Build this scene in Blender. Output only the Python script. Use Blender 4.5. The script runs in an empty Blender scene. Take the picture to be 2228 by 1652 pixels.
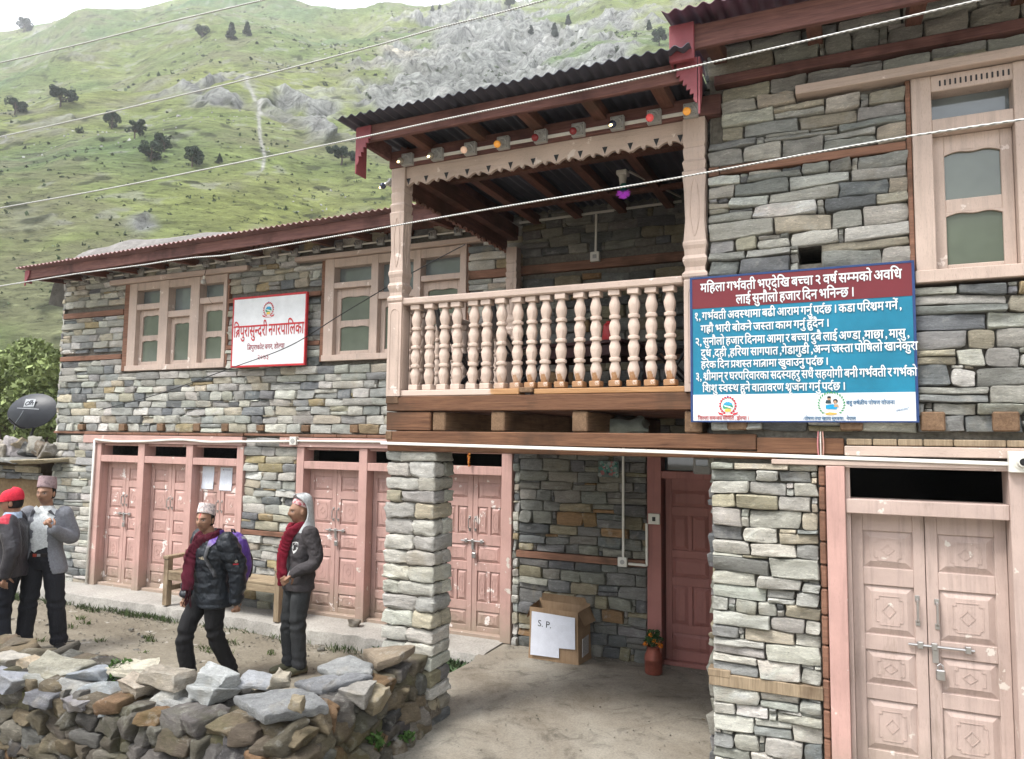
import bpy, bmesh, math, random
import numpy as np
from mathutils import Vector, Matrix, Euler
rad = math.radians
scene = bpy.context.scene
COL = scene.collection
# ------------------------------------------------------------ camera
CAM = np.array([0.0, -7.0, 2.1]); FPX = 1587.0; CX, CY = 1114.0, 826.0
def cam_axes(yaw, pitch, roll):
    f = np.array([-math.sin(yaw)*math.cos(pitch), math.cos(yaw)*math.cos(pitch), math.sin(pitch)])
    r = np.array([math.cos(yaw), math.sin(yaw), 0.0]); u = np.cross(r, f)
    return math.cos(roll)*r + math.sin(roll)*u, -math.sin(roll)*r + math.cos(roll)*u, f
AXR, AXU, AXF = cam_axes(rad(24.594), rad(4.5604), rad(0.6822))
cd = bpy.data.cameras.new("camera"); cam = bpy.data.objects.new("camera", cd); COL.objects.link(cam)
cd.sensor_fit = 'HORIZONTAL'; cd.sensor_width = 36.0; cd.lens = 36.0*FPX/2228.0
cd.clip_start = 0.05; cd.clip_end = 6000
cam.matrix_world = Matrix(((AXR[0], AXU[0], -AXF[0], CAM[0]), (AXR[1], AXU[1], -AXF[1], CAM[1]), (AXR[2], AXU[2], -AXF[2], CAM[2]), (0, 0, 0, 1)))
scene.camera = cam
# measured image points (2228 px wide photo) -> points on real planes of the house, used for measuring only
def ray(x, y): return AXR*((x-CX)/FPX) - AXU*((y-CY)/FPX) + AXF
def onY(x, y, Y):
    v = ray(x, y); return CAM + v*((Y-CAM[1])/v[1])
def onZ(x, y, Z):
    v = ray(x, y); return CAM + v*((Z-CAM[2])/v[2])
def atD(x, y, d):
    v = ray(x, y); return CAM + v*d
# ------------------------------------------------------------ world, sun, exposure
SUN_EL, SUN_AZ = rad(58), rad(215)
w = bpy.data.worlds.new("World"); scene.world = w; w.use_nodes = True
nt = w.node_tree; nt.nodes.clear()
out = nt.nodes.new('ShaderNodeOutputWorld'); bg = nt.nodes.new('ShaderNodeBackground')
sky = nt.nodes.new('ShaderNodeTexSky'); sky.sky_type = 'NISHITA'; sky.sun_disc = False
sky.sun_elevation = SUN_EL; sky.sun_rotation = SUN_AZ; sky.air_density = 1.0; sky.dust_density = 6.0; sky.ozone_density = 1.0; sky.altitude = 2200
mx = nt.nodes.new('ShaderNodeMix'); mx.data_type = 'RGBA'; mx.inputs[0].default_value = 0.80      # overcast: a bright even cloud layer over the blue
cn = nt.nodes.new('ShaderNodeTexNoise'); cn.inputs['Scale'].default_value = 1.6; cn.inputs['Detail'].default_value = 5
cr_ = nt.nodes.new('ShaderNodeValToRGB'); cr_.color_ramp.elements[0].position = .3; cr_.color_ramp.elements[0].color = (3.0, 3.08, 3.2, 1); cr_.color_ramp.elements[1].position = .7; cr_.color_ramp.elements[1].color = (4.3, 4.3, 4.3, 1)
tcw = nt.nodes.new('ShaderNodeTexCoord'); nt.links.new(tcw.outputs['Generated'], cn.inputs['Vector']); nt.links.new(cn.outputs['Fac'], cr_.inputs[0])
nt.links.new(sky.outputs[0], mx.inputs[6]); nt.links.new(cr_.outputs[0], mx.inputs[7])
nt.links.new(mx.outputs[2], bg.inputs[0]); bg.inputs[1].default_value = 0.15
nt.links.new(bg.outputs[0], out.inputs[0])
sl = bpy.data.lights.new("sun", 'SUN'); sl.energy = 1.5; sl.angle = rad(18); sl.color = (1.0, 0.97, 0.92)
so = bpy.data.objects.new("sun", sl); COL.objects.link(so)
sd = Vector((math.sin(SUN_AZ)*math.cos(SUN_EL), math.cos(SUN_AZ)*math.cos(SUN_EL), math.sin(SUN_EL)))
so.rotation_euler = sd.to_track_quat('Z', 'Y').to_euler(); so.location = (-4, -12, 20)
scene.view_settings.view_transform = 'Standard'; scene.view_settings.look = 'None'
scene.view_settings.exposure = 2.25; scene.view_settings.gamma = 1.0
scene.render.engine = 'CYCLES'; scene.cycles.use_denoising = True
scene.cycles.max_bounces = 6; scene.cycles.diffuse_bounces = 2; scene.cycles.glossy_bounces = 2; scene.cycles.transparent_max_bounces = 8
# ------------------------------------------------------------ helpers
random.seed(7); RNG = np.random.default_rng(11)
def U(a, b): return random.uniform(a, b)
def tag(o, label=None, cat=None, group=None, kind=None):
    if label: o['label'] = label
    if cat: o['category'] = cat
    if group: o['group'] = group
    if kind: o['kind'] = kind
    return o
def thing(name, label, cat, loc=(0, 0, 0), rz=0.0, group=None):
    o = bpy.data.objects.new(name, None); COL.objects.link(o); o.location = loc; o.rotation_euler = (0, 0, rz)
    o.empty_display_size = 0.1
    return tag(o, label, cat, group)
def root_loc(o):
    v = Vector((0, 0, 0))
    while o is not None: v += o.location; o = o.parent
    return v
def copy_tree(o, parent=None):
    c = o.copy(); COL.objects.link(c); c.parent = parent
    for ch in list(o.children): copy_tree(ch, c)
    return c
class MB:
    """collects geometry for ONE mesh object"""
    def __init__(s): s.v = []; s.f = []; s.c = []; s.n = 0; s.hascol = False; s.fm = []
    def add(s, verts, faces, col=None, mi=0):
        verts = np.asarray(verts, float).reshape(-1, 3); b = s.n
        s.v.append(verts); s.n += len(verts)
        s.f += [tuple(int(i)+b for i in f) for f in faces]; s.fm += [mi]*len(faces)
        if col is None: s.c.append(np.ones((len(verts), 3)))
        else:
            s.hascol = True; col = np.asarray(col, float)
            s.c.append(np.tile(col, (len(verts), 1)) if col.ndim == 1 else col)
    def box(s, x0, x1, y0, y1, z0, z1, b=0.004, col=None, mi=0):
        x0, x1 = min(x0, x1), max(x0, x1); y0, y1 = min(y0, y1), max(y0, y1); z0, z1 = min(z0, z1), max(z0, z1)
        s.obox(((x0+x1)/2, (y0+y1)/2, (z0+z1)/2), ((x1-x0)/2, (y1-y0)/2, (z1-z0)/2), None, b, col, mi)
    def obox(s, c, h, M=None, b=0.004, col=None, mi=0):
        b = min(b, 0.45*min(h)); V = []; idx = {}
        for sx in (-1, 1):
            for sy in (-1, 1):
                for sz in (-1, 1):
                    for a in range(3):
                        p = [sx*h[0], sy*h[1], sz*h[2]]
                        for k in range(3):
                            if k != a: p[k] -= (sx, sy, sz)[k]*b
                        idx[(sx, sy, sz, a)] = len(V); V.append(p)
        F = []
        for a in range(3):
            o1, o2 = [k for k in range(3) if k != a]
            for sg in (-1, 1):
                q = []
                for (p, r) in ((-1, -1), (1, -1), (1, 1), (-1, 1)):
                    k = [0, 0, 0]; k[a] = sg; k[o1] = p; k[o2] = r; q.append(idx[(k[0], k[1], k[2], a)])
                flip = (sg < 0) != (a == 1)
                F.append(tuple(q[::-1]) if flip else tuple(q))
        for a in range(3):
            o1, o2 = [k for k in range(3) if k != a]
            for p in (-1, 1):
                for r in (-1, 1):
                    k0 = [0, 0, 0]; k0[o1] = p; k0[o2] = r; k1 = list(k0); k0[a] = -1; k1[a] = 1
                    F.append((idx[(*k0, o1)], idx[(*k1, o1)], idx[(*k1, o2)], idx[(*k0, o2)]))
        for sx in (-1, 1):
            for sy in (-1, 1):
                for sz in (-1, 1): F.append((idx[(sx, sy, sz, 0)], idx[(sx, sy, sz, 1)], idx[(sx, sy, sz, 2)]))
        V = np.array(V)
        if M is not None: V = V @ np.array(M).T[:3, :3] if np.array(M).shape != (3, 3) else V @ np.array(M).T
        s.add(V + np.array(c), F, col, mi)
    def beam(s, p, q, w, h, up=(0, 0, 1), b=0.004, col=None, mi=0):
        p = np.array(p, float); q = np.array(q, float); d = q-p; L = np.linalg.norm(d); d /= L
        sd_ = np.cross(d, up); sd_ /= np.linalg.norm(sd_); u = np.cross(sd_, d)
        s.obox((p+q)/2, (L/2, w/2, h/2), np.array([d, sd_, u]).T, b, col, mi)
    def tube(s, pts, r, n=8, cap=True, col=None, mi=0, ell=None, ref=(0, 0, 1)):
        P = np.array(pts, float); m = len(P); R = np.full(m, r) if np.isscalar(r) else np.array(r, float)
        T = np.gradient(P, axis=0); T /= np.linalg.norm(T, axis=1)[:, None]+1e-12
        V = []; ref = np.array(ref, float); a = None
        for i in range(m):
            t = T[i]
            if a is None:
                rr = ref if abs(t@ref) < 0.95 else np.array([1., 0, 0]); a = np.cross(t, rr)
            a = a - t*(a@t); a /= np.linalg.norm(a); bb = np.cross(t, a)
            e = 1.0 if ell is None else (ell if np.isscalar(ell) else ell[i])
            for k in range(n):
                an = 2*math.pi*k/n; V.append(P[i] + R[i]*(math.cos(an)*a + e*math.sin(an)*bb))
        F = [(i*n+k, i*n+(k+1) % n, (i+1)*n+(k+1) % n, (i+1)*n+k) for i in range(m-1) for k in range(n)]
        if cap: F += [tuple(range(n))[::-1], tuple(range((m-1)*n, m*n))]
        s.add(V, F, col, mi)
    def lathe(s, prof, c, n=16, axis=2, col=None, mi=0, square=0.0):
        V = []
        for (r, z) in prof:
            for k in range(n):
                an = 2*math.pi*k/n; cx, sy = math.cos(an), math.sin(an)
                if square:
                    m_ = max(abs(cx), abs(sy)); cx, sy = cx*(1-square)+cx/m_*square, sy*(1-square)+sy/m_*square
                p = [r*cx, r*sy, z]
                if axis == 1: p = [r*cx, z, r*sy]
                if axis == 0: p = [z, r*cx, r*sy]
                V.append(p)
        m = len(prof); F = [(i*n+k, i*n+(k+1) % n, (i+1)*n+(k+1) % n, (i+1)*n+k) for i in range(m-1) for k in range(n)]
        F += [tuple(range(n))[::-1], tuple(range((m-1)*n, m*n))]
        s.add(np.array(V)+np.array(c), F, col, mi)
    def prism(s, pts2, c0, ax, ay, an, th, col=None, mi=0):
        """outline pts2 in plane (ax, ay) at c0, extruded by th along an"""
        c0, ax, ay, an = (np.array(t, float) for t in (c0, ax, ay, an)); n = len(pts2)
        V = [c0+ax*p[0]+ay*p[1] for p in pts2]; V += [v+an*th for v in V]
        F = [tuple(range(n))[::-1], tuple(range(n, 2*n))] + [(k, (k+1) % n, n+(k+1) % n, n+k) for k in range(n)]
        s.add(V, F, col, mi)
    def ball(s, c, r, n=10, col=None, mi=0, sc=(1, 1, 1)):
        V = []; m = max(4, n//2+1)
        for i in range(m+1):
            th = math.pi*i/m
            for k in range(n): V.append((r*sc[0]*math.sin(th)*math.cos(2*math.pi*k/n), r*sc[1]*math.sin(th)*math.sin(2*math.pi*k/n), r*sc[2]*math.cos(th)))
        F = [(i*n+k, (i+1)*n+k, (i+1)*n+(k+1) % n, i*n+(k+1) % n) for i in range(m) for k in range(n)]
        s.add(np.array(V)+np.array(c), F, col, mi)
    def build(s, name, mat, parent=None, smooth=False, world=True, auto=None):
        me = bpy.data.meshes.new(name)
        V = np.concatenate(s.v) if s.v else np.zeros((0, 3))
        if parent is not None and world: V = V - np.array(root_loc(parent))
        me.from_pydata(V.tolist(), [], s.f)
        if s.hascol:
            a = me.color_attributes.new('Col', 'FLOAT_COLOR', 'POINT'); C = np.concatenate(s.c)
            a.data.foreach_set('color', np.concatenate([C, np.ones((len(C), 1))], axis=1).astype(np.float32).ravel())
        mats = mat if isinstance(mat, (list, tuple)) else [mat]
        for m_ in mats: me.materials.append(m_)
        if len(mats) > 1: me.polygons.foreach_set('material_index', np.array(s.fm, dtype=np.int32))
        bm = bmesh.new(); bm.from_mesh(me); bmesh.ops.recalc_face_normals(bm, faces=bm.faces); bm.to_mesh(me); bm.free()
        if smooth: me.polygons.foreach_set('use_smooth', np.ones(len(me.polygons), bool))
        me.update()
        o = bpy.data.objects.new(name, me); COL.objects.link(o)
        if parent is not None: o.parent = parent
        if auto:
            me.polygons.foreach_set('use_smooth', np.ones(len(me.polygons), bool)); me.set_sharp_from_angle(angle=rad(auto))
        return o
# ------------------------------------------------------------ value noise (numpy)
def _h(i, j, k, s): 
    n = (i*374761393 + j*668265263 + k*2147483647 + s*1274126177) & 0xffffffff
    n = ((n ^ (n >> 13))*1274126177) & 0xffffffff
    return ((n ^ (n >> 16)) & 0xffff)/65535.0
def vnoise(P, seed=0):
    P = np.asarray(P, float); I = np.floor(P).astype(np.int64); f = P-I; f = f*f*(3-2*f); r = 0
    for a in (0, 1):
        for b in (0, 1):
            for c in (0, 1):
                r = r + _h(I[..., 0]+a, I[..., 1]+b, I[..., 2]+c, seed)*np.abs(1-a-f[..., 0])*np.abs(1-b-f[..., 1])*np.abs(1-c-f[..., 2])
    return r*2-1
def fbm(P, oct=4, seed=0, gain=0.5):
    P = np.asarray(P, float); r = 0; a = 1.0
    for k in range(oct): r = r + a*vnoise(P, seed+k*17); P = P*2.03; a *= gain
    return r
# ------------------------------------------------------------ materials
class NT:
    def __init__(s, name):
        s.m = bpy.data.materials.new(name); s.m.use_nodes = True; s.t = s.m.node_tree; s.b = s.t.nodes['Principled BSDF']
        s.b.inputs['Roughness'].default_value = 0.8
    def n(s, typ, **k):
        o = s.t.nodes.new(typ)
        for a, v in k.items(): setattr(o, a, v)
        return o
    def l(s, a, b): s.t.links.new(a, b)
    def coord(s, scale=(1, 1, 1), kind='Object'):
        tc = s.n('ShaderNodeTexCoord'); mp = s.n('ShaderNodeMapping'); mp.inputs['Scale'].default_value = scale
        s.l(tc.outputs[kind], mp.inputs[0]); return mp.outputs[0]
    def noise(s, vec, scale, detail=4, rough=0.6, dist=0.0):
        o = s.n('ShaderNodeTexNoise'); o.inputs['Scale'].default_value = scale; o.inputs['Detail'].default_value = detail
        o.inputs['Roughness'].default_value = rough; o.inputs['Distortion'].default_value = dist; s.l(vec, o.inputs['Vector']); return o.outputs['Fac']
    def ramp(s, fac, stops):
        o = s.n('ShaderNodeValToRGB'); e = o.color_ramp.elements
        while len(e) < len(stops): e.new(0.5)
        for k, (p, c) in enumerate(stops):
            e[k].position = p; e[k].color = (*c, 1) if not np.isscalar(c) else (c, c, c, 1)
        s.l(fac, o.inputs[0]); return o.outputs[0]
    def mix(s, a, b, fac=0.5, typ='MIX'):
        o = s.n('ShaderNodeMix', data_type='RGBA', blend_type=typ)
        for x, i in ((fac, 0), (a, 6), (b, 7)):
            if hasattr(x, 'is_output'): s.l(x, o.inputs[i])
            elif np.isscalar(x): o.inputs[i].default_value = x
            else: o.inputs[i].default_value = (*x, 1)
        return o.outputs[2]
    def attr(s, name='Col'):
        o = s.n('ShaderNodeVertexColor', layer_name=name); return o.outputs[0]
    def bump(s, h, strength=0.4, dist=0.02, prev=None):
        o = s.n('ShaderNodeBump'); o.inputs['Strength'].default_value = strength; o.inputs['Distance'].default_value = dist
        s.l(h, o.inputs['Height'])
        if prev is not None: s.l(prev, o.inputs['Normal'])
        return o.outputs[0]
    def set(s, col=None, rough=None, normal=None, metal=None, spec=None):
        if col is not None:
            if hasattr(col, 'is_output'): s.l(col, s.b.inputs['Base Color'])
            else: s.b.inputs['Base Color'].default_value = (*col, 1)
        if rough is not None:
            if hasattr(rough, 'is_output'): s.l(rough, s.b.inputs['Roughness'])
            else: s.b.inputs['Roughness'].default_value = rough
        if normal is not None: s.l(normal, s.b.inputs['Normal'])
        if metal is not None: s.b.inputs['Metallic'].default_value = metal
        if spec is not None: s.b.inputs['Specular IOR Level'].default_value = spec
        return s.m
def plain(name, col, rough=0.7, metal=0.0, var=0.12, scale=25, bump=0.15, spec=0.4):
    t = NT(name); c = t.coord(); n = t.noise(c, scale, 5)
    a = tuple(x*(1-var) for x in col); b = tuple(min(1, x*(1+var)) for x in col)
    return t.set(t.ramp(n, [(0.3, a), (0.7, b)]), rough, t.bump(n, bump, 0.01), metal, spec)
def stone_mat(name, moss=0.0):
    t = NT(name); c = t.coord((1, 1, 5)); n1 = t.noise(c, 6, 7, 0.72, 0.9); c3 = t.coord((1, 1, 3)); n2 = t.noise(c3, 26, 7, 0.80, 1.6); c2 = t.coord(); n3 = t.noise(c2, 80, 5, .7); n4 = t.noise(c2, 9, 5, .65)
    base = t.attr(); v = t.ramp(n1, [(0.28, 0.70), (0.5, 0.98), (0.72, 1.20)]); col = t.mix(base, v, 1.0, 'MULTIPLY')
    v2 = t.ramp(n2, [(0.33, 0.42), (0.41, 0.92), (0.56, 1.04), (0.64, 1.48)]); col = t.mix(col, v2, 1.0, 'MULTIPLY')
    col = t.mix(col, (0.66, 0.645, 0.60), t.ramp(n4, [(0.56, 0.0), (0.70, 0.42)]))
    rust = t.ramp(t.noise(c2, 3.1, 3), [(0.60, 0.0), (0.74, 0.34)]); col = t.mix(col, (0.42, 0.33, 0.19), rust)
    if moss:
        gm = t.ramp(t.noise(c2, 2.2, 4), [(0.52, 0.0), (0.68, moss)]); col = t.mix(col, (0.11, 0.115, 0.04), gm)
    h = t.mix(n1, n2, 0.7); b = t.bump(h, 1.0, 0.045); b = t.bump(n3, 0.6, 0.008, b)
    return t.set(col, 0.9, b, spec=0.2)
def paint_mat(name, col, chip=(0.62, 0.56, 0.50), amt=0.0, low=0.0, grain=(1, 1, 1), dirt=0.35, dirtcol=(0.16, 0.10, 0.06), rough=0.55):
    t = NT(name); c = t.coord(); g = t.coord(grain); n = t.noise(c, 3.0, 4); gr = t.noise(g, 40, 4, 0.6)
    a = tuple(x*0.86 for x in col); b = tuple(min(1, x*1.10) for x in col)
    k = t.ramp(n, [(0.3, a), (0.7, b)])
    f = t.ramp(gr, [(0.30, dirt), (0.42, 0.0)]); k = t.mix(k, dirtcol, f)
    st_ = t.noise(t.coord(tuple(x*.6 if x > 1 else .35 for x in grain)), 3.2, 5, .7, .4); k = t.mix(k, tuple(x*.55 for x in col), t.ramp(st_, [(.50, 0.0), (.72, .55)]))
    if low > 0:      # splash dirt rising from the ground, and grime round the handles' height
        sp = t.n('ShaderNodeSeparateXYZ'); t.l(c, sp.inputs[0]); md = t.n('ShaderNodeMath', operation='MULTIPLY_ADD'); t.l(t.noise(c, 5.0, 5, .7), md.inputs[0]); md.inputs[1].default_value = -.55; t.l(sp.outputs[2], md.inputs[2])
        mr = t.n('ShaderNodeMapRange'); t.l(md.outputs[0], mr.inputs[0]); mr.inputs[1].default_value = .15; mr.inputs[2].default_value = -.25; mr.inputs[4].default_value = low; k = t.mix(k, (.30, .25, .19), mr.outputs[0])
        g1 = t.noise(t.coord((6, 6, 1.2)), 1.6, 5, .75, .5); k = t.mix(k, (.20, .15, .11), t.ramp(g1, [(.58, 0.0), (.74, .5)]))
    if amt > 0:
        m = t.ramp(t.noise(c, 7.0, 6, 0.62), [(0.66-amt*0.1, 0.0), (0.67-amt*0.1, 1.0)]); k = t.mix(k, chip, m)
    return t.set(k, rough, t.bump(gr, 0.25, 0.004), spec=0.35)
def wood_mat(name, ca, cb, axis=0, rough=0.75, dark=(0.07, 0.04, 0.025)):
    s = [14, 14, 14]; s[axis] = 0.9; t = NT(name); c = t.coord(tuple(s)); c1 = t.coord()
    g = t.noise(c, 2.2, 6, 0.65, 1.2); fine = t.noise(c, 9, 4); big = t.noise(c1, 2.3, 4)
    k = t.ramp(g, [(0.28, ca), (0.68, cb)]); k = t.mix(k, t.ramp(fine, [(0.3, 0.75), (0.6, 1.08)]), 1.0, 'MULTIPLY')
    k = t.mix(k, dark, t.ramp(big, [(0.50, 0.0), (0.66, 0.75)]))
    return t.set(k, rough, t.bump(g, 0.35, 0.006), spec=0.25)
M = {}
M['stone'] = stone_mat('stone'); M['moss_stone'] = stone_mat('mossy_stone', 0.5)
M['mortar'] = plain('mud_mortar', (0.14, 0.128, 0.108), 0.95, var=0.35, scale=30, bump=0.8)
M['interior'] = plain('dark_interior', (0.03, 0.027, 0.025), 0.95)
M['beige'] = paint_mat('pale_pink_paint', (0.54, 0.42, 0.355), grain=(12, 12, 1), amt=0.12, dirt=.5, chip=(0.70, 0.60, 0.54))
M['beige_h'] = paint_mat('pale_pink_paint_beam', (0.54, 0.42, 0.355), grain=(1, 12, 12), amt=0.12, dirt=.5, chip=(0.70, 0.60, 0.54))
M['pink'] = paint_mat('salmon_paint', (0.53, 0.325, 0.285), low=.8, grain=(10, 10, 1), amt=0.1)
M['pinkleaf'] = paint_mat('salmon_paint_chipped', (0.52, 0.325, 0.285), low=.8, grain=(10, 10, 1), amt=0.3, chip=(0.78, 0.70, 0.66))
M['pinkh'] = paint_mat('salmon_paint_beam', (0.52, 0.33, 0.29), grain=(1, 10, 10), amt=0.2, chip=(0.66, 0.5, 0.45))
M['paledoor'] = paint_mat('dusty_pale_pink_paint', (0.49, 0.375, 0.33), low=.8, grain=(10, 10, 1), amt=0.12, dirt=0.3)
M['reddoor'] = paint_mat('dark_salmon_paint', (0.36, 0.15, 0.13), grain=(10, 10, 1))
M['beamx'] = wood_mat('brown_timber', (0.085, 0.038, 0.022), (0.205, 0.102, 0.056), 0)
M['beamy'] = wood_mat('brown_timber_end', (0.12, 0.07, 0.04), (0.24, 0.15, 0.09), 1)
M['beamz'] = wood_mat('weathered_timber', (0.22, 0.16, 0.10), (0.36, 0.28, 0.19), 2)
M['band'] = wood_mat('red_brown_timber_band', (0.15, 0.075, 0.05), (0.28, 0.145, 0.095), 0)
M['fascia'] = wood_mat('red_oxide_fascia', (0.11, 0.052, 0.048), (0.21, 0.100, 0.083), 0, dark=(0.05, 0.022, 0.02))
M['rafter'] = wood_mat('rafter_timber', (0.10, 0.045, 0.034), (0.20, 0.092, 0.066), 1)
M['plum'] = plain('plum_red_paint', (0.24, 0.055, 0.065), 0.5)
M['sheet'] = plain('grey_corrugated_sheet', (0.085, 0.09, 0.115), 0.5, 0.3, scale=6)
M['redsheet'] = plain('faded_red_corrugated_sheet', (0.38, 0.22, 0.215), 0.5, 0.1, scale=6)
M['plumsheet'] = plain('plum_corrugated_sheet', (0.16, 0.08, 0.12), 0.5, 0.2, scale=6)
M['white'] = plain('white_plastic', (0.72, 0.70, 0.64), 0.4, var=0.05, bump=0.05)
M['grey_plastic'] = plain('grey_plastic', (0.36, 0.355, 0.34), 0.45, var=0.06, bump=0.05)
M['metal'] = plain('steel', (0.45, 0.44, 0.43), 0.35, 0.9, var=0.1, bump=0.05)
M['dark'] = plain('black_metal', (0.012, 0.012, 0.014), 0.4)
def glass_mat(name, col, rough=0.06):
    t = NT(name); c = t.coord(); n = t.noise(c, 2.5, 3)
    return t.set(t.ramp(n, [(0.3, tuple(x*0.8 for x in col)), (0.7, tuple(x*1.2 for x in col))]), rough, spec=0.9)
M['glass'] = glass_mat('hill_tint_window_glass', (0.125, 0.145, 0.115)); M['fanglass'] = glass_mat('sky_tint_fanlight_glass', (0.16, 0.185, 0.19), .04); M['glass_dark'] = glass_mat('dark_window_glass', (0.035, 0.05, 0.055), 0.03)  # grey-green and bluish tints put hill and sky reflections into the pane colour
def vcol(name, rough=0.8, scale=40, bump=0.2, var=0.15, spec=0.3, bdist=0.006, stretch=(1, 1, 1)):
    t = NT(name); c = t.coord(stretch); n = t.noise(c, scale, 4)
    return t.set(t.mix(t.attr(), t.ramp(n, [(0.3, 1-var), (0.7, 1+var)]), 1.0, 'MULTIPLY'), rough, t.bump(n, bump, bdist), spec=spec)
M['vcol'] = vcol('painted_colours')
# ------------------------------------------------------------ stones
PAL = [((0.655, 0.638, 0.567), 3.2), ((0.526, 0.521, 0.474), 3.4), ((0.398, 0.400, 0.380), 2.6), ((0.257, 0.267, 0.271), 1.5), ((0.585, 0.532, 0.421), 1.9), ((0.503, 0.404, 0.246), 0.5), ((0.737, 0.720, 0.655), 1.6)]
PALW = [((0.76, 0.73, 0.645), 3.2), ((0.68, 0.655, 0.585), 3.0), ((0.53, 0.515, 0.47), 1.3), ((0.37, 0.37, 0.36), 0.5), ((0.66, 0.59, 0.45), 1.5)]
PALD = [((0.356, 0.340, 0.292), 3.0), ((0.281, 0.275, 0.259), 3.0), ((0.200, 0.203, 0.203), 2.2), ((0.367, 0.319, 0.221), 1.9), ((0.389, 0.248, 0.130), 0.25)]  # darker palette; on the porch walls it puts the shade into the stone colour
def pick(pal):
    c = random.choices([p[0] for p in pal], [p[1] for p in pal])[0]; k = U(0.82, 1.18)
    return np.array([min(1, x*k*U(0.97, 1.03)) for x in c])
_PU = np.array([0, .62, .93, 1, 1, 1, 1, 1, .93, .62, 0.]); _PW = np.array([0, .60, .93, 1, 1, 1, .93, .60, 0.])
def stone_face(mb, o, ud, nd, u0, u1, z0, z1, depth, col, rough=1.0, bb=None, bt=None, zr=None):
    """one split stone of a wall: front grid with broken edges; o origin, ud along the wall, nd outward normal"""
    hu, hz = (u1-u0)/2, (z1-z0)/2; e1, e2 = .003, .0085
    eu, ez = min(.3, e2/hu), min(.4, e2/hz); fu, fz = min(.1, e1/hu), min(.13, e1/hz); q = .45*U(.6, 1.3)
    _U = np.array([-1, -1, -1+fu, -1+eu, -q, U(-.1, .1), q, 1-eu, 1-fu, 1, 1.]); _W = np.array([-1, -1, -1+fz, -1+ez, U(-.25, .25), 1-ez, 1-fz, 1, 1.])
    _W = np.array([-1, -1, -1+fz, -1+ez, U(-.25, .25), 1-ez, 1-fz, 1, 1.]); nu, nw = len(_U), len(_W)
    uu, ww = np.meshgrid(_U, _W, indexing='ij'); P = np.minimum(*np.meshgrid(_PU, _PW, indexing='ij'))
    ph = RNG.random(3)*100
    N = fbm(np.stack([uu*hu*16+ph[0], ww*hz*38+ph[1], np.full_like(uu, ph[2])], -1), 3)
    N2 = vnoise(np.stack([uu*1.5+ph[1], ww*1.5+ph[2], np.full_like(uu, ph[0])], -1))
    N3 = vnoise(np.stack([uu*hu*30+ph[2], ww*hz*30+ph[0], np.full_like(uu, ph[1])], -1))
    cr = RNG.random((2, 2))*.16*rough; cc = np.where(uu < 0, np.where(ww < 0, cr[0, 0], cr[0, 1]), np.where(ww < 0, cr[1, 0], cr[1, 1]))
    k = min(1.0, hz/hu)
    x = hu*uu*(1-cc*k*np.abs(ww)**5) + hu*min(.10, .008/hu)*N3*rough + U(-.10, .10)*hz*ww*rough
    z = hz*ww*(1-1.3*cc*np.abs(uu)**(4/k)) + U(-.07, .07)*hz*uu*rough + U(-.07, .07)*hz*uu*np.abs(ww)*rough + hz*0.10*N*rough
    y = depth*P*(1+0.20*N*rough+.10*N3) + U(-.012, .012)*P + U(-.012, .012)*uu*P + U(-.013, .013)*ww*P
    zz = (z0+z1)/2+z; xx = (u0+u1)/2+x
    if bb is not None:
        t_ = np.clip((zz-zr[0])/(zr[1]-zr[0]), 0, 1); zz = zz+(1-t_)*bb(xx)+t_*bt(xx)
    V = np.array(o)[None] + xx.reshape(-1, 1)*np.array(ud)[None] + y.reshape(-1, 1)*np.array(nd)[None]
    V[:, 2] += zz.ravel()
    F = [(i*nw+j, (i+1)*nw+j, (i+1)*nw+j+1, i*nw+j+1) for i in range(nu-1) for j in range(nw-1)]
    C = col[None]*(1+0.16*N.reshape(-1, 1)+.10*N2.reshape(-1, 1)); mb.add(V, F, np.clip(C, 0.01, 0.9))
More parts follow.
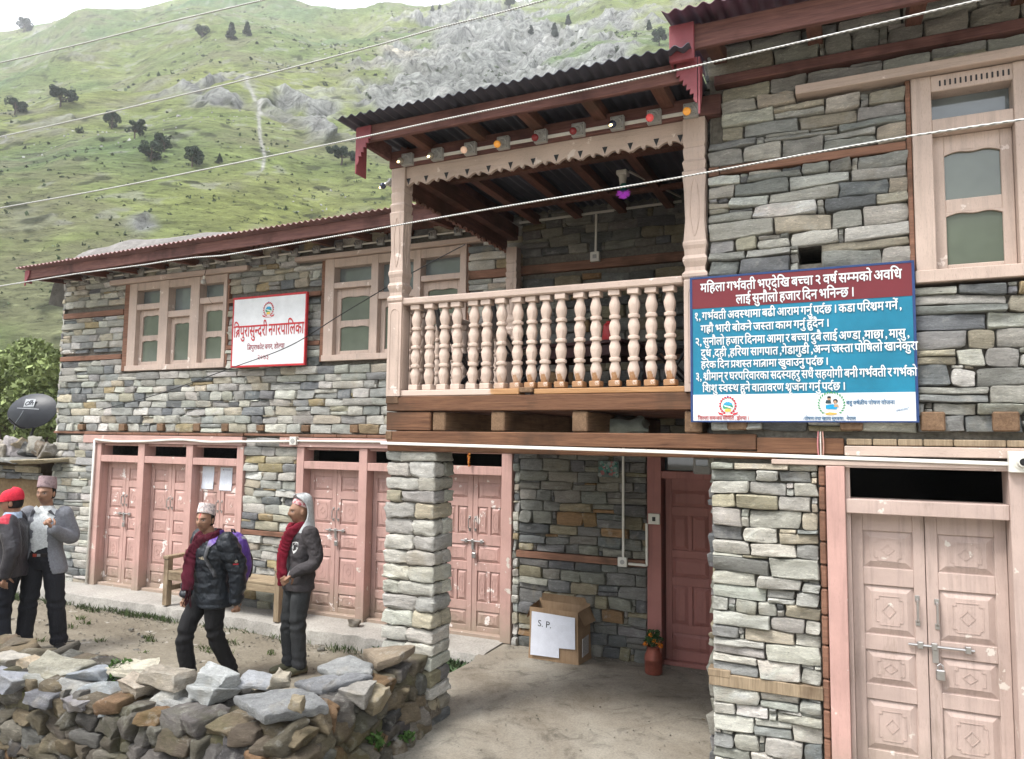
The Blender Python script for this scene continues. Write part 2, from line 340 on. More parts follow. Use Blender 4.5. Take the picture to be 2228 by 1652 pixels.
def stone_courses(mb, o, ud, nd, u0, u1, z0, z1, holes, ch=(0.085, 0.125), ln=(0.16, 0.36), pal=PAL, gap=0.006, depth=0.05, rough=1.0, split=0.10, wav=.009):
    z = z0; last = []; zero = lambda x: 0*x; fb = zero; kc = 0
    while z < z1-0.03:
        h = U(*ch)
        cuts = [b for hh in holes for b in (hh[2], hh[3]) if z+0.045 < b < z+h+0.05 and hh[1] > u0 and hh[0] < u1]
        zt = min([z+h, z1]+[b for b in cuts if b > z+0.05]); kc += 1
        near = zt >= z1-.001 or any(abs(b-zt) < .03 for hh in holes for b in (hh[2], hh[3]) if hh[1] > u0 and hh[0] < u1)
        sd_ = RNG.random()*500
        ft = zero if near else (lambda x, s=sd_: wav*vnoise(np.stack([np.asarray(x)*2.6+s, 0*np.asarray(x)+s, 0*np.asarray(x)], -1), 3))
        blocked = sorted((hh[0], hh[1]) for hh in holes if hh[2] < zt-0.012 and hh[3] > z+0.012)
        iv = []; a = u0
        for b0, b1 in blocked:
            if b0 > a: iv.append((a, min(b0, u1)))
            a = max(a, b1)
        if a < u1: iv.append((a, u1))
        new = []
        for a, b in iv:
            x = a
            while x < b-0.02:
                L = U(*ln)*(1.35 if random.random() < 0.18 else 1)
                for q in last:
                    if abs(x+L-q) < 0.035: L += U(0.05, 0.08)
                e = x+L
                if b-e < ln[0]*0.75: e = b if (b-x) < ln[1]*1.45 else (x+b)/2
                g = gap*U(0.4, 1.6)/2; r_ = random.random()
                zz0, zz1 = z+gap*U(.2, .9)/2, zt-gap*U(.2, .9)/2; args = dict(rough=rough, bb=fb, bt=ft, zr=(z, zt)); D_ = lambda: depth*U(.75, 1.2)
                if r_ < split and zt-z > 0.08 and e-x > 0.15:
                    zm = z+(zt-z)*U(.35, .65)
                    for s0, s1 in ((zz0, zm-.002), (zm+.002, zz1)): stone_face(mb, o, ud, nd, x+g, e-g, s0, s1, D_(), pick(pal), **args)
                elif r_ < split*1.7 and e-x > .14:       # a pinning stone beside and flat slivers above
                    p = U(.028, .05); stone_face(mb, o, ud, nd, x+g, e-g-p, zz0, zz1, D_(), pick(pal), **args); zm = z+(zt-z)*U(.4, .6)
                    stone_face(mb, o, ud, nd, e-p+.001, e-g, zz0, zm, D_()*.85, pick(pal), **args); stone_face(mb, o, ud, nd, e-p+.001, e-g, zm+.002, zz1, D_()*.8, pick(pal), **args)
                elif r_ < split*2.5:
                    t_ = U(.014, .024); stone_face(mb, o, ud, nd, x+g, e-g, zz0, zz1-t_-.003, D_(), pick(pal), **args)
                    xm = x+(e-x)*U(.35, .7); stone_face(mb, o, ud, nd, x+g*2, xm, zz1-t_, zz1, D_()*.85, pick(pal), **args); stone_face(mb, o, ud, nd, xm+.004, e-g*2, zz1-t_, zz1, D_()*.85, pick(pal), **args)
                else: stone_face(mb, o, ud, nd, x+g, e-g, zz0, zz1, D_(), pick(pal), **args)
                x = e; new.append(e)
        last = new; z = zt; fb = ft
_T = np.array([-1, -.93, -.72, -.25, .25, .72, .93, 1.])
def _cube():
    V = []; F = []; m = len(_T)
    for a in range(3):
        for sg in (-1, 1):
            b = len(V)
            for i in range(m):
                for j in range(m):
                    p = [0, 0, 0]; p[a] = sg; p[(a+1) % 3] = _T[i]; p[(a+2) % 3] = _T[j]; V.append(p)
            for i in range(m-1):
                for j in range(m-1):
                    q = (b+i*m+j, b+(i+1)*m+j, b+(i+1)*m+j+1, b+i*m+j+1); F.append(q if sg > 0 else q[::-1])
    V = np.array(V); K = {}; mp = []
    W = []
    for v in V:
        k = tuple(np.round(v, 4))
        if k not in K: K[k] = len(W); W.append(v)
        mp.append(K[k])
    return np.array(W), [tuple(mp[i] for i in f) for f in F]
CUBE_V, CUBE_F = _cube()
def rock(mb, c, h, col, r=0.35, rough=0.12, M3=None, freq=2.2, flat=0.0, shear=0.12, fine=0.04):
    """a rounded, chipped block: half sizes h, r = edge rounding (share of the smallest half size)"""
    h = np.array(h, float); rr = r*h.min(); P = CUBE_V*h; q = np.clip(P, -(h-rr), h-rr); d = P-q
    n = np.linalg.norm(d, axis=1)[:, None]; V = q + d/np.maximum(n, 1e-9)*np.minimum(n, rr)
    ph = RNG.random(3)*50; S = V/h
    for k in range(3):
        o1, o2 = (k+1) % 3, (k+2) % 3
        V[:, k] *= 1 + shear*(RNG.random()-.5)*2*S[:, o1] + shear*(RNG.random()-.5)*2*S[:, o2]
    V[:, 2] += h[2]*shear*(RNG.random()-.5)*2*S[:, 0]
    for k in range(3):
        nz = fbm(S*freq*0.5+ph+k*9.1, 3, 5); V[:, k] += nz*rough*h.min()*(1.0 if k != 2 else 1-flat)
    nn = vnoise(V/h.min()*3.1+ph, 9); V += S*nn[:, None]*fine*h.min()
    C = np.clip(np.asarray(col)[None]*(1+0.16*nn[:, None]), .01, .9)
    if M3 is not None: V = V @ np.array(M3).T
    mb.add(V+np.array(c), CUBE_F, C)
def rotm(rx, ry, rz): return np.array(Euler((rx, ry, rz)).to_matrix())
def wall_back(mb, o, ud, nd, u0, u1, z0, z1, holes, th=0.4):
    """the core of a wall with its openings cut out, as quads"""
    xs = sorted({u0, u1}|{min(max(x, u0), u1) for h in holes for x in h[:2]}); zs = sorted({z0, z1}|{min(max(x, z0), z1) for h in holes for x in h[2:4]})
    o, ud, nd = (np.array(t, float) for t in (o, ud, nd)); up = np.array([0, 0, 1.])
    P = lambda u, z, d: o+ud*u+up*z+nd*d
    for a, b in zip(xs[:-1], xs[1:]):
        for c, d in zip(zs[:-1], zs[1:]):
            mu, mz = (a+b)/2, (c+d)/2
            if any(h[0] < mu < h[1] and h[2] < mz < h[3] for h in holes): continue
            for dep in (0, -th): mb.add([P(a, c, dep), P(b, c, dep), P(b, d, dep), P(a, d, dep)], [(0, 1, 2, 3)])
    for h in holes:
        for (a, c, b, d) in ((h[0], h[2], h[1], h[2]), (h[0], h[3], h[1], h[3]), (h[0], h[2], h[0], h[3]), (h[1], h[2], h[1], h[3])):
            mb.add([P(a, c, 0), P(b, d, 0), P(b, d, -th), P(a, c, -th)], [(0, 1, 2, 3)])
# ============================================================ HOUSE
H = thing('stone_house', 'long two-storey grey stone house with salmon doors, carved timber balcony and corrugated roofs', 'house', (-4, 0, 0))
GND = -0.04
# --- plane A (left wing front and the wall behind the porch), Y = 0
D1 = (-9.67, -6.89, -0.02, 2.07); D2 = (-6.06, -3.17, -0.02, 2.07); D3 = (-1.76, -0.85, -0.02, 2.02)
W1 = (-9.22, -7.27, 2.96, 4.26); W2 = (-5.75, -3.74, 2.98, 4.28); UD = (-1.36, -0.82, 2.40, 4.1)
cor1 = (-9.49, -6.91, 4.19, 4.265); cor2 = (-6.14, -3.57, 4.225, 4.29)
lint = [(-9.90, -6.90, 1.955, 2.075), (-6.30, -3.16, 1.955, 2.075)]
bandsA = [(-10.54, -9.24, 3.765, 3.855), (-10.56, -9.24, 3.135, 3.215), (-7.26, -5.76, 3.79, 3.86), (-7.26, -5.76, 3.185, 3.25), (-3.73, -0.9, 3.82, 3.925), (-3.73, -0.9, 2.86, 2.935), (-3.13, -1.77, 0.87, 0.95), (-6.88, -6.07, 0.86, 0.93), (-10.6, -9.68, 2.08, 2.125), (-6.9, -6.1, 2.08, 2.12)]
joists = [(x-0.06, x+0.06, 2.13, 2.24) for x in (-9.98, -9.12, -8.37, -7.72, -7.22, -6.62, -5.92, -5.2, -4.5)]
vents = [(-9.98, -9.86, 3.22, 3.31)]
bk = MB(); holesA = [D1, D2, D3, W1, W2, UD]
wall_back(bk, (0, 0.035, 0), (1, 0, 0), (0, -1, 0), -10.55, -0.6, -0.3, 4.55, holesA, 0.38)
wall_back(bk, (0, 0.035, 0), (1, 0, 0), (0, -1, 0), -3.34, -0.6, 4.55, 5.05, [], 0.38)
wall_back(bk, (-10.515, 0, 0), (0, -1, 0), (-1, 0, 0), -5.2, -0.04, -0.3, 4.7, [], 0.35)
wl = bk.build('wall_core', M['mortar'], H)
st = MB()
hs = holesA + bandsA + joists + vents + [cor1, cor2] + lint
stone_courses(st, (0, 0.035, 0), (1, 0, 0), (0, -1, 0), -10.56, -3.10, -0.12, 4.50, hs, ch=(0.085, 0.118), ln=(0.17, 0.34), gap=0.006)
stone_courses(st, (-10.515, 0, 0), (0, -1, 0), (-1, 0, 0), -5.2, 0.02, -0.12, 4.7, [])
st.build('stone_wall', M['stone'], H, auto=48)
st = MB()
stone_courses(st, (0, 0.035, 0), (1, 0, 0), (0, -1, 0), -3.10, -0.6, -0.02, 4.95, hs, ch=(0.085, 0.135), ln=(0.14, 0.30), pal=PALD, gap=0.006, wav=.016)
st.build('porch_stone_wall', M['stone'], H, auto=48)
# --- plane B (right wing front), Y = -2.2
RD = (-0.13, 0.935, -0.05, 2.00); RW = (0.37, 1.75, 3.00, 4.31); RV = (-0.245, -0.115, 3.20, 3.31)
corR = (-0.24, 2.2, 4.25, 4.315); pb = (-0.81, -0.15, 0.585, 0.66); bandB = (-0.76, 0.37, 3.825, 3.885)
lowR = (-0.84, 0.02, 1.955, 2.13); hdrR = (-0.42, 1.4, 1.955, 2.10); platR = (-0.95, 2.4, 4.42, 4.49)
bk = MB()
wall_back(bk, (0, -2.165, 0), (1, 0, 0), (0, -1, 0), -0.78, 2.6, -0.3, 4.75, [RD, RW, RV], 0.40)
wall_back(bk, (-0.765, 0, 0), (0, -1, 0), (-1, 0, 0), 0.0, 2.17, -0.3, 4.75, [], 0.3)
bk.build('wall_core', M['mortar'], H)
st = MB()
hb = [RD, RW, RV, corR, pb, bandB, lowR, hdrR, (-0.80, 2.6, 2.125, 2.17), platR, (-0.95, -0.70, 4.05, 4.42)]
stone_courses(st, (0, -2.165, 0), (1, 0, 0), (0, -1, 0), -0.79, -0.16, -0.06, 1.96, [pb], ch=(0.07, 0.118), ln=(0.11, 0.32), pal=PALW+PALW+PAL[:4], gap=0.006, wav=.013, depth=0.055, rough=1.1, split=0.12)
stone_courses(st, (0, -2.165, 0), (1, 0, 0), (0, -1, 0), -0.79, 2.6, 2.16, 3.825, hb, ch=(0.072, 0.128), ln=(0.12, 0.36), pal=PAL, gap=0.006, wav=.016, depth=0.055, rough=1.1, split=0.12)
stone_courses(st, (0, -2.165, 0), (1, 0, 0), (0, -1, 0), -0.79, 2.6, 3.887, 4.72, hb, ch=(0.075, 0.135), ln=(0.13, 0.36), pal=PAL[:3]+PAL[4:5]+PAL[6:], gap=0.006, wav=.016, depth=0.055, rough=1.1, split=0.12)
stone_courses(st, (0, -2.165, 0), (1, 0, 0), (0, -1, 0), 0.94, 2.6, -0.06, 1.96, [], ch=(0.08, 0.135), ln=(0.11, 0.34), pal=PAL)
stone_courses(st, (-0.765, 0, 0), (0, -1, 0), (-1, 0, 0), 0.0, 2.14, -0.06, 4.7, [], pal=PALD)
st.build('stone_wall', M['stone'], H, auto=48)
# rest of the shell: back, right side, floors (keeps the rooms dark)
sh = MB()
for (a, b) in (((-10.5, 5.2), (2.6, 5.2)), ((2.6, 5.2), (2.6, -2.2))):
    sh.add([(a[0], a[1], -.3), (b[0], b[1], -.3), (b[0], b[1], 4.9), (a[0], a[1], 4.9)], [(0, 1, 2, 3)])
for z, x0, x1, y0, y1 in ((0.0, -10.4, 2.6, 0.06, 5.2), (0.0, -0.7, 2.6, -2.1, 0.06), (2.2, -10.4, -0.6, 0.44, 5.2), (2.2, -0.7, 2.6, -1.7, 0.44)):
    sh.add([(x0, y0, z), (x1, y0, z), (x1, y1, z), (x0, y1, z)], [(0, 1, 2, 3)])
for z, x0, x1, y0, y1 in ((4.50, -10.4, -3.3, 0.06, 5.2), (4.62, -0.75, 2.6, -2.1, 5.2), (4.50, -3.3, -0.75, 0.06, 5.2)):
    sh.add([(x0, y0, z), (x1, y0, z), (x1, y1, z), (x0, y1, z)], [(0, 1, 2, 3)])
sh.build('rear_walls_and_floors', M['interior'], H)
# --- timber bands, joist ends, lintels
for b in bandsA: 
    m = MB(); m.box(b[0]+.005, b[1]-.005, -0.022, 0.06, b[2]+.006, b[3]-.006); m.build('timber_band', M['band'], H)
for b in joists:
    m = MB(); m.box(b[0], b[1], U(-.055, -.03), 0.2, b[2]+U(0, .02), b[3]-U(0, .02), .008); m.build('joist_end', M['beamy'], H)
for x in (-0.62, 0.03, 0.45, 0.80):
    m = MB(); m.box(x-.062, x+.062, -2.245, -2.0, 2.165, 2.275, .008); m.build('joist_end', M['beamy'], H)
for b in lint:
    m = MB(); m.box(b[0], b[1], -0.045, 0.3, b[2]+.004, b[3]-.006); m.build('door_lintel', M['pinkh'], H)
    m = MB(); x = b[0]
    while x < b[1]:
        e = min(b[1], x+U(.3, .7)); m.box(x, e-.006, -0.035, 0.05, 2.078, 2.112); x = e
    m.build('lintel_board', M['band'], H)
m = MB(); m.box(-0.81, -0.155, -2.235, -2.1, pb[2], pb[3]); m.box(-0.815, -0.68, -2.238, -2.1, pb[3]-.02, pb[3]+.025); m.build('timber_band', M['beamz'], H)
m = MB(); m.box(-0.71, 0.36, -2.225, -2.1, bandB[2]+.004, bandB[3]-.004); m.box(-.785, -.715, -2.22, -2.1, bandB[2], bandB[3]); m.build('timber_band', M['band'], H)
# --- door builder
def leaf(x0, x1, y, z0, z1, mat, rows, split_rows=(), name='door_leaf', diamonds=True):
    m = MB(); t = 0.016; sw = 0.045 if x1-x0 < 0.36 else 0.06
    m.box(x0, x1, y, y+0.03, z0, z1, .003)
    m.box(x0, x0+sw, y-t, y+.001, z0, z1, .003); m.box(x1-sw, x1, y-t, y+.001, z0, z1, .003)
    zs = sorted(rows); edges = [z0]
    for a, b in zs: edges += [a, b]
    edges.append(z1)
    for k in range(0, len(edges), 2): m.box(x0+sw, x1-sw, y-t+.001, y+.001, edges[k], edges[k+1], .003)
    for a, b in zs:
        cells = [(x0+sw, x1-sw)]
        if (a, b) in split_rows:
            xm = (x0+x1)/2; cells = [(x0+sw, xm-.018), (xm+.018, x1-sw)]; m.box(xm-.018, xm+.018, y-t+.001, y+.001, a, b, .003)
        for c0, c1 in cells:
            g = .006; i = min(.032, (c1-c0)*.22); V = [(c0+g, y-.001, a+g), (c1-g, y-.001, a+g), (c1-g, y-.001, b-g), (c0+g, y-.001, b-g)]
            V += [(c0+g+i, y-.015, a+g+i), (c1-g-i, y-.015, a+g+i), (c1-g-i, y-.015, b-g-i), (c0+g+i, y-.015, b-g-i)]
            m.add(V, [(4, 5, 6, 7), (0, 1, 5, 4), (1, 2, 6, 5), (2, 3, 7, 6), (3, 0, 4, 7)])
            if diamonds and c1-c0 > .09:
                cx, cz = (c0+c1)/2, (a+b)/2; rx, rz = (c1-c0)*.13, (b-a)*.14; fx, fz = (c1-c0)*.27, (b-a)*.29; k = .018
                D = [(cx-rx, cz), (cx, cz+rz), (cx+rx, cz), (cx, cz-rz)]
                Fm = [(cx-fx+k, cz-fz), (cx-fx+k, cz-fz+k), (cx-fx, cz-fz+k), (cx-fx, cz+fz-k), (cx-fx+k, cz+fz-k), (cx-fx+k, cz+fz), (cx+fx-k, cz+fz), (cx+fx-k, cz+fz-k), (cx+fx, cz+fz-k), (cx+fx, cz-fz+k), (cx+fx-k, cz-fz+k), (cx+fx-k, cz-fz)]
                for L in (D, Fm):
                    for p, q in zip(L, L[1:]+L[:1]): m.beam((p[0], y-.0155, p[1]), (q[0], y-.0155, q[1]), .0045, .005, (0, 1, 0), 0)
    return m.build(name, mat, H)
def handle(lf, x, y, z, L=.12):
    m = MB(); m.tube([(x, y, z+L/2), (x, y-.03, z+L/2-.012), (x, y-.03, z-L/2+.012), (x, y, z-L/2)], .007, 6)
    m.box(x-.012, x+.012, y-.006, y+.001, z+L/2-.012, z+L/2+.02); m.box(x-.012, x+.012, y-.006, y+.001, z-L/2-.02, z-L/2+.012)
    m.build('handle', M['metal'], lf)
def bolt(lf, x0, x1, y, z, lock=True, mid=None):
    m = MB(); m.tube([(x0, y-.016, z), (x1, y-.016, z)], .008, 8)
    mid = (x0+x1)/2 if mid is None else mid
    for x in (x0+.06, mid, x1-.03): m.box(x-.016, x+.016, y-.025, y+.001, z-.02, z+.02, .004)
    m.build('sliding_bolt', M['metal'], lf)
    if lock:
        m = MB(); m.box(mid-.012, mid+.02, y-.02, y-.012, z-.09, z-.01, .002)
        cx, cz = mid+.025, z-.15
        m.tube([(cx-.014, y-.028, cz+.03), (cx-.014, y-.028, cz+.05), (cx, y-.028, cz+.062), (cx+.014, y-.028, cz+.05), (cx+.014, y-.028, cz+.03)], .004, 6)
        m.box(cx-.024, cx+.024, y-.04, y-.014, cz-.03, cz+.03, .006); m.build('padlock', M['metal'], lf)
ROWS = [(0.09, 0.25), (0.345, 0.67), (0.76, 0.945), (1.055, 1.35), (1.44, 1.61)]
def door_group(xs, bays, mat_f, mat_l, y=0.0, split=False, sill=True):
    """xs: posts [(x0,x1)...]; bays between them"""
    f = MB()
    for a, b in xs: f.box(a, b, y-.025, y+.16, -0.01, 1.956)
    for (a, b) in bays:
        f.box(a, b, y-.02, y+.16, 1.70, 1.79); f.box(a, b, y+.02, y+.16, 1.925, 1.954)
        f.box(a, b, y+.02, y+.2, -0.01, 0.035)
    o = f.build('door_frame', mat_f, H)
    return o
p1 = [(-9.66, -9.535), (-8.79, -8.665), (-7.885, -7.765), (-7.0, -6.89)]; b1 = [(-9.535, -8.79), (-8.665, -7.885), (-7.765, -7.0)]
fr1 = door_group(p1, b1, M['pink'], None)
p2 = [(-6.04, -5.93), (-5.125, -5.01), (-4.21, -4.10), (-3.30, -3.18)]; b2 = [(-5.93, -5.125), (-5.01, -4.21), (-4.10, -3.30)]
fr2 = door_group(p2, b2, M['pink'], None)
for gi, bays in enumerate((b1, b2)):
    for bi, (a, b) in enumerate(bays):
        xm = (a+b)/2; sp = [(0.345, 0.67), (1.055, 1.35)] if (gi == 1 and bi == 2) else ()
        l1 = leaf(a+.004, xm-.002, .12, .035, 1.702, M['pinkleaf'], ROWS, sp); l2 = leaf(xm+.002, b-.004, .12, .035, 1.702, M['pinkleaf'], ROWS, sp)
        handle(l1, xm-.035, .104, 1.17); handle(l2, xm+.035, .104, 1.17)
        if not (gi == 0 and bi > 0): bolt(l2, xm-.13, xm+.15, .104, .985)
# dark salmon door behind the porch
f = MB(); f.box(-1.75, -1.615, -.03, .16, -.01, 2.0); f.box(-0.98, -0.86, -.03, .16, -.01, 2.0); f.box(-1.615, -.98, -.022, .16, 1.73, 1.80); f.box(-1.615, -.98, .02, .18, -.01, .03); f.box(-1.615, -.98, -.02, .16, 1.95, 2.0)
fr3 = f.build('door_frame', M['reddoor'], H)
R3 = [(0.12, 0.28), (0.36, 0.72), (0.80, 0.98), (1.05, 1.38), (1.46, 1.62)]
l3 = leaf(-1.60, -1.13, .10, .03, 1.73, M['reddoor'], R3, [(1.05, 1.38), (0.36, 0.72)])
l3b = leaf(-1.126, -.985, .10, .03, 1.73, M['reddoor'], R3)
handle(l3, -1.165, .084, 1.15); bolt(l3, -1.2, -1.03, .084, .98)
m = MB(); m.box(-1.61, -.985, .12, .125, 1.80, 1.95); m.build('transom_pane', M['glass_dark'], H)
# pale door of the right wing
Y = -2.2
f = MB(); f.box(-.115, -.012, Y-.045, Y+.16, -.05, 1.955); 
frp = f.build('door_frame', M['pink'], H)
f = MB(); f.box(.80, .93, Y-.05, Y+.16, -.05, 1.955); f.box(-.012, .80, Y-.03, Y+.16, 1.682, 1.765); f.box(-.012, .80, Y-.04, Y+.16, 1.948, 1.985); f.box(-.012, .015, Y+.0, Y+.16, -.05, 1.95); f.box(-.012, .8, Y+.03, Y+.2, -.05, .0)
frb = f.build('door_frame', M['paledoor'], H)
RR = [(0.06, 0.235), (0.32, 0.605), (0.69, 0.885), (0.975, 1.26), (1.36, 1.575)]
q1 = leaf(.016, .398, Y+.10, 0, 1.683, M['paledoor'], RR); q2 = leaf(.402, .798, Y+.10, 0, 1.683, M['paledoor'], RR)
handle(q1, .352, Y+.084, 1.135, .13); handle(q2, .45, Y+.084, 1.125, .13); bolt(q2, .30, .625, Y+.084, .945, True, .43)
# header boards above the pale door, boards over the porch corner
m = MB(); m.box(-.42, 1.4, Y-.045, Y+.1, 1.958, 1.988); m.box(-.01, 1.4, Y-.038, Y+.1, 2.018, 2.075); m.build('door_lintel', M['beige_h'], H)
m = MB()
for a, b in ((0.0, .14), (.14, .27), (.27, .40), (.40, .55), (.55, .8), (.8, 1.3)): m.box(a+.002, b-.003, Y-.03, Y+.1, 2.08, 2.118, .005)
m.build('lintel_board', M['beamz'], H)
m = MB(); z = 0.0
while z < 1.9:
    h = U(.13, .2); m.box(-.155, -.118, Y-.03+U(-.006, .006), Y+.1, z, min(z+h-.006, 1.95), .01); z += h
m.build('jamb_blocks', M['band'], H)
# --- windows
def window(x0, x1, z0, z1, cols, y, mat, slots=False):
    """cols: list of (xa, xb, bar0, bar1, [pane z ranges], fanlight top)"""
    f = MB(); zt = cols[0][5]
    f.box(x0, cols[0][0], y-.03, y+.14, z0+.07, z1); f.box(cols[-1][1], x1, y-.03, y+.14, z0+.07, z1)
    for a, b in zip(cols[:-1], cols[1:]): f.box(a[1], b[0], y-.035, y+.14, z0+.07, z1-.002)
    f.box(x0-.01, x1+.01, y-.045, y+.16, z0, z0+.072); f.box(cols[0][0], cols[-1][1], y-.028, y+.14, zt, z1-.003)
    for c in cols: f.box(c[0], c[1], y-.025, y+.14, c[2], c[3])
    fo = f.build('window_frame', mat, H)
    for (a, b, r0, r1, panes, zt) in cols:
        g = MB(); g.box(a+.001, b-.001, y+.085, y+.09, r1, zt, 0); g.build('fanlight_pane', M['fanglass'], fo)
        s = MB(); yy = y+.05; w_ = .062
        z00 = z0+.072; s.box(a+.002, a+w_, yy-.015, yy+.02, z00, r0-.002); s.box(b-w_, b-.002, yy-.015, yy+.02, z00, r0-.002)
        pp = sorted(panes); ed = [z00]
        for p in pp: ed += [p[0], p[1]]
        ed.append(r0-.002)
        for k in range(0, len(ed), 2): s.box(a+w_, b-w_, yy-.014, yy+.02, ed[k], ed[k+1])
        for p in pp:      # gently arched head of each pane
            n = 12; P = []
            for k in range(n+1):
                t = k/n; P.append((a+w_+(b-a-2*w_)*t, p[1]-.006-.011*(abs(2*t-1)**6)-.004*math.cos(4*math.pi*t)))
            P = [(b-w_, p[1]+.004)]+[(a+w_, p[1]+.004)]+P
            s.prism(P, (0, yy-.013, 0), (1, 0, 0), (0, 0, 1), (0, 1, 0), .03)
        so_ = s.build('casement', mat, fo)
        for p in pp:
            g = MB(); g.box(a+w_-.004, b-w_+.004, yy+.006, yy+.010, p[0]-.004, p[1]+.004, 0); g.build('window_pane', M['glass'], fo)
    return fo
P2 = [(3.09, 3.385), (3.455, 3.735)]; P1 = [(3.09, 3.60)]
wf1 = window(-9.12, -7.285, 2.96, 4.19, [(-8.965, -8.51, 3.81, 3.89, P2, 4.085), (-8.345, -7.93, 3.675, 3.76, P1, 4.085), (-7.765, -7.345, 3.82, 3.90, P2, 4.085)], 0, M['beige'])
P2 = [(3.11, 3.405), (3.475, 3.765)]; P1 = [(3.11, 3.62)]
wf2 = window(-5.70, -3.76, 2.985, 4.225, [(-5.56, -5.02, 3.86, 3.93, P2, 4.12), (-4.92, -4.44, 3.69, 3.77, P1, 4.12), (-4.345, -3.84, 3.85, 3.915, P2, 4.12)], 0, M['beige'])
for c, n in ((cor1, 1), (cor2, 2)):
    m = MB(); m.box(c[0], c[1], -.075, .1, c[2]+.004, c[3]-.004); m.build('window_cornice', M['beige_h'], H)
m = MB(); m.box(-9.225, -9.125, -.02, .1, 2.965, 4.19); m.box(-7.283, -7.25, -.02, .1, 2.965, 4.19); m.box(-5.755, -5.705, -.02, .1, 2.985, 4.22); m.box(-3.755, -3.725, -.02, .1, 2.985, 4.22); m.build('window_jamb_boards', M['band'], H)
P2 = [(3.17, 3.445), (3.525, 3.80)]
wf3 = window(0.395, 1.75, 3.02, 4.25, [(.498, .90, 3.90, 3.985, [(3.13, 3.435), (3.515, 3.80)], 4.15), (.985, 1.34, 3.90, 3.985, [(3.13, 3.435), (3.515, 3.80)], 4.15)], Y, M['beige'])
m = MB()
for k in range(15): m.box(.54+k*.026, .549+k*.026, Y-.0315, Y-.02, 4.178, 4.212, .001)  # black bars laid on the frame stand in for the shade inside slots
m.build('vent_slots', M['dark'], wf3)
m = MB(); m.box(corR[0], corR[1], Y-.085, Y+.1, corR[2]+.003, corR[3]-.003); m.build('window_cornice', M['beige_h'], H)
m = MB(); m.box(.365, .392, Y-.02, Y+.1, 3.02, 4.25); m.build('window_jamb_boards', M['band'], H)
# --- carved door in the shade at the back of the balcony
m = MB(); m.box(-1.36, -1.26, -.03, .12, 2.36, 4.1); m.box(-1.26, -.85, .0, .12, 3.9, 4.1)
for k in range(16): m.lathe([(0, 0), (.03, .004), (.036, .03), (.03, .06), (0, .064)], (-1.31, -.03, 2.4+k*.1), 8)
cdoor = m.build('carved_door_frame', M['reddoor'], H)
leaf(-1.255, -.86, .07, 2.38, 3.9, M['reddoor'], [(2.5, 2.9), (3.0, 3.4), (3.5, 3.8)])
# --- stone pillar under the balcony
pm = MB(); z = -0.06; k = 0
while z < 1.985:
    h = min(U(.085, .125), 1.99-z) if z < 1.88 else 1.99-z
    x0, x1, y0, y1 = -3.275, -2.835, -2.185, -1.90; s = U(.30, .68); xm = x0+(x1-x0)*s; g = .005
    if z < 0.5: x0 -= .0
    pw = PALW if z > .25 else PALW+PALD
    segs = [(x0, xm, y0, y1), (xm, x1, y0, y1)] if k % 2 == 0 else [(x0, xm, y0, y1), (xm, x1, y0, y0+.15), (xm, x1, y0+.15, y1)]
    for a, b, c, d in segs:
        rock(pm, ((a+b)/2+U(-.004, .004), (c+d)/2+U(-.006, .006), z+h/2), ((b-a)/2-g+.008, (d-c)/2-g+.008, h/2-.005), pick(pw), r=.40, rough=.20, shear=.06, freq=4, fine=.08)
    z += h; k += 1
pm.build('stone_pillar', M['stone'], H, auto=50)
m = MB(); m.box(-3.25, -2.86, -2.16, -1.93, -.05, 1.99); m.build('pillar_core', M['mortar'], H)
# ------------------------------------------------------------ balcony
YB = -2.2
def part(name, mat, *boxes, b=.004, parent=None):
    m = MB()
    for q in boxes: m.box(*q, b=b)
    return m.build(name, mat, parent or H)
part('balcony_beam', M['beamx'], (-3.265, -0.50, YB-.02, YB+.12, 2.295, 2.408), b=.006)
part('balcony_beam', M['beamx'], (-3.262, -0.51, YB-.015, YB+.12, 2.042, 2.14), (-0.506, -0.012, YB-.018, YB+.04, 2.022, 2.12), b=.006)
part('balcony_beam', M['beamx'], (-3.27, -2.87, YB-.012, YB+.12, 2.146, 2.288), b=.006)
part('balcony_beam', M['beamx'], (-3.26, -0.39, YB-.005, YB+.1, 1.985, 2.036), b=.006)
for x in (-2.80, -2.306, -1.677, -0.9): part('joist_end', M['beamy'], (x-.055, x+.055, YB-.005, 0.0, 2.146, 2.288), b=.008)
part('beam_end_block', M['beamy'], (-3.272, -3.155, YB-.026, YB+.1, 2.352, 2.412), b=.006); part('beam_end_block', M['beamy'], (-3.27, -3.21, YB-.022, YB+.1, 2.075, 2.139), b=.006)
part('balcony_beam', M['beamy'], (-3.268, -3.16, YB+.125, -.03, 2.05, 2.40), b=.006)
m = MB(); x = -3.15
while x < -.75:
    e = min(x+.16, -.74); m.box(x, e-.004, YB+.13, -.01, 2.30, 2.33); x = e
m.build('balcony_floor', M['rafter'], H)
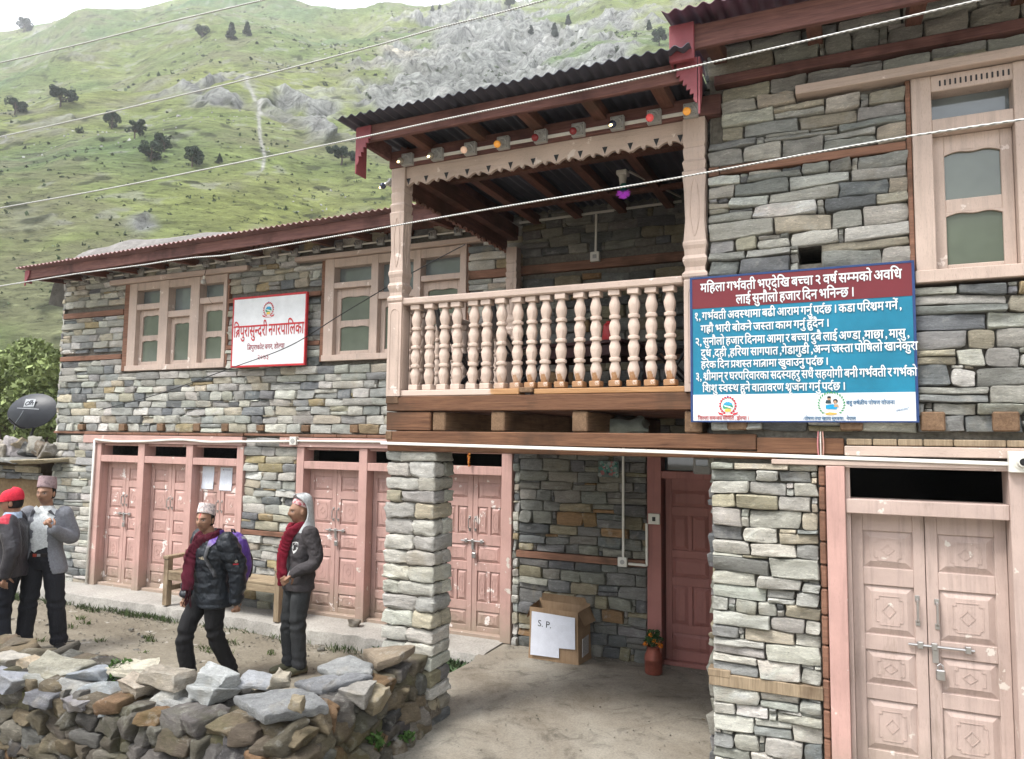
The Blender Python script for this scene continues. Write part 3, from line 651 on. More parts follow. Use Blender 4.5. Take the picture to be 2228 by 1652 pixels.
# sill planks: painted on the left, bare on the right
t = NT('half_painted_plank'); c = t.coord(); sx = t.n('ShaderNodeSeparateXYZ'); t.l(c, sx.inputs[0]); nz = t.noise(c, 9, 3)
ad = t.n('ShaderNodeMath', operation='MULTIPLY_ADD'); t.l(nz, ad.inputs[0]); ad.inputs[1].default_value = .22; t.l(sx.outputs[0], ad.inputs[2])
paint_edge = t.ramp(ad.outputs[0], [(0.0, 0.0), (1.0, 1.0)])
mr = t.n('ShaderNodeMapRange'); t.l(ad.outputs[0], mr.inputs[0]); mr.inputs[1].default_value = 1.735; mr.inputs[2].default_value = 1.76
g = t.noise(t.coord((.9, 14, 14)), 2.2, 6, .65, 1.2)
wood = t.ramp(g, [(.3, (.30, .145, .055)), (.7, (.50, .28, .13))])
t.set(t.mix((.57, .45, .38), wood, mr.outputs[0]), .7, t.bump(g, .3, .005))
M['halfplank'] = t.m
part('sill_plank', t.m, (-3.165, -2.135, YB-.012, YB+.10, 2.411, 2.456), b=.005)
part('sill_plank', t.m, (-2.02, -.952, YB-.012, YB+.10, 2.411, 2.45), b=.005)
part('sill_plank', M['beamy'], (-2.13, -2.025, YB-.03, YB+.07, 2.425, 2.462), b=.005)
rail = MB(); rail.box(-3.165, -.955, YB-.02, YB+.085, 3.128, 3.182, .010); rl = rail.build('handrail', M['beige_h'], H)
# balusters: hand-cut, each a mesh of its own; bare wood shows at the feet
t = NT('chipped_baluster_paint'); c = t.coord(); sx = t.n('ShaderNodeSeparateXYZ'); t.l(c, sx.inputs[0]); n1 = t.noise(c, 14, 4)
ma = t.n('ShaderNodeMath', operation='MULTIPLY_ADD'); t.l(n1, ma.inputs[0]); ma.inputs[1].default_value = .28; t.l(sx.outputs[2], ma.inputs[2])
mr = t.n('ShaderNodeMapRange'); t.l(ma.outputs[0], mr.inputs[0]); mr.inputs[1].default_value = .205; mr.inputs[2].default_value = .19
xr = t.n('ShaderNodeMapRange'); 
oi = t.n('ShaderNodeObjectInfo'); lx = t.n('ShaderNodeSeparateXYZ'); t.l(oi.outputs['Location'], lx.inputs[0]); t.l(lx.outputs[0], xr.inputs[0]); xr.inputs[1].default_value = -2.45; xr.inputs[2].default_value = -2.1
mm = t.n('ShaderNodeMath', operation='MULTIPLY'); t.l(mr.outputs[0], mm.inputs[0]); t.l(xr.outputs[0], mm.inputs[1])
sp = t.ramp(t.noise(c, 45, 3), [(.70, 0), (.74, 1)])
k = t.mix(t.ramp(n1, [(.3, (.54, .42, .35)), (.7, (.64, .51, .43))]), (.25, .12, .06), sp); k = t.mix(k, (.36, .19, .09), mm.outputs[0])
t.set(k, .6, t.bump(t.noise(c, 30, 4), .5, .006)); M['baluster'] = t.m
def baluster(h=.63, seed=0):
    rr = random.Random(seed); m = MB(); hb = .042
    m.box(-.040, .040, -.04, .04, 0, hb, .004); m.box(-.040, .040, -.04, .04, h-.040, h, .004)
    prof = [(.0, hb-.001), (.024, hb), (.027, hb+.004)]; z0 = hb; L = (h-.04-hb); seg = L/4
    for k in range(4):
        a = z0+k*seg; j = rr.uniform(-.006, .006)
        prof += [(.028, a+.014), (.039, a+seg*.42+j), (.039, a+seg*.58+j), (.027, a+seg-.022)]
        if k < 3: prof += [(.028, a+seg-.016), (.038, a+seg-.012), (.040, a+seg), (.038, a+seg+.010), (.028, a+seg+.014)]
    prof += [(.024, h-.041), (0, h-.040)]
    m.lathe(prof, (0, 0, 0), 12, square=.30)
    for i in range(len(m.v)): m.v[i] = m.v[i] + 0.0018*np.stack([vnoise(m.v[i]*40+seed*7+q*3, q) for q in range(3)], -1)
    return m
def add_baluster(x, y, z, h, rz, seed, parent):
    o = baluster(h, seed).build('baluster', M['baluster'], parent, world=False, auto=35); o.location = Vector((x, y, z))-root_loc(parent); o.rotation_euler = (U(-.012, .012), U(-.016, .016), rz)
BX = [-3.055, -2.931, -2.802, -2.682, -2.552, -2.436, -2.311, -2.187, -2.072, -1.968, -1.843, -1.706, -1.582, -1.446, -1.317, -1.196, -1.063]
for i, x in enumerate(BX): add_baluster(x+.012, YB+.038, 2.457, .670, U(-.12, .12), i, H)
part('handrail', M['beige_h'], (-3.255, -3.165, YB+.1, -.12, 3.128, 3.182), b=.01)
for i in range(13): add_baluster(-3.21, YB+.24+i*.145, 2.457, .670, U(-.12, .12), 40+i, H)
part('sill_plank', M['beige_h'], (-3.255, -3.165, YB+.13, -.03, 2.402, 2.456))
# carved posts
def post(x, y, z0, z1, w_, mat, name='carved_post'):
    m = MB(); h = w_/2; s = z1-z0
    P = [(h, z0), (h, z0+s*.40)]
    zz = z0+s*.405
    P += [(h*.94, zz), (h*1.10, zz+.015), (h*1.12, zz+.035), (h*.9, zz+.055), (h*.88, zz+.08), (h*1.05, zz+.115), (h*1.1, zz+.135), (h*.92, zz+.16), (h*.96, zz+.20), (h*1.06, zz+.225), (h*1.06, zz+.245)]
    za = zz+.255; zb = z0+s*.80
    P += [(h*.99, za), (h*.86, za+(zb-za)*.30), (h*.93, za+(zb-za)*.72), (h*1.05, zb-.02), (h*1.08, zb)]
    P += [(h*.92, zb+.012), (h*1.02, zb+.05), (h*1.06, zb+.065), (h*.9, zb+.085), (h*.98, zb+.13), (h*.98, zb+.16), (h*.9, zb+.17), (h*.99, zb+.2), (h*.99, z1)]
    r2 = math.sqrt(2)
    V = []; 
    for r, z in P: V += [(x-r, y-r, z), (x+r, y-r, z), (x+r, y+r, z), (x-r, y+r, z)]
    n = len(P); F = [(i*4+k, i*4+(k+1) % 4, (i+1)*4+(k+1) % 4, (i+1)*4+k) for i in range(n-1) for k in range(4)]+[(3, 2, 1, 0), (n*4-4, n*4-3, n*4-2, n*4-1)]
    m.add(V, F)
    # raised carved leaf outlines on the shaft and the arch on the base block
    for (dx, dy) in ((0, -1), (1, 0)):
        L = []
        for k in range(25):
            tt = k/24; ww = math.sin(math.pi*tt)**.7*h*.42; L.append((ww, za+.03+(zb-za-.07)*tt))
        for sg in (-1, 1):
            pts = []
            for ww, z in L:
                tt = (z-za)/(zb-za); rr = np.interp(tt, [0, .3, .72, 1], [.99, .86, .93, 1.06])*h+.001
                pts.append((x+(dx*rr if dx else sg*ww), y+(dy*rr if dy else sg*ww), z))
            m.tube(pts, .0035, 5)
        A = [(-h*.62, z0+.06), (-h*.62, z0+s*.40-.09)]+[(-h*.62*math.cos(math.pi*k/10), z0+s*.40-.09+h*.75*math.sin(math.pi*k/10)) for k in range(1, 10)]+[(h*.62, z0+s*.40-.09), (h*.62, z0+.06), (-h*.62, z0+.06)]
        m.tube([(x+(dx*(h+.0005) if dx else q), y+(dy*(h+.0005) if dy else q), z) for q, z in A], .0035, 5)
    return m.build(name, mat, H)
post(-3.205, YB+.035, 2.412, 4.235, .125, M['beige']); post(-.875, YB+.035, 2.412, 4.235, .145, M['beige'])
post(-3.16, -.09, 2.412, 4.10, .12, M['beige'])
# carved valance under the plate: scalloped lower edge with black triangles laid on for the shade of piercings
def valance(x0, x1, y, zt, zb, mat, along=(1, 0, 0), nrm=(0, 1, 0), nsc=12, name='carved_valance', o=None):
    L = x1-x0; n = nsc; w_ = L/n; P = [(0, zt-zb)]
    for k in range(n):
        a = k*w_
        P += [(a+.001, .006), (a+w_*.06, 0.0)]
        for j in range(1, 6): P.append((a+w_*(.06+.34*j/6), .030*math.sin(math.pi/2*j/6)))
        P += [(a+w_*.41, .030)]+[(a+w_*.5-w_*.085*math.cos(math.pi*j/6), .030-.022*math.sin(math.pi*j/6)) for j in range(0, 7)]+[(a+w_*.59, .030)]
        for j in range(5, 0, -1): P.append((a+w_*(1-.06-.34*j/6), .030*math.sin(math.pi/2*j/6)))
        P.append((a+w_*.94, 0.0))
    P += [(L, .006), (L, zt-zb)]
    m = MB(); base = o if o is not None else (x0, y, zb)
    m.prism(P, base, along, (0, 0, 1), nrm, .028)
    al = np.array(along, float); nr = np.array(nrm, float)
    if along[0]:
        for k in range(n+1):
            c = np.array(base, float)+al*min(max(k*w_, .02), L-.02)+np.array([0, 0, .012])
            m.prism([(-.020, .052), (.020, .052), (0, .0)], c-nr*.0015, al, (0, 0, 1), nr, .0012, mi=1)
    return m.build(name, [mat, M['dark']], H)
valance(-3.14, -.95, YB-.005, 4.238, 4.082, M['beige_h'])
valance(0, 2.0, 0, 4.25, 4.07, M['rafter'], (0, 1, 0), (1, 0, 0), 16, o=(-3.27, YB+.12, 4.06))
part('roof_plate', M['rafter'], (-3.27, -3.15, YB+.10, .05, 4.21, 4.36))
part('roof_plate', M['fascia'], (-3.29, -.70, YB-.035, YB+.10, 4.24, 4.375), b=.006)
# porch roof
S = .012   # slope: the porch roof is almost flat
def roof_sheet(x0, x1, y0, y1, z0, slope, mat, name, tilt=0.0, amp=.0115, per=.082):
    nx = int((x1-x0)/per*8); m = MB(); V = []; F = []
    ys = np.linspace(y0, y1, 9)
    X = np.linspace(x0, x1, nx+1); zz = amp*np.cos(2*math.pi*(X-x0)/per)
    for th in (0, .0035):
        for y in ys:
            for i in range(nx+1): V.append((X[i], y+.004*vnoise(np.array([[X[i]*1.3, y, 0]]))[0], z0+slope*(y-y0)+zz[i]+th+tilt*(X[i]-x0)))
    r = nx+1; b2 = len(ys)*r
    for j in range(len(ys)-1):
        for i in range(nx): 
            q = (j*r+i, j*r+i+1, (j+1)*r+i+1, (j+1)*r+i); F += [q, tuple(b2+t_ for t_ in q)[::-1]]
    for i in range(nx): F += [(i, i+1, b2+i+1, b2+i), ((len(ys)-1)*r+i, (len(ys)-1)*r+i+1, b2+(len(ys)-1)*r+i+1, b2+(len(ys)-1)*r+i)]
    for j in range(len(ys)-1): F += [(j*r, (j+1)*r, b2+(j+1)*r, b2+j*r), (j*r+nx, (j+1)*r+nx, b2+(j+1)*r+nx, b2+j*r+nx)]
    m.add(V, F); return m.build(name, mat, H, auto=60)
YF = -2.6
part('fascia', M['fascia'], (-3.30, -.79, YF-.012, YF+.025, 4.312, 4.435))
part('fascia', M['fascia'], (-3.30, -3.262, YF+.03, YB-.04, 4.30, 4.42))
roof_sheet(-3.43, -.80, YF-.17, 1.2, 4.452, S, M['sheet'], 'roof_sheet')
for x in (-2.93, -2.46, -1.99, -1.52, -1.05): 
    m = MB(); m.beam((x, YF+.025, 4.372), (x, .6, 4.372+S*3.2), .085, .085); m.build('rafter', M['rafter'], H)
for yy in (-1.5, -.6):
    part('purlin', M['rafter'], (-3.28, -.75, yy-.04, yy+.04, 4.325+S*(yy-YF), 4.33+S*(yy-YF)+.03))
m = MB(); m.beam((-3.24, YB+.1, 4.425), (-3.24, .4, 4.425+S*2.6), .07, .085); m.build('barge_board', M['fascia'], H)
# toothed boards hanging at the eave corners
def ornament(c, ax, n, w_=.125, h=.29, flip=False, name='eave_ornament', th=.012, mat=None):
    P = [(0, 0), (0, -h), (.012, -h*.98)]; teeth = 5; x = .012; y = -h*.86
    for k in range(teeth):
        P += [(.012+(w_-.02)*(k/teeth)+.012, -h*.98+h*.12+h*.55*k/teeth-.012), (.012+(w_-.02)*((k+.55)/teeth)-.004, -h*.98+h*.12+h*.55*(k+.4)/teeth+.012)]
    P += [(w_, -h*.36), (w_, 0)]
    if flip: P = [(w_-p, q) for p, q in P]
    m = MB(); m.prism(P, c, ax, (0, 0, 1), n, th); return m.build(name, mat or M['plum'], H)
ornament((-3.315, YF-.03, 4.425), (1, 0, 0), (0, 1, 0)); 
m = MB(); m.box(-3.325, -3.312, YF-.03, YF+.10, 4.07, 4.42); m.build('eave_ornament', M['plum'], H)
ornament((-.905, YF-.03, 4.44), (1, 0, 0), (0, 1, 0), flip=True)
m = MB(); m.prism([(0, 0), (.10, 0), (.08, -.20), (.05, -.26), (.0, -.36)], (-.775, YF-.03, 4.44), (0, 1, 0), (0, 0, 1), (1, 0, 0), .012); m.build('eave_ornament', M['plum'], H)
# right wing roof
part('fascia', M['fascia'], (-.80, 2.6, -2.665, -2.63, 4.478, 4.625)); 
roof_sheet(-.955, 2.6, -2.82, 2.6, 4.655, .20, M['plumsheet'], 'roof_sheet')
part('eave_ornament', M['plum'], (-.925, -.785, -2.70, -2.668, 4.40, 4.635), (-.935, -.921, -2.70, -2.55, 4.40, 4.635))
part('wall_plate', M['fascia'], (-.74, 2.6, YB-.05, YB+.05, 4.425, 4.488))
for x in (-.70, -.12, .42, .95, 1.5):
    m = MB(); m.beam((x, -2.63, 4.545), (x, -1.7, 4.545+.2*.93), .085, .09); m.build('rafter', M['rafter'], H)
m = MB(); m.beam((-.78, -2.63, 4.60), (-.78, 0, 4.60+.2*2.63), .05, .10); m.build('barge_board', M['fascia'], H)
# left wing roof, sagging a little towards its left end
TL = .016
m = MB(); m.beam((-10.47, -.60, 4.312), (-3.42, -.60, 4.312+TL*7.05), .03, .125); m.build('fascia', M['fascia'], H)
m = MB(); m.beam((-10.455, -.58, 4.305), (-10.455, .6, 4.39), .03, .11); m.build('barge_board', M['fascia'], H)
roof_sheet(-10.62, -3.36, -.70, 5.6, 4.402, .07, M['redsheet'], 'roof_sheet', TL)
for k, x in enumerate(np.arange(-10.1, -3.4, .56)):
    m = MB(); z = 4.30+TL*(x+10.47); m.beam((x, -.585, z), (x, .5, z+.08), .07, .085); m.build('rafter', M['rafter'], H)
ornament((-10.50, -.635, 4.372), (1, 0, 0), (0, 1, 0), .10, .22)
m = MB(); m.box(-10.505, -10.49, -.63, -.53, 4.20, 4.365); m.build('eave_ornament', M['plum'], H)
m = MB(); m.box(-10.5, -3.3, -.02, .1, 4.46, 4.56); m.build('wall_plate', M['rafter'], H)
# ------------------------------------------------------------ ground
def ground_mat(name, stops, bump=.6, bd=.02, sc=1.6, fine=30, spots=None):
    t = NT(name); c = t.coord(); a = t.noise(c, sc, 6, .62, .3); b = t.noise(c, fine, 5, .7); k = t.mix(t.ramp(a, stops), t.ramp(b, [(.28, .70), (.55, 1.0), (.75, 1.18)]), 1.0, 'MULTIPLY')
    if spots: k = t.mix(k, spots[0], t.ramp(t.noise(c, spots[1], 3, .6), [(spots[2], 0), (spots[2]+.03, .8)]))
    return t.set(k, .93, t.bump(t.mix(a, b, .6), bump, bd), spec=.15)
M['earth'] = ground_mat('trodden_earth', [(.25, (.13, .11, .083)), (.45, (.205, .180, .138)), (.60, (.245, .219, .173)), (.75, (.32, .293, .245))], spots=((.36, .34, .30), 5.0, .66))
t = NT('worn_concrete'); c = t.coord(); a_ = t.noise(c, .9, 6, .65, .6); b_ = t.noise(c, 4.5, 6, .7, .8); f_ = t.noise(c, 60, 5, .75)
k = t.ramp(a_, [(.30, (.14, .117, .088)), (.45, (.215, .189, .152)), (.60, (.26, .236, .195)), (.72, (.32, .297, .25))]); k = t.mix(k, t.ramp(b_, [(.34, .62), (.46, 1.0), (.70, 1.16)]), 1.0, 'MULTIPLY'); k = t.mix(k, t.ramp(f_, [(.30, .72), (.5, 1.0), (.72, 1.2)]), 1.0, 'MULTIPLY')
vo = t.n('ShaderNodeTexVoronoi', feature='DISTANCE_TO_EDGE'); vo.inputs['Scale'].default_value = .55; wn = t.n('ShaderNodeMix', data_type='VECTOR'); wn.inputs[0].default_value = .10; t.l(c, wn.inputs[4]); nz = t.n('ShaderNodeTexNoise'); nz.inputs['Scale'].default_value = 3.0; t.l(c, nz.inputs['Vector']); t.l(nz.outputs['Color'], wn.inputs[5]); t.l(wn.outputs[1], vo.inputs['Vector'])
k = t.mix(k, (.10, .085, .065), t.ramp(vo.outputs['Distance'], [(.0012, .30), (.004, 0.0)]))
t.set(k, .9, t.bump(t.mix(b_, f_, .6), .35, .008), spec=.2); M['concrete'] = t.m
M['plinth'] = ground_mat('plinth_concrete', [(.25, (.27, .255, .23)), (.5, (.35, .33, .30)), (.75, (.42, .40, .36))], .3, .008, 2.0, 45)
g = MB(); xs = np.concatenate([np.linspace(-60, -17, 16), np.linspace(-16, 4, 90), np.linspace(5, 60, 16)]); ys = np.concatenate([np.linspace(-60, -9, 12), np.linspace(-8, 2, 60), np.linspace(3, 60, 18)])
XX, YY = np.meshgrid(xs, ys, indexing='ij'); Pn = np.stack([XX*1.1, YY*1.1, 0*XX], -1)
ZZ = -.155+.020*fbm(Pn, 4, 3)-.03*np.clip((-9.5-XX)/3, 0, 1)
ZZ = np.where((XX > -3.4) & (YY < 0), -.14, ZZ)
nn = len(ys); g.add(np.stack([XX, YY, ZZ], -1).reshape(-1, 3), [(i*nn+j, (i+1)*nn+j, (i+1)*nn+j+1, i*nn+j+1) for i in range(len(xs)-1) for j in range(nn-1)])
tag(g.build('ground', M['earth'], smooth=True), kind='structure')
# porch slab: one sheet, slightly uneven; its left edge breaks off towards the grass
g = MB(); xs = np.linspace(-3.30, 4.5, 80); ys = np.linspace(-7.5, .05, 80); XX, YY = np.meshgrid(xs, ys, indexing='ij')
ZZ = -.012-.020*np.clip(-YY/2, 0, 1)+.006*fbm(np.stack([XX, YY, 0*XX], -1), 3, 8)
XX = np.where(XX < -3.25, XX+.03*vnoise(np.stack([YY*6, 0*YY, 0*YY], -1), 5)-.05*np.clip((YY+.6)/.6, 0, 1), XX)
nn = 80; V = np.stack([XX, YY, ZZ], -1).reshape(-1, 3); F = [(i*nn+j, (i+1)*nn+j, (i+1)*nn+j+1, i*nn+j+1) for i in range(79) for j in range(79)]
e = V[:nn].copy(); e[:, 2] = -.25; F += [(j, j+1, len(V)+j+1, len(V)+j) for j in range(nn-1)]
g.add(np.vstack([V, e]), F); tag(g.build('porch_floor', M['concrete'], smooth=False, auto=40), kind='structure')
# plinth along the left wing with a crumbling edge
g = MB(); xs = np.linspace(-10.75, -3.26, 160); V = []; F = []
for i, x in enumerate(xs):
    n1, n2, n3 = (vnoise(np.array([[x*f, s, .3]]), s)[0] for f, s in ((5, 1), (14, 2), (9, 3)))
    yf = -.47+.025*n1+.012*n2
    V += [(x, .1, .0), (x, -.1, -.003), (x, yf+.05, -.008+.006*n2), (x, yf, -.022+.012*n3), (x, yf-.015+.02*n2, -.08+.015*n1), (x, yf-.035+.03*n3, -.24)]
for i in range(len(xs)-1):
    for k in range(5): F.append((i*6+k, (i+1)*6+k, (i+1)*6+k+1, i*6+k+1))
F += [tuple(range(6))]
g.add(V, F); tag(g.build('plinth_pavement', M['plinth'], auto=50), kind='structure')
# ------------------------------------------------------------ dry-stone yard wall
WL = thing('dry_stone_wall', 'low rough dry-stone wall around the earth yard, turning a corner at the stone pillar', 'stone wall', (-2.95, -3.6, -.1))
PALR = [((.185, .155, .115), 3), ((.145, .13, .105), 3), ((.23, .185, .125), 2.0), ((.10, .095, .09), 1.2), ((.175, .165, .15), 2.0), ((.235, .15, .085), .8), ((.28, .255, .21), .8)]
dm = MB()
def rubble(p0, p1, nrm, z0, z1, batter, dep=.13, top=None):
    p0, p1, nrm = np.array(p0), np.array(p1), np.array(nrm); L = np.linalg.norm(p1-p0); d = (p1-p0)/L; an = math.atan2(d[1], d[0])
    z = z0
    while z < z1-.02:
        h = U(.085, .135); x = U(-.1, 0)
        while x < L:
            l = U(.09, .24); hh = h*U(.75, 1.25)
            p = p0+d*(x+l/2)+nrm*(batter*(z1-z)+U(-.025, .015)-dep*.5)
            rock(dm, (p[0], p[1], z+h/2+U(-.015, .015)), (l/2*.95, dep, hh/2*.98), pick(PALR), r=.50, rough=.32, M3=rotm(U(-.12, .12), U(-.22, .22), an+U(-.15, .15)), shear=.26, fine=.12)
            x += l*U(.92, 1.02)
        z += h*.93
rubble((-9.0, -3.62), (-2.86, -3.72), (0.02, -1), -.15, .37, .10)
rubble((-2.88, -3.70), (-2.93, -2.27), (1, 0.03), -.10, .40, .14)
rubble((-3.35, -2.3), (-3.3, -3.2), (-1, 0), -.2, .36, .08); rubble((-3.3, -3.22), (-9.0, -3.15), (0, 1), -.2, .34, .08)
dm.build('rubble_stones', M['moss_stone'], WL, auto=70)
M['mud'] = ground_mat('mud_and_moss_packing', [(.3, (.075, .065, .045)), (.55, (.13, .115, .075)), (.72, (.12, .125, .05))], 1.0, .03, 5, 40)
m = MB(); m.box(-9.0, -2.93, -3.725, -3.2, -.2, .385, .05); m.box(-3.33, -2.87, -3.71, -2.25, -.2, .40, .05); m.build('mud_packing', M['mud'], WL)
# capping stones: every one lies loose on the wall and is a thing of its own
CAPG = 'loose capping stones on the yard wall'
def flat(name, pts, th, col, label, tilt=(0, 0, 0), grp=CAPG, jag=.012, cat='stone slab', mat=None):
    """a slab with a broken outline: pts = world points of its upper face; tilt by the points themselves"""
    P = np.array(pts, float); c = P.mean(0); n = len(P); out = []
    for i in range(n):
        a, b = P[i], P[(i+1) % n]; L = np.linalg.norm(b-a); k = max(2, int(L/.045))
        for j in range(k):
            q = a+(b-a)*j/k
            if j: q = q+(q-c)/np.linalg.norm(q-c)*U(-jag, jag)+np.array([0, 0, U(-.004, .004)])
            out.append(q)
    m_ = len(out); V = [c+np.array([0, 0, .004])]; col = np.array(col); rings = [(.55, .003), (.88, .002), (.98, -.006), (1.0, -th*.35), (.985, -th*.8), (.93, -th)]
    for s_, dz in rings:
        for q in out: V.append(c+(q-c)*np.array([s_, s_, 1 if s_ > .5 else 1])*np.array([1, 1, 1])*1.0 + np.array([0, 0, dz+ U(-.004, .004)]) if s_ >= .98 else c+(q-c)*s_+np.array([0, 0, dz+U(-.005, .005)]))
    V.append(c+np.array([0, 0, -th])); F = [(0, 1+j, 1+(j+1) % m_) for j in range(m_)]
    for r in range(len(rings)-1): F += [(1+r*m_+j, 1+(r+1)*m_+j, 1+(r+1)*m_+(j+1) % m_, 1+r*m_+(j+1) % m_) for j in range(m_)]
    e = 1+(len(rings)-1)*m_; F += [(len(V)-1, e+(j+1) % m_, e+j) for j in range(m_)]
    V = np.array(V); mb = MB(); C = np.clip(col[None]*(1+.14*fbm(V*14, 3)[:, None]), .02, .9); mb.add(V-c, F, C)
    o = mb.build(name, mat or M['stone'], auto=38); o.location = c; return tag(o, label, cat, grp)
def lump(name, c, h, col, rot, label, r=.22, rough=.34, cat='stone', grp=CAPG):
    mb = MB(); rock(mb, (0, 0, 0), h, np.array(col), r, rough, rotm(*rot), shear=.30, fine=.10, freq=2.6); o = mb.build(name, M['stone'], auto=40); o.location = c; return tag(o, label, cat, grp)
zq = lambda x, y, z: onZ(x, y, z)
flat('stone_slab', [onZ(508, 1512, .56), onZ(640, 1496, .57), onZ(690, 1508, .55), onZ(716, 1533, .52), onZ(575, 1556, .56)], .06, (.33, .335, .335), 'largest flat grey slab on the corner of the yard wall')
flat('stone_slab', [onZ(640, 1482, .50), onZ(735, 1464, .51), onZ(782, 1462, .53), onZ(812, 1468, .52), onZ(700, 1500, .5)], .045, (.30, .305, .315), 'thin bluish slab with pale streaks beside the largest corner slab')
flat('stone_slab', [onZ(690, 1447, .52), onZ(762, 1423, .55), onZ(812, 1442, .54), onZ(808, 1462, .52), onZ(735, 1466, .53)], .05, (.38, .385, .38), 'pale grey jagged slab between the bluish slab and the brown slab')
flat('stone_slab', [onZ(790, 1411, .545), onZ(852, 1405, .56), onZ(904, 1402, .60), onZ(870, 1424, .58), onZ(820, 1442, .54)], .065, (.36, .29, .215), 'brown rough slab lying against the foot of the stone pillar')
flat('stone_slab', [onZ(515, 1490, .50), onZ(537, 1456, .55), onZ(590, 1464, .54), onZ(632, 1476, .52), onZ(610, 1492, .5)], .03, (.47, .48, .50), 'whitish flat slab behind the largest corner slab')
lump('stone', tuple(onZ(612, 1481, .56)), (.055, .05, .045), (.56, .50, .40), (.2, .3, .5), 'cream lump of stone sitting on the whitish flat slab')
lump('stone', tuple(onZ(645, 1532, .605)), (.038, .036, .035), (.44, .37, .26), (.05, .1, .5), 'small tan cube of stone on top of the largest corner slab', r=.25, rough=.1)
caps = [ # x, y (photo), z, half sizes, colour, rotation, label
 (20, 1413, .50, (.11, .10, .04), (.44, .41, .36), (0, .05, .1), 'pale flat stone at the left end, behind the red-capped man legs'),
 (72, 1419, .50, (.09, .09, .045), (.44, .36, .26), (.05, .1, .3), 'small peach-coloured stone left of the big rounded grey-brown stone'),
 (122, 1427, .50, (.23, .15, .075), (.30, .285, .23), (.05, .02, .1), 'big rounded grey-brown stone, broadest on the left part of the wall'),
 (25, 1449, .46, (.17, .14, .06), (.31, .32, .35), (-.15, .05, .2), 'blue-grey stone with white patches at the left edge of the wall top'),
 (103, 1460, .44, (.16, .12, .045), (.37, .37, .34), (-.2, .25, .3), 'leaf-shaped pale grey stone below the big rounded stone'),
 (205, 1441, .50, (.15, .13, .05), (.30, .32, .345), (-.15, -.05, .2), 'bluish slab-like stone right of the big rounded stone'),
 (178, 1466, .45, (.15, .12, .045), (.31, .305, .29), (-.2, .2, .2), 'grey wedge stone tilted below the bluish slab-like stone'),
 (232, 1472, .45, (.17, .14, .035), (.34, .36, .37), (-.25, -.05, .2), 'smooth greenish-grey slanting slab above the wall face'),
 (297, 1432, .53, (.17, .11, .05), (.50, .46, .37), (.0, -.04, .15), 'cream blocky stone with a white top behind the layered stone'),
 (365, 1450, .54, (.19, .12, .06), (.34, .30, .245), (-.08, .12, .1), 'brown layered lens-shaped stone in front of the walking man'),
 (300, 1474, .47, (.11, .11, .05), (.42, .36, .29), (-.1, .1, .2), 'pinkish-tan stone under the cream blocky stone'),
 (367, 1492, .44, (.12, .09, .06), (.50, .49, .45), (-.2, -.35, .3), 'white rounded stone leaning below the layered stone'),
 (470, 1455, .54, (.14, .11, .07), (.45, .46, .45), (.1, .2, .2), 'white-grey angular stone just left of the whitish slab'),
 (455, 1488, .47, (.13, .12, .06), (.42, .43, .42), (-.25, .02, .1), 'pale grey smooth-faced boulder under the angular white stone'),
 (270, 1510, .40, (.13, .11, .055), (.28, .30, .32), (-.25, .0, .1), 'blue-grey flat-faced stone low in the middle of the wall top'),
 (180, 1503, .40, (.14, .11, .055), (.25, .235, .24), (-.1, .05, .1), 'mauve-grey rounded stone low under the grey wedge stone'),
 (100, 1492, .40, (.12, .1, .05), (.16, .16, .17), (-.1, .05, .1), 'dark slate lump beneath the leaf-shaped pale stone'),
 (395, 1515, .38, (.15, .11, .07), (.37, .37, .355), (-.25, .1, .2), 'grey-white slanting stone below the white rounded stone'),
 (440, 1524, .36, (.14, .11, .045), (.30, .20, .13), (-.1, .1, .2), 'long rusty brown stone left of the largest corner slab'),
 (780, 1487, .47, (.10, .15, .045), (.34, .32, .29), (0, .1, .2), 'grey-brown block under the edge of the bluish slab'),
 (812, 1500, .40, (.07, .10, .085), (.32, .27, .19), (0, .1, .2), 'large egg-shaped tan boulder near the brown slab'),
]
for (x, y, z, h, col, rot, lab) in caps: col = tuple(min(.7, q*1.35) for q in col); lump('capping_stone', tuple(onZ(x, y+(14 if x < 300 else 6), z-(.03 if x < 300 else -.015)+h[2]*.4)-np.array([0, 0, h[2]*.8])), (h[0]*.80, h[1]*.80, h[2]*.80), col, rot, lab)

# loose grit on the yard, along the plinth foot and at the wall bases
rr = np.random.default_rng(17); gm = MB(); oct_v = np.array([(1, 0, 0), (-1, 0, 0), (0, 1, 0), (0, -1, 0), (0, 0, .7), (0, 0, -.5)]); oct_f = [(0, 2, 4), (2, 1, 4), (1, 3, 4), (3, 0, 4), (2, 0, 5), (1, 2, 5), (3, 1, 5), (0, 3, 5)]
for k in range(2600):
    u = rr.uniform()
    if u < .45: x, y, z = rr.uniform(-10.5, -3.4), rr.uniform(-3.1, -.5), -.15
    elif u < .70: x, y, z = rr.uniform(-10.5, -3.4), -.52-abs(rr.normal())*.10, -.15
    elif u < .80: x, y, z = rr.uniform(-3.2, 1.0), -.04-abs(rr.normal())*.05, -.012
    else: x, y, z = rr.uniform(-3.2, .9), rr.uniform(-3.2, -.1), -.025
    s_ = rr.uniform(.004, .016)*(1.0 if u < .7 else .55); gm.add(oct_v*s_*rr.uniform(.6, 1.3, (6, 1)) @ rotm(0, 0, rr.uniform(0, 6)).T+np.array([x, y, z+s_*.2]), oct_f, np.array((.27, .245, .20))*rr.uniform(.5, 1.4))
tag(gm.build('gravel', M['stone']), kind='stuff')
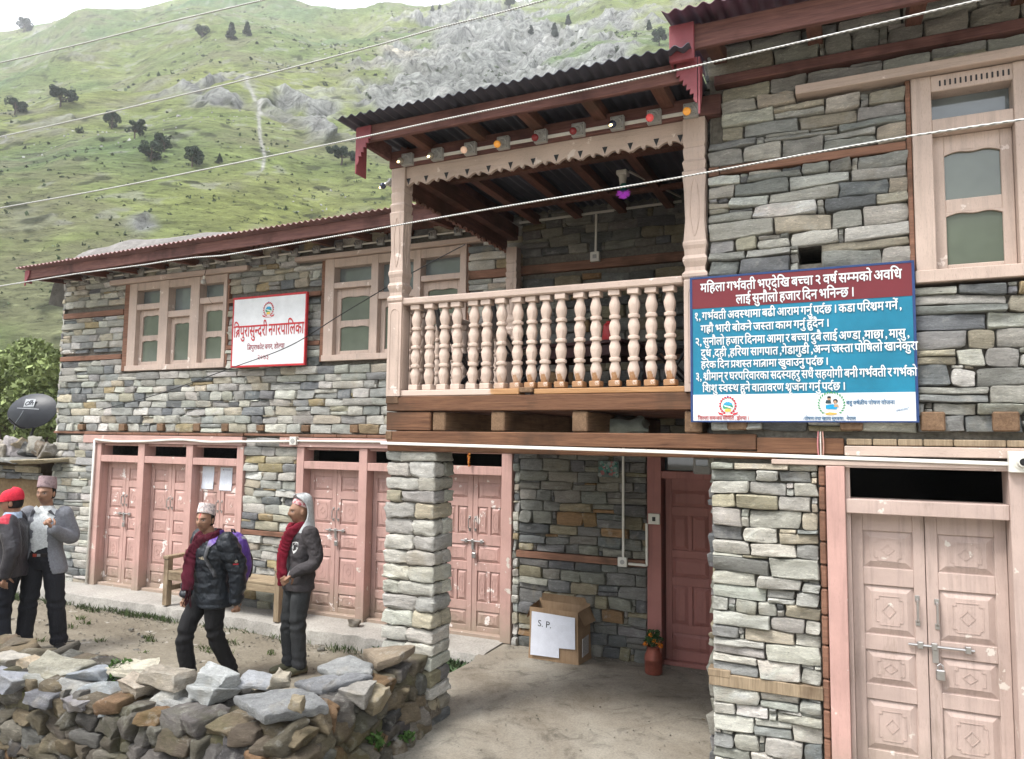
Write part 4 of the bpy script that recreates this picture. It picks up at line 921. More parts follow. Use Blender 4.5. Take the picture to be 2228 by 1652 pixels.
# ------------------------------------------------------------ hillside: a height field round the valley
SKY = [(-250, 120), (-80, 90), (0, 76), (67, 67), (110, 55), (167, 30), (233, 21), (300, 23), (333, 15), (417, 5), (467, 1), (560, 4), (617, 17), (677, 38), (743, 41), (823, 27), (940, 28), (990, 13), (1020, 6), (1096, 8), (1130, 26), (1176, 15), (1193, 7), (1226, 0), (1300, -40), (1500, -110), (1800, -150), (2200, -120), (2600, 0)]
def px_dir(x, y):
    v = ray(x, y); return math.atan2(-v[0], v[1]), math.atan2(v[2], math.hypot(v[0], v[1]))
_az = []; _el = []
for x, y in SKY:
    a, e = px_dir(x, y); _az.append(a); _el.append(e)
_o = np.argsort(_az); _az = np.array(_az)[_o]; _el = np.array(_el)[_o]
R0, TWO = 26.0, 2*math.pi
def ridge(az):
    el = np.interp(az, _az, _el); far = np.clip((np.abs(az-rad(20))-rad(62))/rad(40), 0, 1)
    el = el*(1-far)+rad(15)*far
    R = 430+60*np.sin(az*5.0+1)-90*np.exp(-((az-rad(17))/rad(9))**2)
    return el, R
def hill_z(az, r):
    az = np.asarray(az, float); r = np.asarray(r, float); el, R = ridge(az); H = R*np.tan(el)+2.0
    t = np.clip((r-R0)/(R-R0), 0, None); g = np.where(t < 1, 0.86*t+0.14*t*t*(3-2*t), 1-.25*(t-1))
    x, y = -r*np.sin(az), r*np.cos(az); P = np.stack([x/90, y/90, 0*x], -1)
    env = np.clip((r-R0)/60, 0, 1)*np.clip((R-r)/60, 0, 1)
    rg = 1-np.abs(fbm(P*np.array([1, 1, 1]), 5, 21))
    nz = (rg-.6)*15*env*np.clip(r/260, .15, 1.2)
    nz = nz + fbm(P*9, 3, 31)*1.0*env*np.clip(r/200, .1, 1) + fbm(P*2.3, 3, 33)*.6*(t > .9)
    return H*g+nz-.6
def mkhill(az0, az1, na, rs, name, colour=True):
    A = np.linspace(az0, az1, na); AA, RR = np.meshgrid(A, rs, indexing='ij'); ZZ = hill_z(AA, RR)
    X = -RR*np.sin(AA); Y = RR*np.cos(AA)-7.0; Z = ZZ.copy()
    P = np.stack([X, Y, Z], -1)
    d = P-CAM; q = np.stack([d@AXR, -(d@AXU), d@AXF], -1); q[..., 2] = np.maximum(q[..., 2], 1); px = CX+FPX*q[..., 0]/q[..., 2]; py = CY+FPX*q[..., 1]/q[..., 2]
    # where bare rock shows (cliff, scree, outcrops), as blobs on the slope
    rock_m = np.zeros_like(X)
    for (cx, cy, rx, ry, s) in [(1100, 160, 230, 130, 1.35), (960, 215, 150, 75, 1.15), (1150, 60, 80, 60, .6), (1310, 160, 150, 120, 1.0), (1280, 60, 130, 60, .5), (1180, 300, 200, 80, .9), (880, 120, 55, 42, 1.2), (460, 212, 80, 26, .62), (150, 318, 70, 28, .45), (230, 350, 70, 25, .4), (90, 105, 90, 40, .35), (170, 70, 60, 30, .4), (620, 225, 70, 30, .6), (700, 250, 50, 40, .65), (480, 325, 60, 14, .35), (310, 490, 42, 24, .7), (420, 70, 130, 30, .25), (600, 90, 80, 50, .2), (690, 280, 24, 28, 1.1)]:
        w_ = np.exp(-(((px-cx)/rx)**2+((py-cy)/ry)**2)); rock_m = np.maximum(rock_m, s*w_)
    # the pale scree gully
    gx = np.interp(py, [160, 200, 240, 300, 340, 375], [525, 548, 562, 566, 576, 570]); gully = np.exp(-((px-gx)/(5+2.5*vnoise(P/6, 4)))**2)*((py > 165) & (py < 372))
    n1 = fbm(P/np.array([40, 40, 22]), 5, 41); n2 = fbm(P/np.array([9, 9, 5]), 4, 43); n3 = fbm(P/3.0, 3, 45)
    rk = np.clip((rock_m+.42*n1+.30*n2-.38)*3.2, 0, 1)
    if not colour: rk = np.clip(n1*1.5-.2, 0, 1)
    # rock ribs stand out of the slope
    rib = (1-np.abs(fbm(np.stack([P[..., 0]/7+P[..., 2]/30, P[..., 1]/7, P[..., 2]/26], -1), 4, 51)))
    Z = Z + rk*(rib-.55)*6.0*np.clip(RR/250, .2, 1.1) + rk*n3*.9; X = X + rk*n2*1.6; 
    gr = 1.10*np.stack([.235+.065*n1+.04*n2, .285+.04*n1+.03*n2, .115+.025*n2+0*n1], -1); gr = gr*(1+.26*n3[..., None])
    dry = np.clip(n2*1.2-.15, 0, .6)[..., None]; gr = gr*(1-dry)+np.array([.25, .24, .15])*dry
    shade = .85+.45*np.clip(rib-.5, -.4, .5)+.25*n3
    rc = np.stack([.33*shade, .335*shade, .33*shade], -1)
    warm = np.exp(-(((px-860)/70)**2+((py-118)/32)**2))*np.clip(.6+n2*1.5, 0, 1); rc = rc*(1-warm[..., None])+np.array([.52, .48, .40])*warm[..., None]
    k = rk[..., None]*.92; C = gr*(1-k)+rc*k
    spk = np.clip((n3-.55)*4, 0, 1)[..., None]*.5; C = C*(1-spk)+np.array([.40, .39, .37])*spk
    dk = np.clip((fbm(P/2.2, 2, 61)-.62)*5, 0, 1)[..., None]*.75; C = C*(1-dk)+np.array([.055, .065, .035])*dk
    gu = gully[..., None]*.9; C = C*(1-gu)+np.array([.56, .55, .52])*gu
    C = np.clip(C, .02, .8); nr = len(rs)
    V = np.stack([X, Y, Z], -1).reshape(-1, 3); I = np.arange(na*nr).reshape(na, nr)
    Q = np.stack([I[:-1, :-1], I[1:, :-1], I[1:, 1:], I[:-1, 1:]], -1).reshape(-1, 4)
    me = bpy.data.meshes.new(name); me.vertices.add(len(V)); me.vertices.foreach_set('co', V.astype(np.float32).ravel())
    me.loops.add(Q.size); me.loops.foreach_set('vertex_index', Q.ravel().astype(np.int32)); me.polygons.add(len(Q)); me.polygons.foreach_set('loop_start', np.arange(0, Q.size, 4, dtype=np.int32)); me.polygons.foreach_set('loop_total', np.full(len(Q), 4, dtype=np.int32))
    me.update(); me.validate()
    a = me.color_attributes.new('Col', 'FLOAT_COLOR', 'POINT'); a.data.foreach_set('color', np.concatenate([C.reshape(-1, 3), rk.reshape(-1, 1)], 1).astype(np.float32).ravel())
    me.materials.append(M['hill']); o = bpy.data.objects.new(name, me); COL.objects.link(o); me.polygons.foreach_set('use_smooth', np.ones(len(Q), bool))
    return tag(o, kind='structure')
t = NT('grassy_hillside'); vc = t.n('ShaderNodeVertexColor', layer_name='Col'); c = t.coord((1, 1, 2.6)); n1 = t.noise(c, .55, 7, .82, .8); n2 = t.noise(t.coord((.8, .8, 2.6)), .8, 6, .85, .6); n3 = t.noise(t.coord((1, 1, .45)), .30, 9, .78, 2.2)
g_ = t.mix(t.ramp(n1, [(.30, .45), (.47, .98), (.70, 1.4)]), t.ramp(n2, [(.38, .30), (.445, .95), (.60, 1.05), (.68, 1.35)]), 1.0, 'MULTIPLY')
r_ = t.ramp(n3, [(.36, .22), (.43, .66), (.52, 1.02), (.66, 1.6)])
k = t.mix(vc.outputs[0], t.mix(g_, r_, vc.outputs[1]), 1.0, 'MULTIPLY')
t.set(k, .95, t.bump(t.mix(n1, n3, vc.outputs[1]), 1.0, 2.0), spec=.1); M['hill'] = t.m
rs = np.concatenate([np.linspace(20, 60, 50), np.geomspace(61, 520, 440), np.linspace(530, 900, 12)])
mkhill(rad(70), rad(-4), 900, rs, 'hillside')
mkhill(rad(-3.9), rad(-290), 90, np.concatenate([np.linspace(60, 520, 24), [700, 900]]), 'far_valley_side', False)
def hill_hit(x, y):
    """point of the slope seen at (x, y) of the photo"""
    a, e = px_dir(x, y); r = np.linspace(22, 500, 1600); z = hill_z(np.full_like(r, a), r); el = np.arctan2(z-CAM[2], r); k = np.argmax(el >= e) if (el >= e).any() else int(np.argmax(el))
    return np.array([-r[k]*math.sin(a), r[k]*math.cos(a)-7, z[k]]), r[k]
# ------------------------------------------------------------ trees: trunk with limbs and a crown of leaf clumps
def leafmat(name, ca, cb, rough=.7):
    t = NT(name); k = t.mix(t.attr(), t.ramp(t.noise(t.coord(), 3.0, 3), [(.3, .75), (.7, 1.25)]), 1.0, 'MULTIPLY'); t.set(k, rough, spec=.25); return t.m
M['leaf'] = leafmat('leaves', None, None); M['bark'] = plain('bark', (.09, .07, .055), .9, var=.3, scale=8, bump=.6)
def crown_mesh(mb, clumps, n, size, base, rr, squash=.8, var=.3):
    C = np.array([c[:3] for c in clumps]); R = np.array([c[3] for c in clumps]); w_ = R**2/np.sum(R**2)
    ks = rr.choice(len(C), n, p=w_); d = rr.normal(size=(n, 3)); d /= np.linalg.norm(d, axis=1)[:, None]; d[:, 2] *= squash
    p = C[ks]+d*(R[ks]*rr.uniform(.55, 1.05, n)**.5)[:, None]
    a = rr.normal(size=(n, 3)); a /= np.linalg.norm(a, axis=1)[:, None]; b = np.cross(a, rr.normal(size=(n, 3))); b /= np.linalg.norm(b, axis=1)[:, None]
    s = size*rr.uniform(.6, 1.35, n)[:, None]; V = np.stack([p-a*s, p+b*s*.45, p+a*s, p-b*s*.45], 1).reshape(-1, 3)
    F = np.arange(4*n).reshape(-1, 4); col = np.array(base)[None]*rr.uniform(1-var, 1+var, (n, 1))*np.array([1, 1, 1]); 
    mb.add(V, F, np.repeat(np.clip(col, .005, .6), 4, 0))
def make_tree(name, kind, seed, label, cat='tree', group=None):
    rr = np.random.default_rng(seed); root = thing(name, label, cat, (0, 0, 0), 0, group); tr = MB(); cl = []
    if kind == 'pine':
        tr.tube([(0, 0, -.1), (.01, 0, .5), (0, .01, .97)], [.035, .022, .006], 6)
        for k in range(26):
            z = .16+.82*(k/26); R = .22*(1-(z-.1)/1.0)+.03; a = rr.uniform(0, TWO); q = (R*.7*math.cos(a), R*.7*math.sin(a), z); cl.append((*q, R*.55))
            tr.tube([(0, 0, z+.02), q], [.008, .003], 4)
        n, s, base = 1700, .055, (.030, .050, .030)
    elif kind == 'broad':
        tr.tube([(0, 0, -.1), (.02, 0, .2), (-.01, .02, .45), (0, 0, .7)], [.045, .035, .028, .01], 6)
        for k in range(15):
            a = rr.uniform(0, TWO); z = rr.uniform(.30, .90); R = .36*math.sin(math.pi*min(1, (z-.12)/.88))**.6; q = (R*math.cos(a), R*math.sin(a), z); cl.append((*q, rr.uniform(.14, .24)))
            tr.tube([(0, 0, max(.15, z-.25)), q], [.014, .004], 4)
        n, s, base = 2000, .055, (.032, .055, .030)
    elif kind == 'flat':
        tr.tube([(0, 0, -.1), (.05, 0, .25), (.02, .02, .5)], [.05, .04, .02], 6)
        for k in range(16):
            a = rr.uniform(0, TWO); R = .75*rr.uniform(.2, 1); q = (R*math.cos(a), R*math.sin(a)*.7, .62+.22*rr.uniform(-.6, 1)*(1-R*.6)); cl.append((*q, rr.uniform(.12, .2)))
            tr.tube([(.03, 0, .35), q], [.018, .005], 4)
        n, s, base = 2000, .06, (.030, .052, .030)
    else:   # shrub
        for k in range(7): a = rr.uniform(0, TWO); cl.append((.3*math.cos(a)*rr.uniform(0, 1), .3*math.sin(a)*rr.uniform(0, 1), rr.uniform(.2, .6), rr.uniform(.16, .3))); tr.tube([(0, 0, -.1), cl[-1][:3]], [.03, .008], 4)
        n, s, base = 260, .09, (.045, .065, .032)
    tr.build('trunk', M['bark'], root); cm = MB(); crown_mesh(cm, cl, n, s, base, rr); cm.build('crown', M['leaf'], root)
    return root
HT = [ # x, y of the foot, height in photo px, kind, label
 (52, 71, 36, 'broad', 'hazy lone tree on the far left skyline'),
 (440, 82, 32, 'broad', 'rounded dark tree high on the slope, left of the two upright trees'),
 (503, 88, 48, 'pine', 'tallest dark pine high on the slope near the ridge'),
 (537, 80, 40, 'pine', 'slim pine right beside the tallest dark pine'),
 (131, 234, 50, 'flat', 'spreading dark tree alone on the left slope under the second cable'),
 (32, 252, 48, 'broad', 'blurred dark tree at the left edge of the hillside'),
 (243, 281, 42, 'broad', 'round tree at the upper left of the tree cluster in mid slope'),
 (173, 291, 26, 'shrub', 'small bush left of the tree cluster in mid slope'),
 (222, 309, 18, 'shrub', 'tiny bush below the round tree in mid slope'),
 (293, 302, 44, 'flat', 'flat-topped spreading tree in the middle of the mid-slope cluster'),
 (328, 352, 54, 'broad', 'big dense tree, lowest of the mid-slope cluster'),
 (356, 331, 46, 'broad', 'dense tree touching the right side of the lowest cluster tree'),
 (418, 364, 50, 'broad', 'lone dark tree right of the mid-slope cluster'),
 (478, 358, 28, 'pine', 'small pointed pine above the third cable'),
 (742, 360, 50, 'flat', 'dark tree half hidden by the left eave board of the porch roof'),
 (941, 29, 22, 'pine', 'left one of two tiny pines on the ridge line'), (957, 28, 24, 'pine', 'right one of two tiny pines on the ridge line'),
 (1108, 22, 30, 'broad', 'clump of trees on the ridge top where the top cable crosses'),
 (1155, 84, 36, 'pine', 'left dark conifer at the top of the cliff'), (1206, 86, 44, 'pine', 'right dark conifer at the top of the cliff'), (1236, 56, 30, 'pine', 'pale conifer above the two at the cliff top'),
 (1434, 100, 40, 'broad', 'dark bushy tree just left of the upper roof corner'), (1412, 68, 30, 'pine', 'small conifer above the bushy tree by the roof corner'),
 (1345, 118, 26, 'shrub', 'bush on the green patch of the cliff'),
]
cache = {}
for i, (x, y, h, kind, lab) in enumerate(HT):
    p, r = hill_hit(x, y); d = float(np.dot(p-CAM, AXF)); hh = h/FPX*d
    key = (kind, i % 3)
    nm = {'pine': 'pine_tree', 'broad': 'tree', 'flat': 'tree', 'shrub': 'shrub'}[kind]
    if key not in cache: o = make_tree(nm, kind, 100+i, lab); cache[key] = o
    else: o = copy_tree(cache[key]); o['label'] = lab; o['category'] = cache[key]['category']
    o['category'] = 'bush' if kind == 'shrub' else 'tree'; o['group'] = 'trees scattered on the hillside'
    o.location = p; s = hh*(.86 if kind != 'flat' else .92); o.scale = (s, s, s); o.rotation_euler = (0, 0, U(0, 6.28))
shr = None
rs_ = np.random.default_rng(5)
for k in range(46):
    x, y = rs_.uniform(20, 1350), rs_.uniform(70, 430)
    if y > 430-x*.12: continue
    p, r = hill_hit(x, y); hh = rs_.uniform(5, 11)/FPX*float(np.dot(p-CAM, AXF))
    if shr is None: shr = o = make_tree('shrub', 'shrub', 77, 'tiny dark shrub dotted on the open grassy hillside', 'bush', 'tiny shrubs on the hillside')
    else: o = copy_tree(shr)
    o.location = p; o.scale = (hh, hh, hh*.8); o.rotation_euler = (0, 0, U(0, 6.28))

# scrub and loose boulders: far too many to count, two objects
rr = np.random.default_rng(91); sc_ = MB(); bo = MB()
for k in range(5200):
    az = rr.uniform(rad(-2), rad(66)); r = math.exp(rr.uniform(math.log(45), math.log(400))); p0 = np.array([-r*math.sin(az), r*math.cos(az)-7])
    if fbm(np.array([[p0[0]/26, p0[1]/26, 3.]]), 3, 71)[0] < -.05: continue
    z = float(hill_z(np.array([az]), np.array([r]))[0]); s_ = rr.uniform(.10, .42)*min(1, r/160); n = 7; d = rr.normal(size=(n, 3))*.55; d[:, 2] = np.abs(d[:, 2]); a = rr.normal(size=(n, 3)); b = rr.normal(size=(n, 3)); c_ = np.array([p0[0], p0[1], z])
    V = np.stack([c_+(d-a*.5)*s_, c_+(d+b*.4)*s_, c_+(d+a*.5)*s_, c_+(d-b*.4)*s_], 1).reshape(-1, 3); sc_.add(V, np.arange(4*n).reshape(-1, 4), np.array((.060, .082, .040))*rr.uniform(.6, 1.6))
for k in range(2600):
    az = rr.uniform(rad(-2), rad(66)); r = math.exp(rr.uniform(math.log(50), math.log(400))); p0 = np.array([-r*math.sin(az), r*math.cos(az)-7])
    if fbm(np.array([[p0[0]/30, p0[1]/30, 9.]]), 3, 81)[0] < .12: continue
    z = float(hill_z(np.array([az]), np.array([r]))[0]); s_ = rr.uniform(.08, .5)*min(1, r/200)*(2 if rr.uniform() < .06 else 1)
    bo.add(oct_v*s_*rr.uniform(.6, 1.4, (6, 1)) @ rotm(rr.uniform(0, 3), rr.uniform(0, 3), rr.uniform(0, 6)).T+np.array([p0[0], p0[1], z+s_*.2]), oct_f, np.array((.44, .43, .41))*rr.uniform(.6, 1.25))
tag(sc_.build('scrub', M['leaf']), kind='stuff'); tag(bo.build('boulder_scree', M['stone']), kind='stuff')
# ------------------------------------------------------------ Devanagari lettering, shaped by hand from single glyphs
_gc = {}
_tc = bpy.data.curves.new('glyphs', 'FONT'); _to = bpy.data.objects.new('glyphs', _tc); COL.objects.link(_to); _tc.resolution_u = 4
def _raw(body, bold):
    _tc.body = body; _tc.offset = bold; bpy.context.view_layer.update()
    me = _to.to_mesh(); n = len(me.vertices); v = np.zeros(n*3); me.vertices.foreach_get('co', v); v = v.reshape(-1, 3)[:, :2].copy(); me.calc_loop_triangles()
    f = np.array([t_.vertices[:] for t_ in me.loop_triangles], int).reshape(-1, 3); _to.to_mesh_clear(); return v, f
_D = None
def glyph(ch, bold=.012):
    global _D
    if _D is None: _D = _raw('।।', bold)[0][:, 0].max()
    if (ch, bold) not in _gc:
        v, f = _raw(ch, bold)
        w2 = _raw(ch+'।।', bold)[0]; adv = w2[:, 0].max()-_D
        if ch == 'ि':
            adv = .275
        _gc[(ch, bold)] = (v, f, max(adv, 0.0) if ch not in 'ुूृेैंँ्' else 0.0)
    return _gc[(ch, bold)]
def _stem(ch, bold):
    """x where the right-hand stem of a consonant starts"""
    v, f, adv = glyph(ch, bold); y = .22; iv = []
    for t_ in f:
        p = v[t_]; xs = []
        for a, b in ((0, 1), (1, 2), (2, 0)):
            if (p[a][1]-y)*(p[b][1]-y) < 0: k = (y-p[a][1])/(p[b][1]-p[a][1]); xs.append(p[a][0]+k*(p[b][0]-p[a][0]))
        if len(xs) == 2: iv.append((min(xs), max(xs)))
    iv.sort(key=lambda q: -q[1])
    if not iv: return adv*.8
    lo = iv[0][0]
    for a, b in iv[1:]:
        if b >= lo-1e-4: lo = min(lo, a)
    return lo if lo > adv*.45 else adv*.72
def clip_x(v, f, xmax):
    V = []; F = []
    for t_ in f:
        p = [tuple(q) for q in v[t_]]; o = []
        for a, b in zip(p, p[1:]+p[:1]):
            ia, ib = a[0] <= xmax, b[0] <= xmax
            if ia: o.append(a)
            if ia != ib: k = (xmax-a[0])/(b[0]-a[0]); o.append((xmax, a[1]+k*(b[1]-a[1])))
        if len(o) >= 3: F.append(tuple(range(len(V), len(V)+len(o)))); V += o
    return np.array(V).reshape(-1, 2), F
def stroke(pts, w_):
    V = []; F = []; P = np.array(pts, float); T = np.gradient(P, axis=0); T /= np.linalg.norm(T, axis=1)[:, None]; N = np.stack([-T[:, 1], T[:, 0]], 1)
    for p, n in zip(P, N): V += [p-n*w_/2, p+n*w_/2]
    return np.array(V), [(2*i, 2*i+2, 2*i+3, 2*i+1) for i in range(len(P)-1)]
VIR = '्'; MAT = 'ािीुूृेैोौंँ'
def shape(text, bold=.012):
    """list of (verts, faces) and the width"""
    out = []; x = 0.0; i = 0; sw = .085+2*bold
    def put(v, f, dx=0.0, dy=0.0):
        if len(v): out.append((np.asarray(v)+np.array([x+dx, dy]), f))
    head = .62
    while i < len(text):
        ch = text[i]
        if not ('क' <= ch <= 'ह'):
            if ch == ' ': x += .16; i += 1; continue
            v, f, a = glyph(ch, bold); put(v, f); x += a; i += 1
            while i < len(text) and text[i] in MAT:
                v, f, a = glyph(text[i], bold); put(v, f); x += a; i += 1
            continue
        cons = [ch]; i += 1
        while i+1 < len(text) and text[i] == VIR and 'क' <= text[i+1] <= 'ह': cons.append(text[i+1]); i += 2
        final_vir = i < len(text) and text[i] == VIR
        if final_vir: i += 1
        mats = []
        while i < len(text) and text[i] in MAT: mats.append(text[i]); i += 1
        reph = False
        if len(cons) > 1 and cons[0] == 'र': reph = True; cons = cons[1:]
        rak = False
        if len(cons) > 1 and cons[-1] == 'र': rak = True; cons = cons[:-1]
        if 'ि' in mats: v, f, a = glyph('ि', bold); put(v, f); x += a
        for c in cons[:-1]:
            v, f, a = glyph(c, bold); s = _stem(c, bold); s = max(s-.01, a*.4); vv, ff = clip_x(v, f, s); put(vv, ff); x += s-.005
        c = cons[-1]; v, f, a = glyph(c, bold); x0 = x
        if rak and c == 'त':        # the tra ligature: a stem with two slanting strokes
            v2, f2, a2 = glyph('ा', bold); put(*stroke([(0, head-.01), (.34, head-.01)], .075+bold)); 
            put(*stroke([(.36, .40), (.20, .36), (.04, .22)], sw)); put(*stroke([(.36, .26), (.22, .18), (.06, .0)], sw)); x += .30; put(v2, f2); x += a2
        else:
            put(v, f); st = _stem(c, bold)
            if rak:
                dx = st+.03; put(*stroke([(dx, .22), (dx-.14, .12), (dx-.27, .02)], sw*.8))
            x += a
        for m_ in mats:
            if m_ == 'ि': continue
            v, f, a = glyph(m_, bold); put(v, f); x += a
        if final_vir: v, f, a = glyph(VIR, bold); put(v, f)
        if reph:
            put(*stroke([(-.06, head+.02), (-.13, head+.07), (-.12, head+.16), (-.04, head+.20), (.04, head+.15)], sw*.75))
    return out, x
def lettering(name, parent, text, pos, right, up, nrm, width, height, mat, bold=.012, shear=0.0, h_ref=.72, slope=0.0):
    """one painted line: pos = left end of its baseline"""
    b0 = bold; bold = 0.0; G, W_ = shape(text, bold); mb = MB()
    if b0 > .003:      # brush strokes: the same line laid again, a hair aside
        e = b0; G = [(v+np.array([dx, dy]), f) for dx, dy in ((-e, 0), (e, 0), (0, -e), (0, e)) for v, f in G]
    pos, right, up, nrm = (np.array(t_, float) for t_ in (pos, right, up, nrm)); sx = width/W_; sy = height/h_ref
    for k, (v, f) in enumerate(G):
        p = pos+np.outer(v[:, 0]*sx+v[:, 1]*sy*shear, right)+np.outer(v[:, 1]*sy+v[:, 0]*sx*slope, up)+nrm*(.0006+.00003*(k % 97)); mb.add(p, [tuple(q) for q in f])
    return mb.build(name, mat, parent)
M['white_paint'] = plain('white_sign_paint', (.72, .735, .75), .5, var=.09, scale=6, bump=.12); M['red_paint'] = plain('red_sign_paint', (.50, .028, .035), .5, var=.15, bump=.03)
M['blue_paint'] = plain('blue_sign_paint', (.010, .185, .30), .42, var=.20, scale=3.2, bump=.22); M['maroon_paint'] = plain('maroon_sign_paint', (.16, .020, .028), .45, var=.10, scale=5, bump=.03)
M['navy'] = plain('navy_edge_paint', (.02, .05, .16), .5); M['ink'] = plain('dark_red_ink', (.33, .03, .05), .5); M['blueink'] = plain('blue_ink', (.03, .16, .33), .5); M['black_ink'] = plain('black_ink', (.03, .03, .04), .5)
def disc(mb, c, r, right, up, nrm, off, col, n=20, sy=1.0):
    c, right, up, nrm = (np.array(t_, float) for t_ in (c, right, up, nrm)); V = [c+nrm*off]+[c+nrm*off+right*r*math.cos(TWO*k/n)+up*r*sy*math.sin(TWO*k/n) for k in range(n)]
    mb.add(V, [(0, 1+k, 1+(k+1) % n) for k in range(n)], col)
def poly(mb, pts, c, s, right, up, nrm, off, col):
    c, right, up, nrm = (np.array(t_, float) for t_ in (c, right, up, nrm)); mb.add([c+nrm*off+right*x*s+up*y*s for x, y in pts], [tuple(range(len(pts)))], col)
def emblem(parent, c, s, right, up, nrm):
    """state emblem: garland of rhododendrons round a mountain, hills, a map, hands, over a scroll"""
    e = MB(); A = (right, up, nrm)
    disc(e, c, s*.80, *A, .0010, (.80, .80, .82), 28, 1.08)
    poly(e, [(-.62, -.1), (-.45, .28), (-.2, .42), (.0, .62), (.2, .40), (.45, .30), (.62, -.1)], c, s, *A, .0014, (.05, .33, .55))
    poly(e, [(-.12, .50), (.0, .62), (.12, .48), (.05, .44), (.0, .38), (-.06, .46)], c, s, *A, .0017, (.85, .87, .9))
    poly(e, [(-.64, -.12), (-.3, .08), (.05, -.02), (.4, .10), (.64, -.12), (.5, -.42), (-.5, -.42)], c, s, *A, .0018, (.06, .30, .16))
    poly(e, [(-.5, .05), (-.2, -.02), (.25, -.12), (.55, -.28), (.48, -.40), (.1, -.25), (-.35, -.12)], c, s, *A, .0021, (.85, .86, .86))
    poly(e, [(-.4, -.5), (-.1, -.38), (.15, -.38), (.4, -.5), (.3, -.78), (-.3, -.78)], c, s, *A, .0021, (.75, .48, .10))
    for k in range(17):
        a = rad(-62)+rad(304)*k/16; disc(e, np.array(c)+np.array(right)*s*.92*math.cos(a)+np.array(up)*s*1.0*math.sin(a), s*.13, *A, .0023, (.55, .03, .06), 8)
    for k in range(16):
        a = rad(-52)+rad(284)*k/15; disc(e, np.array(c)+np.array(right)*s*.80*math.cos(a)+np.array(up)*s*.87*math.sin(a), s*.06, *A, .0022, (.08, .28, .14), 6)
    poly(e, [(-.06, 1.02), (.14, 1.16), (-.06, 1.22)], c, s, *A, .0026, (.1, .12, .5))
    poly(e, [(-1.2, -.72), (-1.0, -.85), (-.55, -.98), (0, -1.02), (.55, -.98), (1.0, -.85), (1.2, -.72), (1.05, -1.05), (.55, -1.2), (0, -1.24), (-.55, -1.2), (-1.05, -1.05)], c, s, *A, .0026, (.55, .03, .05))
    poly(e, [(-.6, -1.03), (0, -1.07), (.6, -1.03), (.55, -1.15), (0, -1.19), (-.55, -1.15)], c, s, *A, .003, (.8, .76, .74))
    return e.build('emblem', M['vcol'], parent)
R_, U_, N_ = (1, 0, 0), (0, 0, 1), (0, -1, 0)
# --- municipality sign on the left wing
s1 = thing('notice_sign', 'white board with red border, red lettering and a round emblem between two windows', 'sign', (-6.47, -.12, 2.94))
ys = -.125
m = MB(); m.box(-7.06, -5.885, ys, ys+.03, 2.945, 3.825, .003); m.build('board', M['white_paint'], s1)
m = MB()
for q in ((-7.065, -5.88, 3.805, 3.832), (-7.065, -5.88, 2.938, 2.962), (-7.065, -7.045, 2.962, 3.805), (-5.90, -5.88, 2.962, 3.805)): m.box(q[0], q[1], ys-.004, ys+.034, q[2], q[3], .002)
m.build('border', M['red_paint'], s1)
ny = ys-.001
lettering('lettering', s1, 'त्रिपुरासुन्दरी नगरपालिका', (-7.035, ny, 3.325), R_, U_, N_, 1.125, .158, M['red_paint'], .014)
lettering('lettering', s1, 'त्रिपुराकोट वगर, डोल्पा', (-6.80, ny, 3.155), R_, U_, N_, .60, .066, M['ink'], .004)
lettering('lettering', s1, '२०७३', (-6.63, ny, 3.025), R_, U_, N_, .19, .070, M['ink'], .004)
emblem(s1, (-6.475, ny, 3.65), .083, R_, U_, N_)
# --- health board on the right wing
s2 = thing('information_board', 'large blue hand-painted health notice with a maroon heading and a white strip of logos', 'sign', (-.26, -2.26, 2.21))
yb = -2.262
m = MB(); m.box(-.90, .378, yb, yb+.025, 2.216, 3.148, .003); m.build('board', M['blue_paint'], s2)
m = MB(); m.box(-.888, .366, yb-.002, yb+.001, 2.945, 3.138, 0); m.build('heading_panel', M['maroon_paint'], s2)
m = MB(); m.box(-.888, .366, yb-.002, yb+.001, 2.222, 2.388, 0); m.build('logo_strip', M['white_paint'], s2)
m = MB()
for q in ((-.903, .381, 3.138, 3.151), (-.903, .381, 2.213, 2.222), (-.903, -.888, 2.222, 3.138), (.366, .381, 2.222, 3.138)): m.box(q[0], q[1], yb-.004, yb+.028, q[2], q[3], .001)
m.build('border', M['navy'], s2)
ny = yb-.003; W_ = M['white_paint']
for txt, x0, x1, zb, hh in [
 ('महिला गर्भवती भएदेखि बच्चा २ वर्ष सम्मको अवधि', -.835, .315, 3.050, .062), ('लाई सुनौलो हजार दिन भनिन्छ ।', -.615, .065, 2.962, .062),
 ('१, गर्भवती अवस्थामा बढी आराम गर्नु पर्दछ । कडा परिश्रम गर्ने ,', -.878, .310, 2.870, .054), ('गह्रौ भारी बोक्ने जस्ता काम गर्नु हुँदैन ।', -.835, -.075, 2.788, .052),
 ('२, सुनौलो हजार दिनमा आमा र बच्चा दुबै लाई अण्डा ,माछा , मासु ,', -.872, .345, 2.705, .054), ('दुध ,दही ,हरिया सागपात ,गेडागुडी ,अन्न जस्ता पोषिलो खानेकुरा', -.835, .385, 2.630, .054),
 ('हरेक दिन प्रशस्त मात्रामा खुवाउनु पर्दछ ।', -.835, -.085, 2.557, .050), ('३, श्रीमान् र घरपरिवारका सदस्यहरु सधैं सहयोगी बनी गर्भवती र गर्भको', -.872, .378, 2.480, .054),
 ('शिशु स्वस्थ हुने वातावरण श्रृजना गर्नु पर्दछ ।', -.828, .005, 2.405, .052)]:
    lettering('lettering', s2, txt, (x0, ny, zb), R_, U_, N_, x1-x0, hh, W_, .022)
lettering('lettering', s2, 'जिल्ला समन्वय समिति , डोल्पा ।', (-.86, ny, 2.228), R_, U_, N_, .315, .026, M['red_paint'], .008)
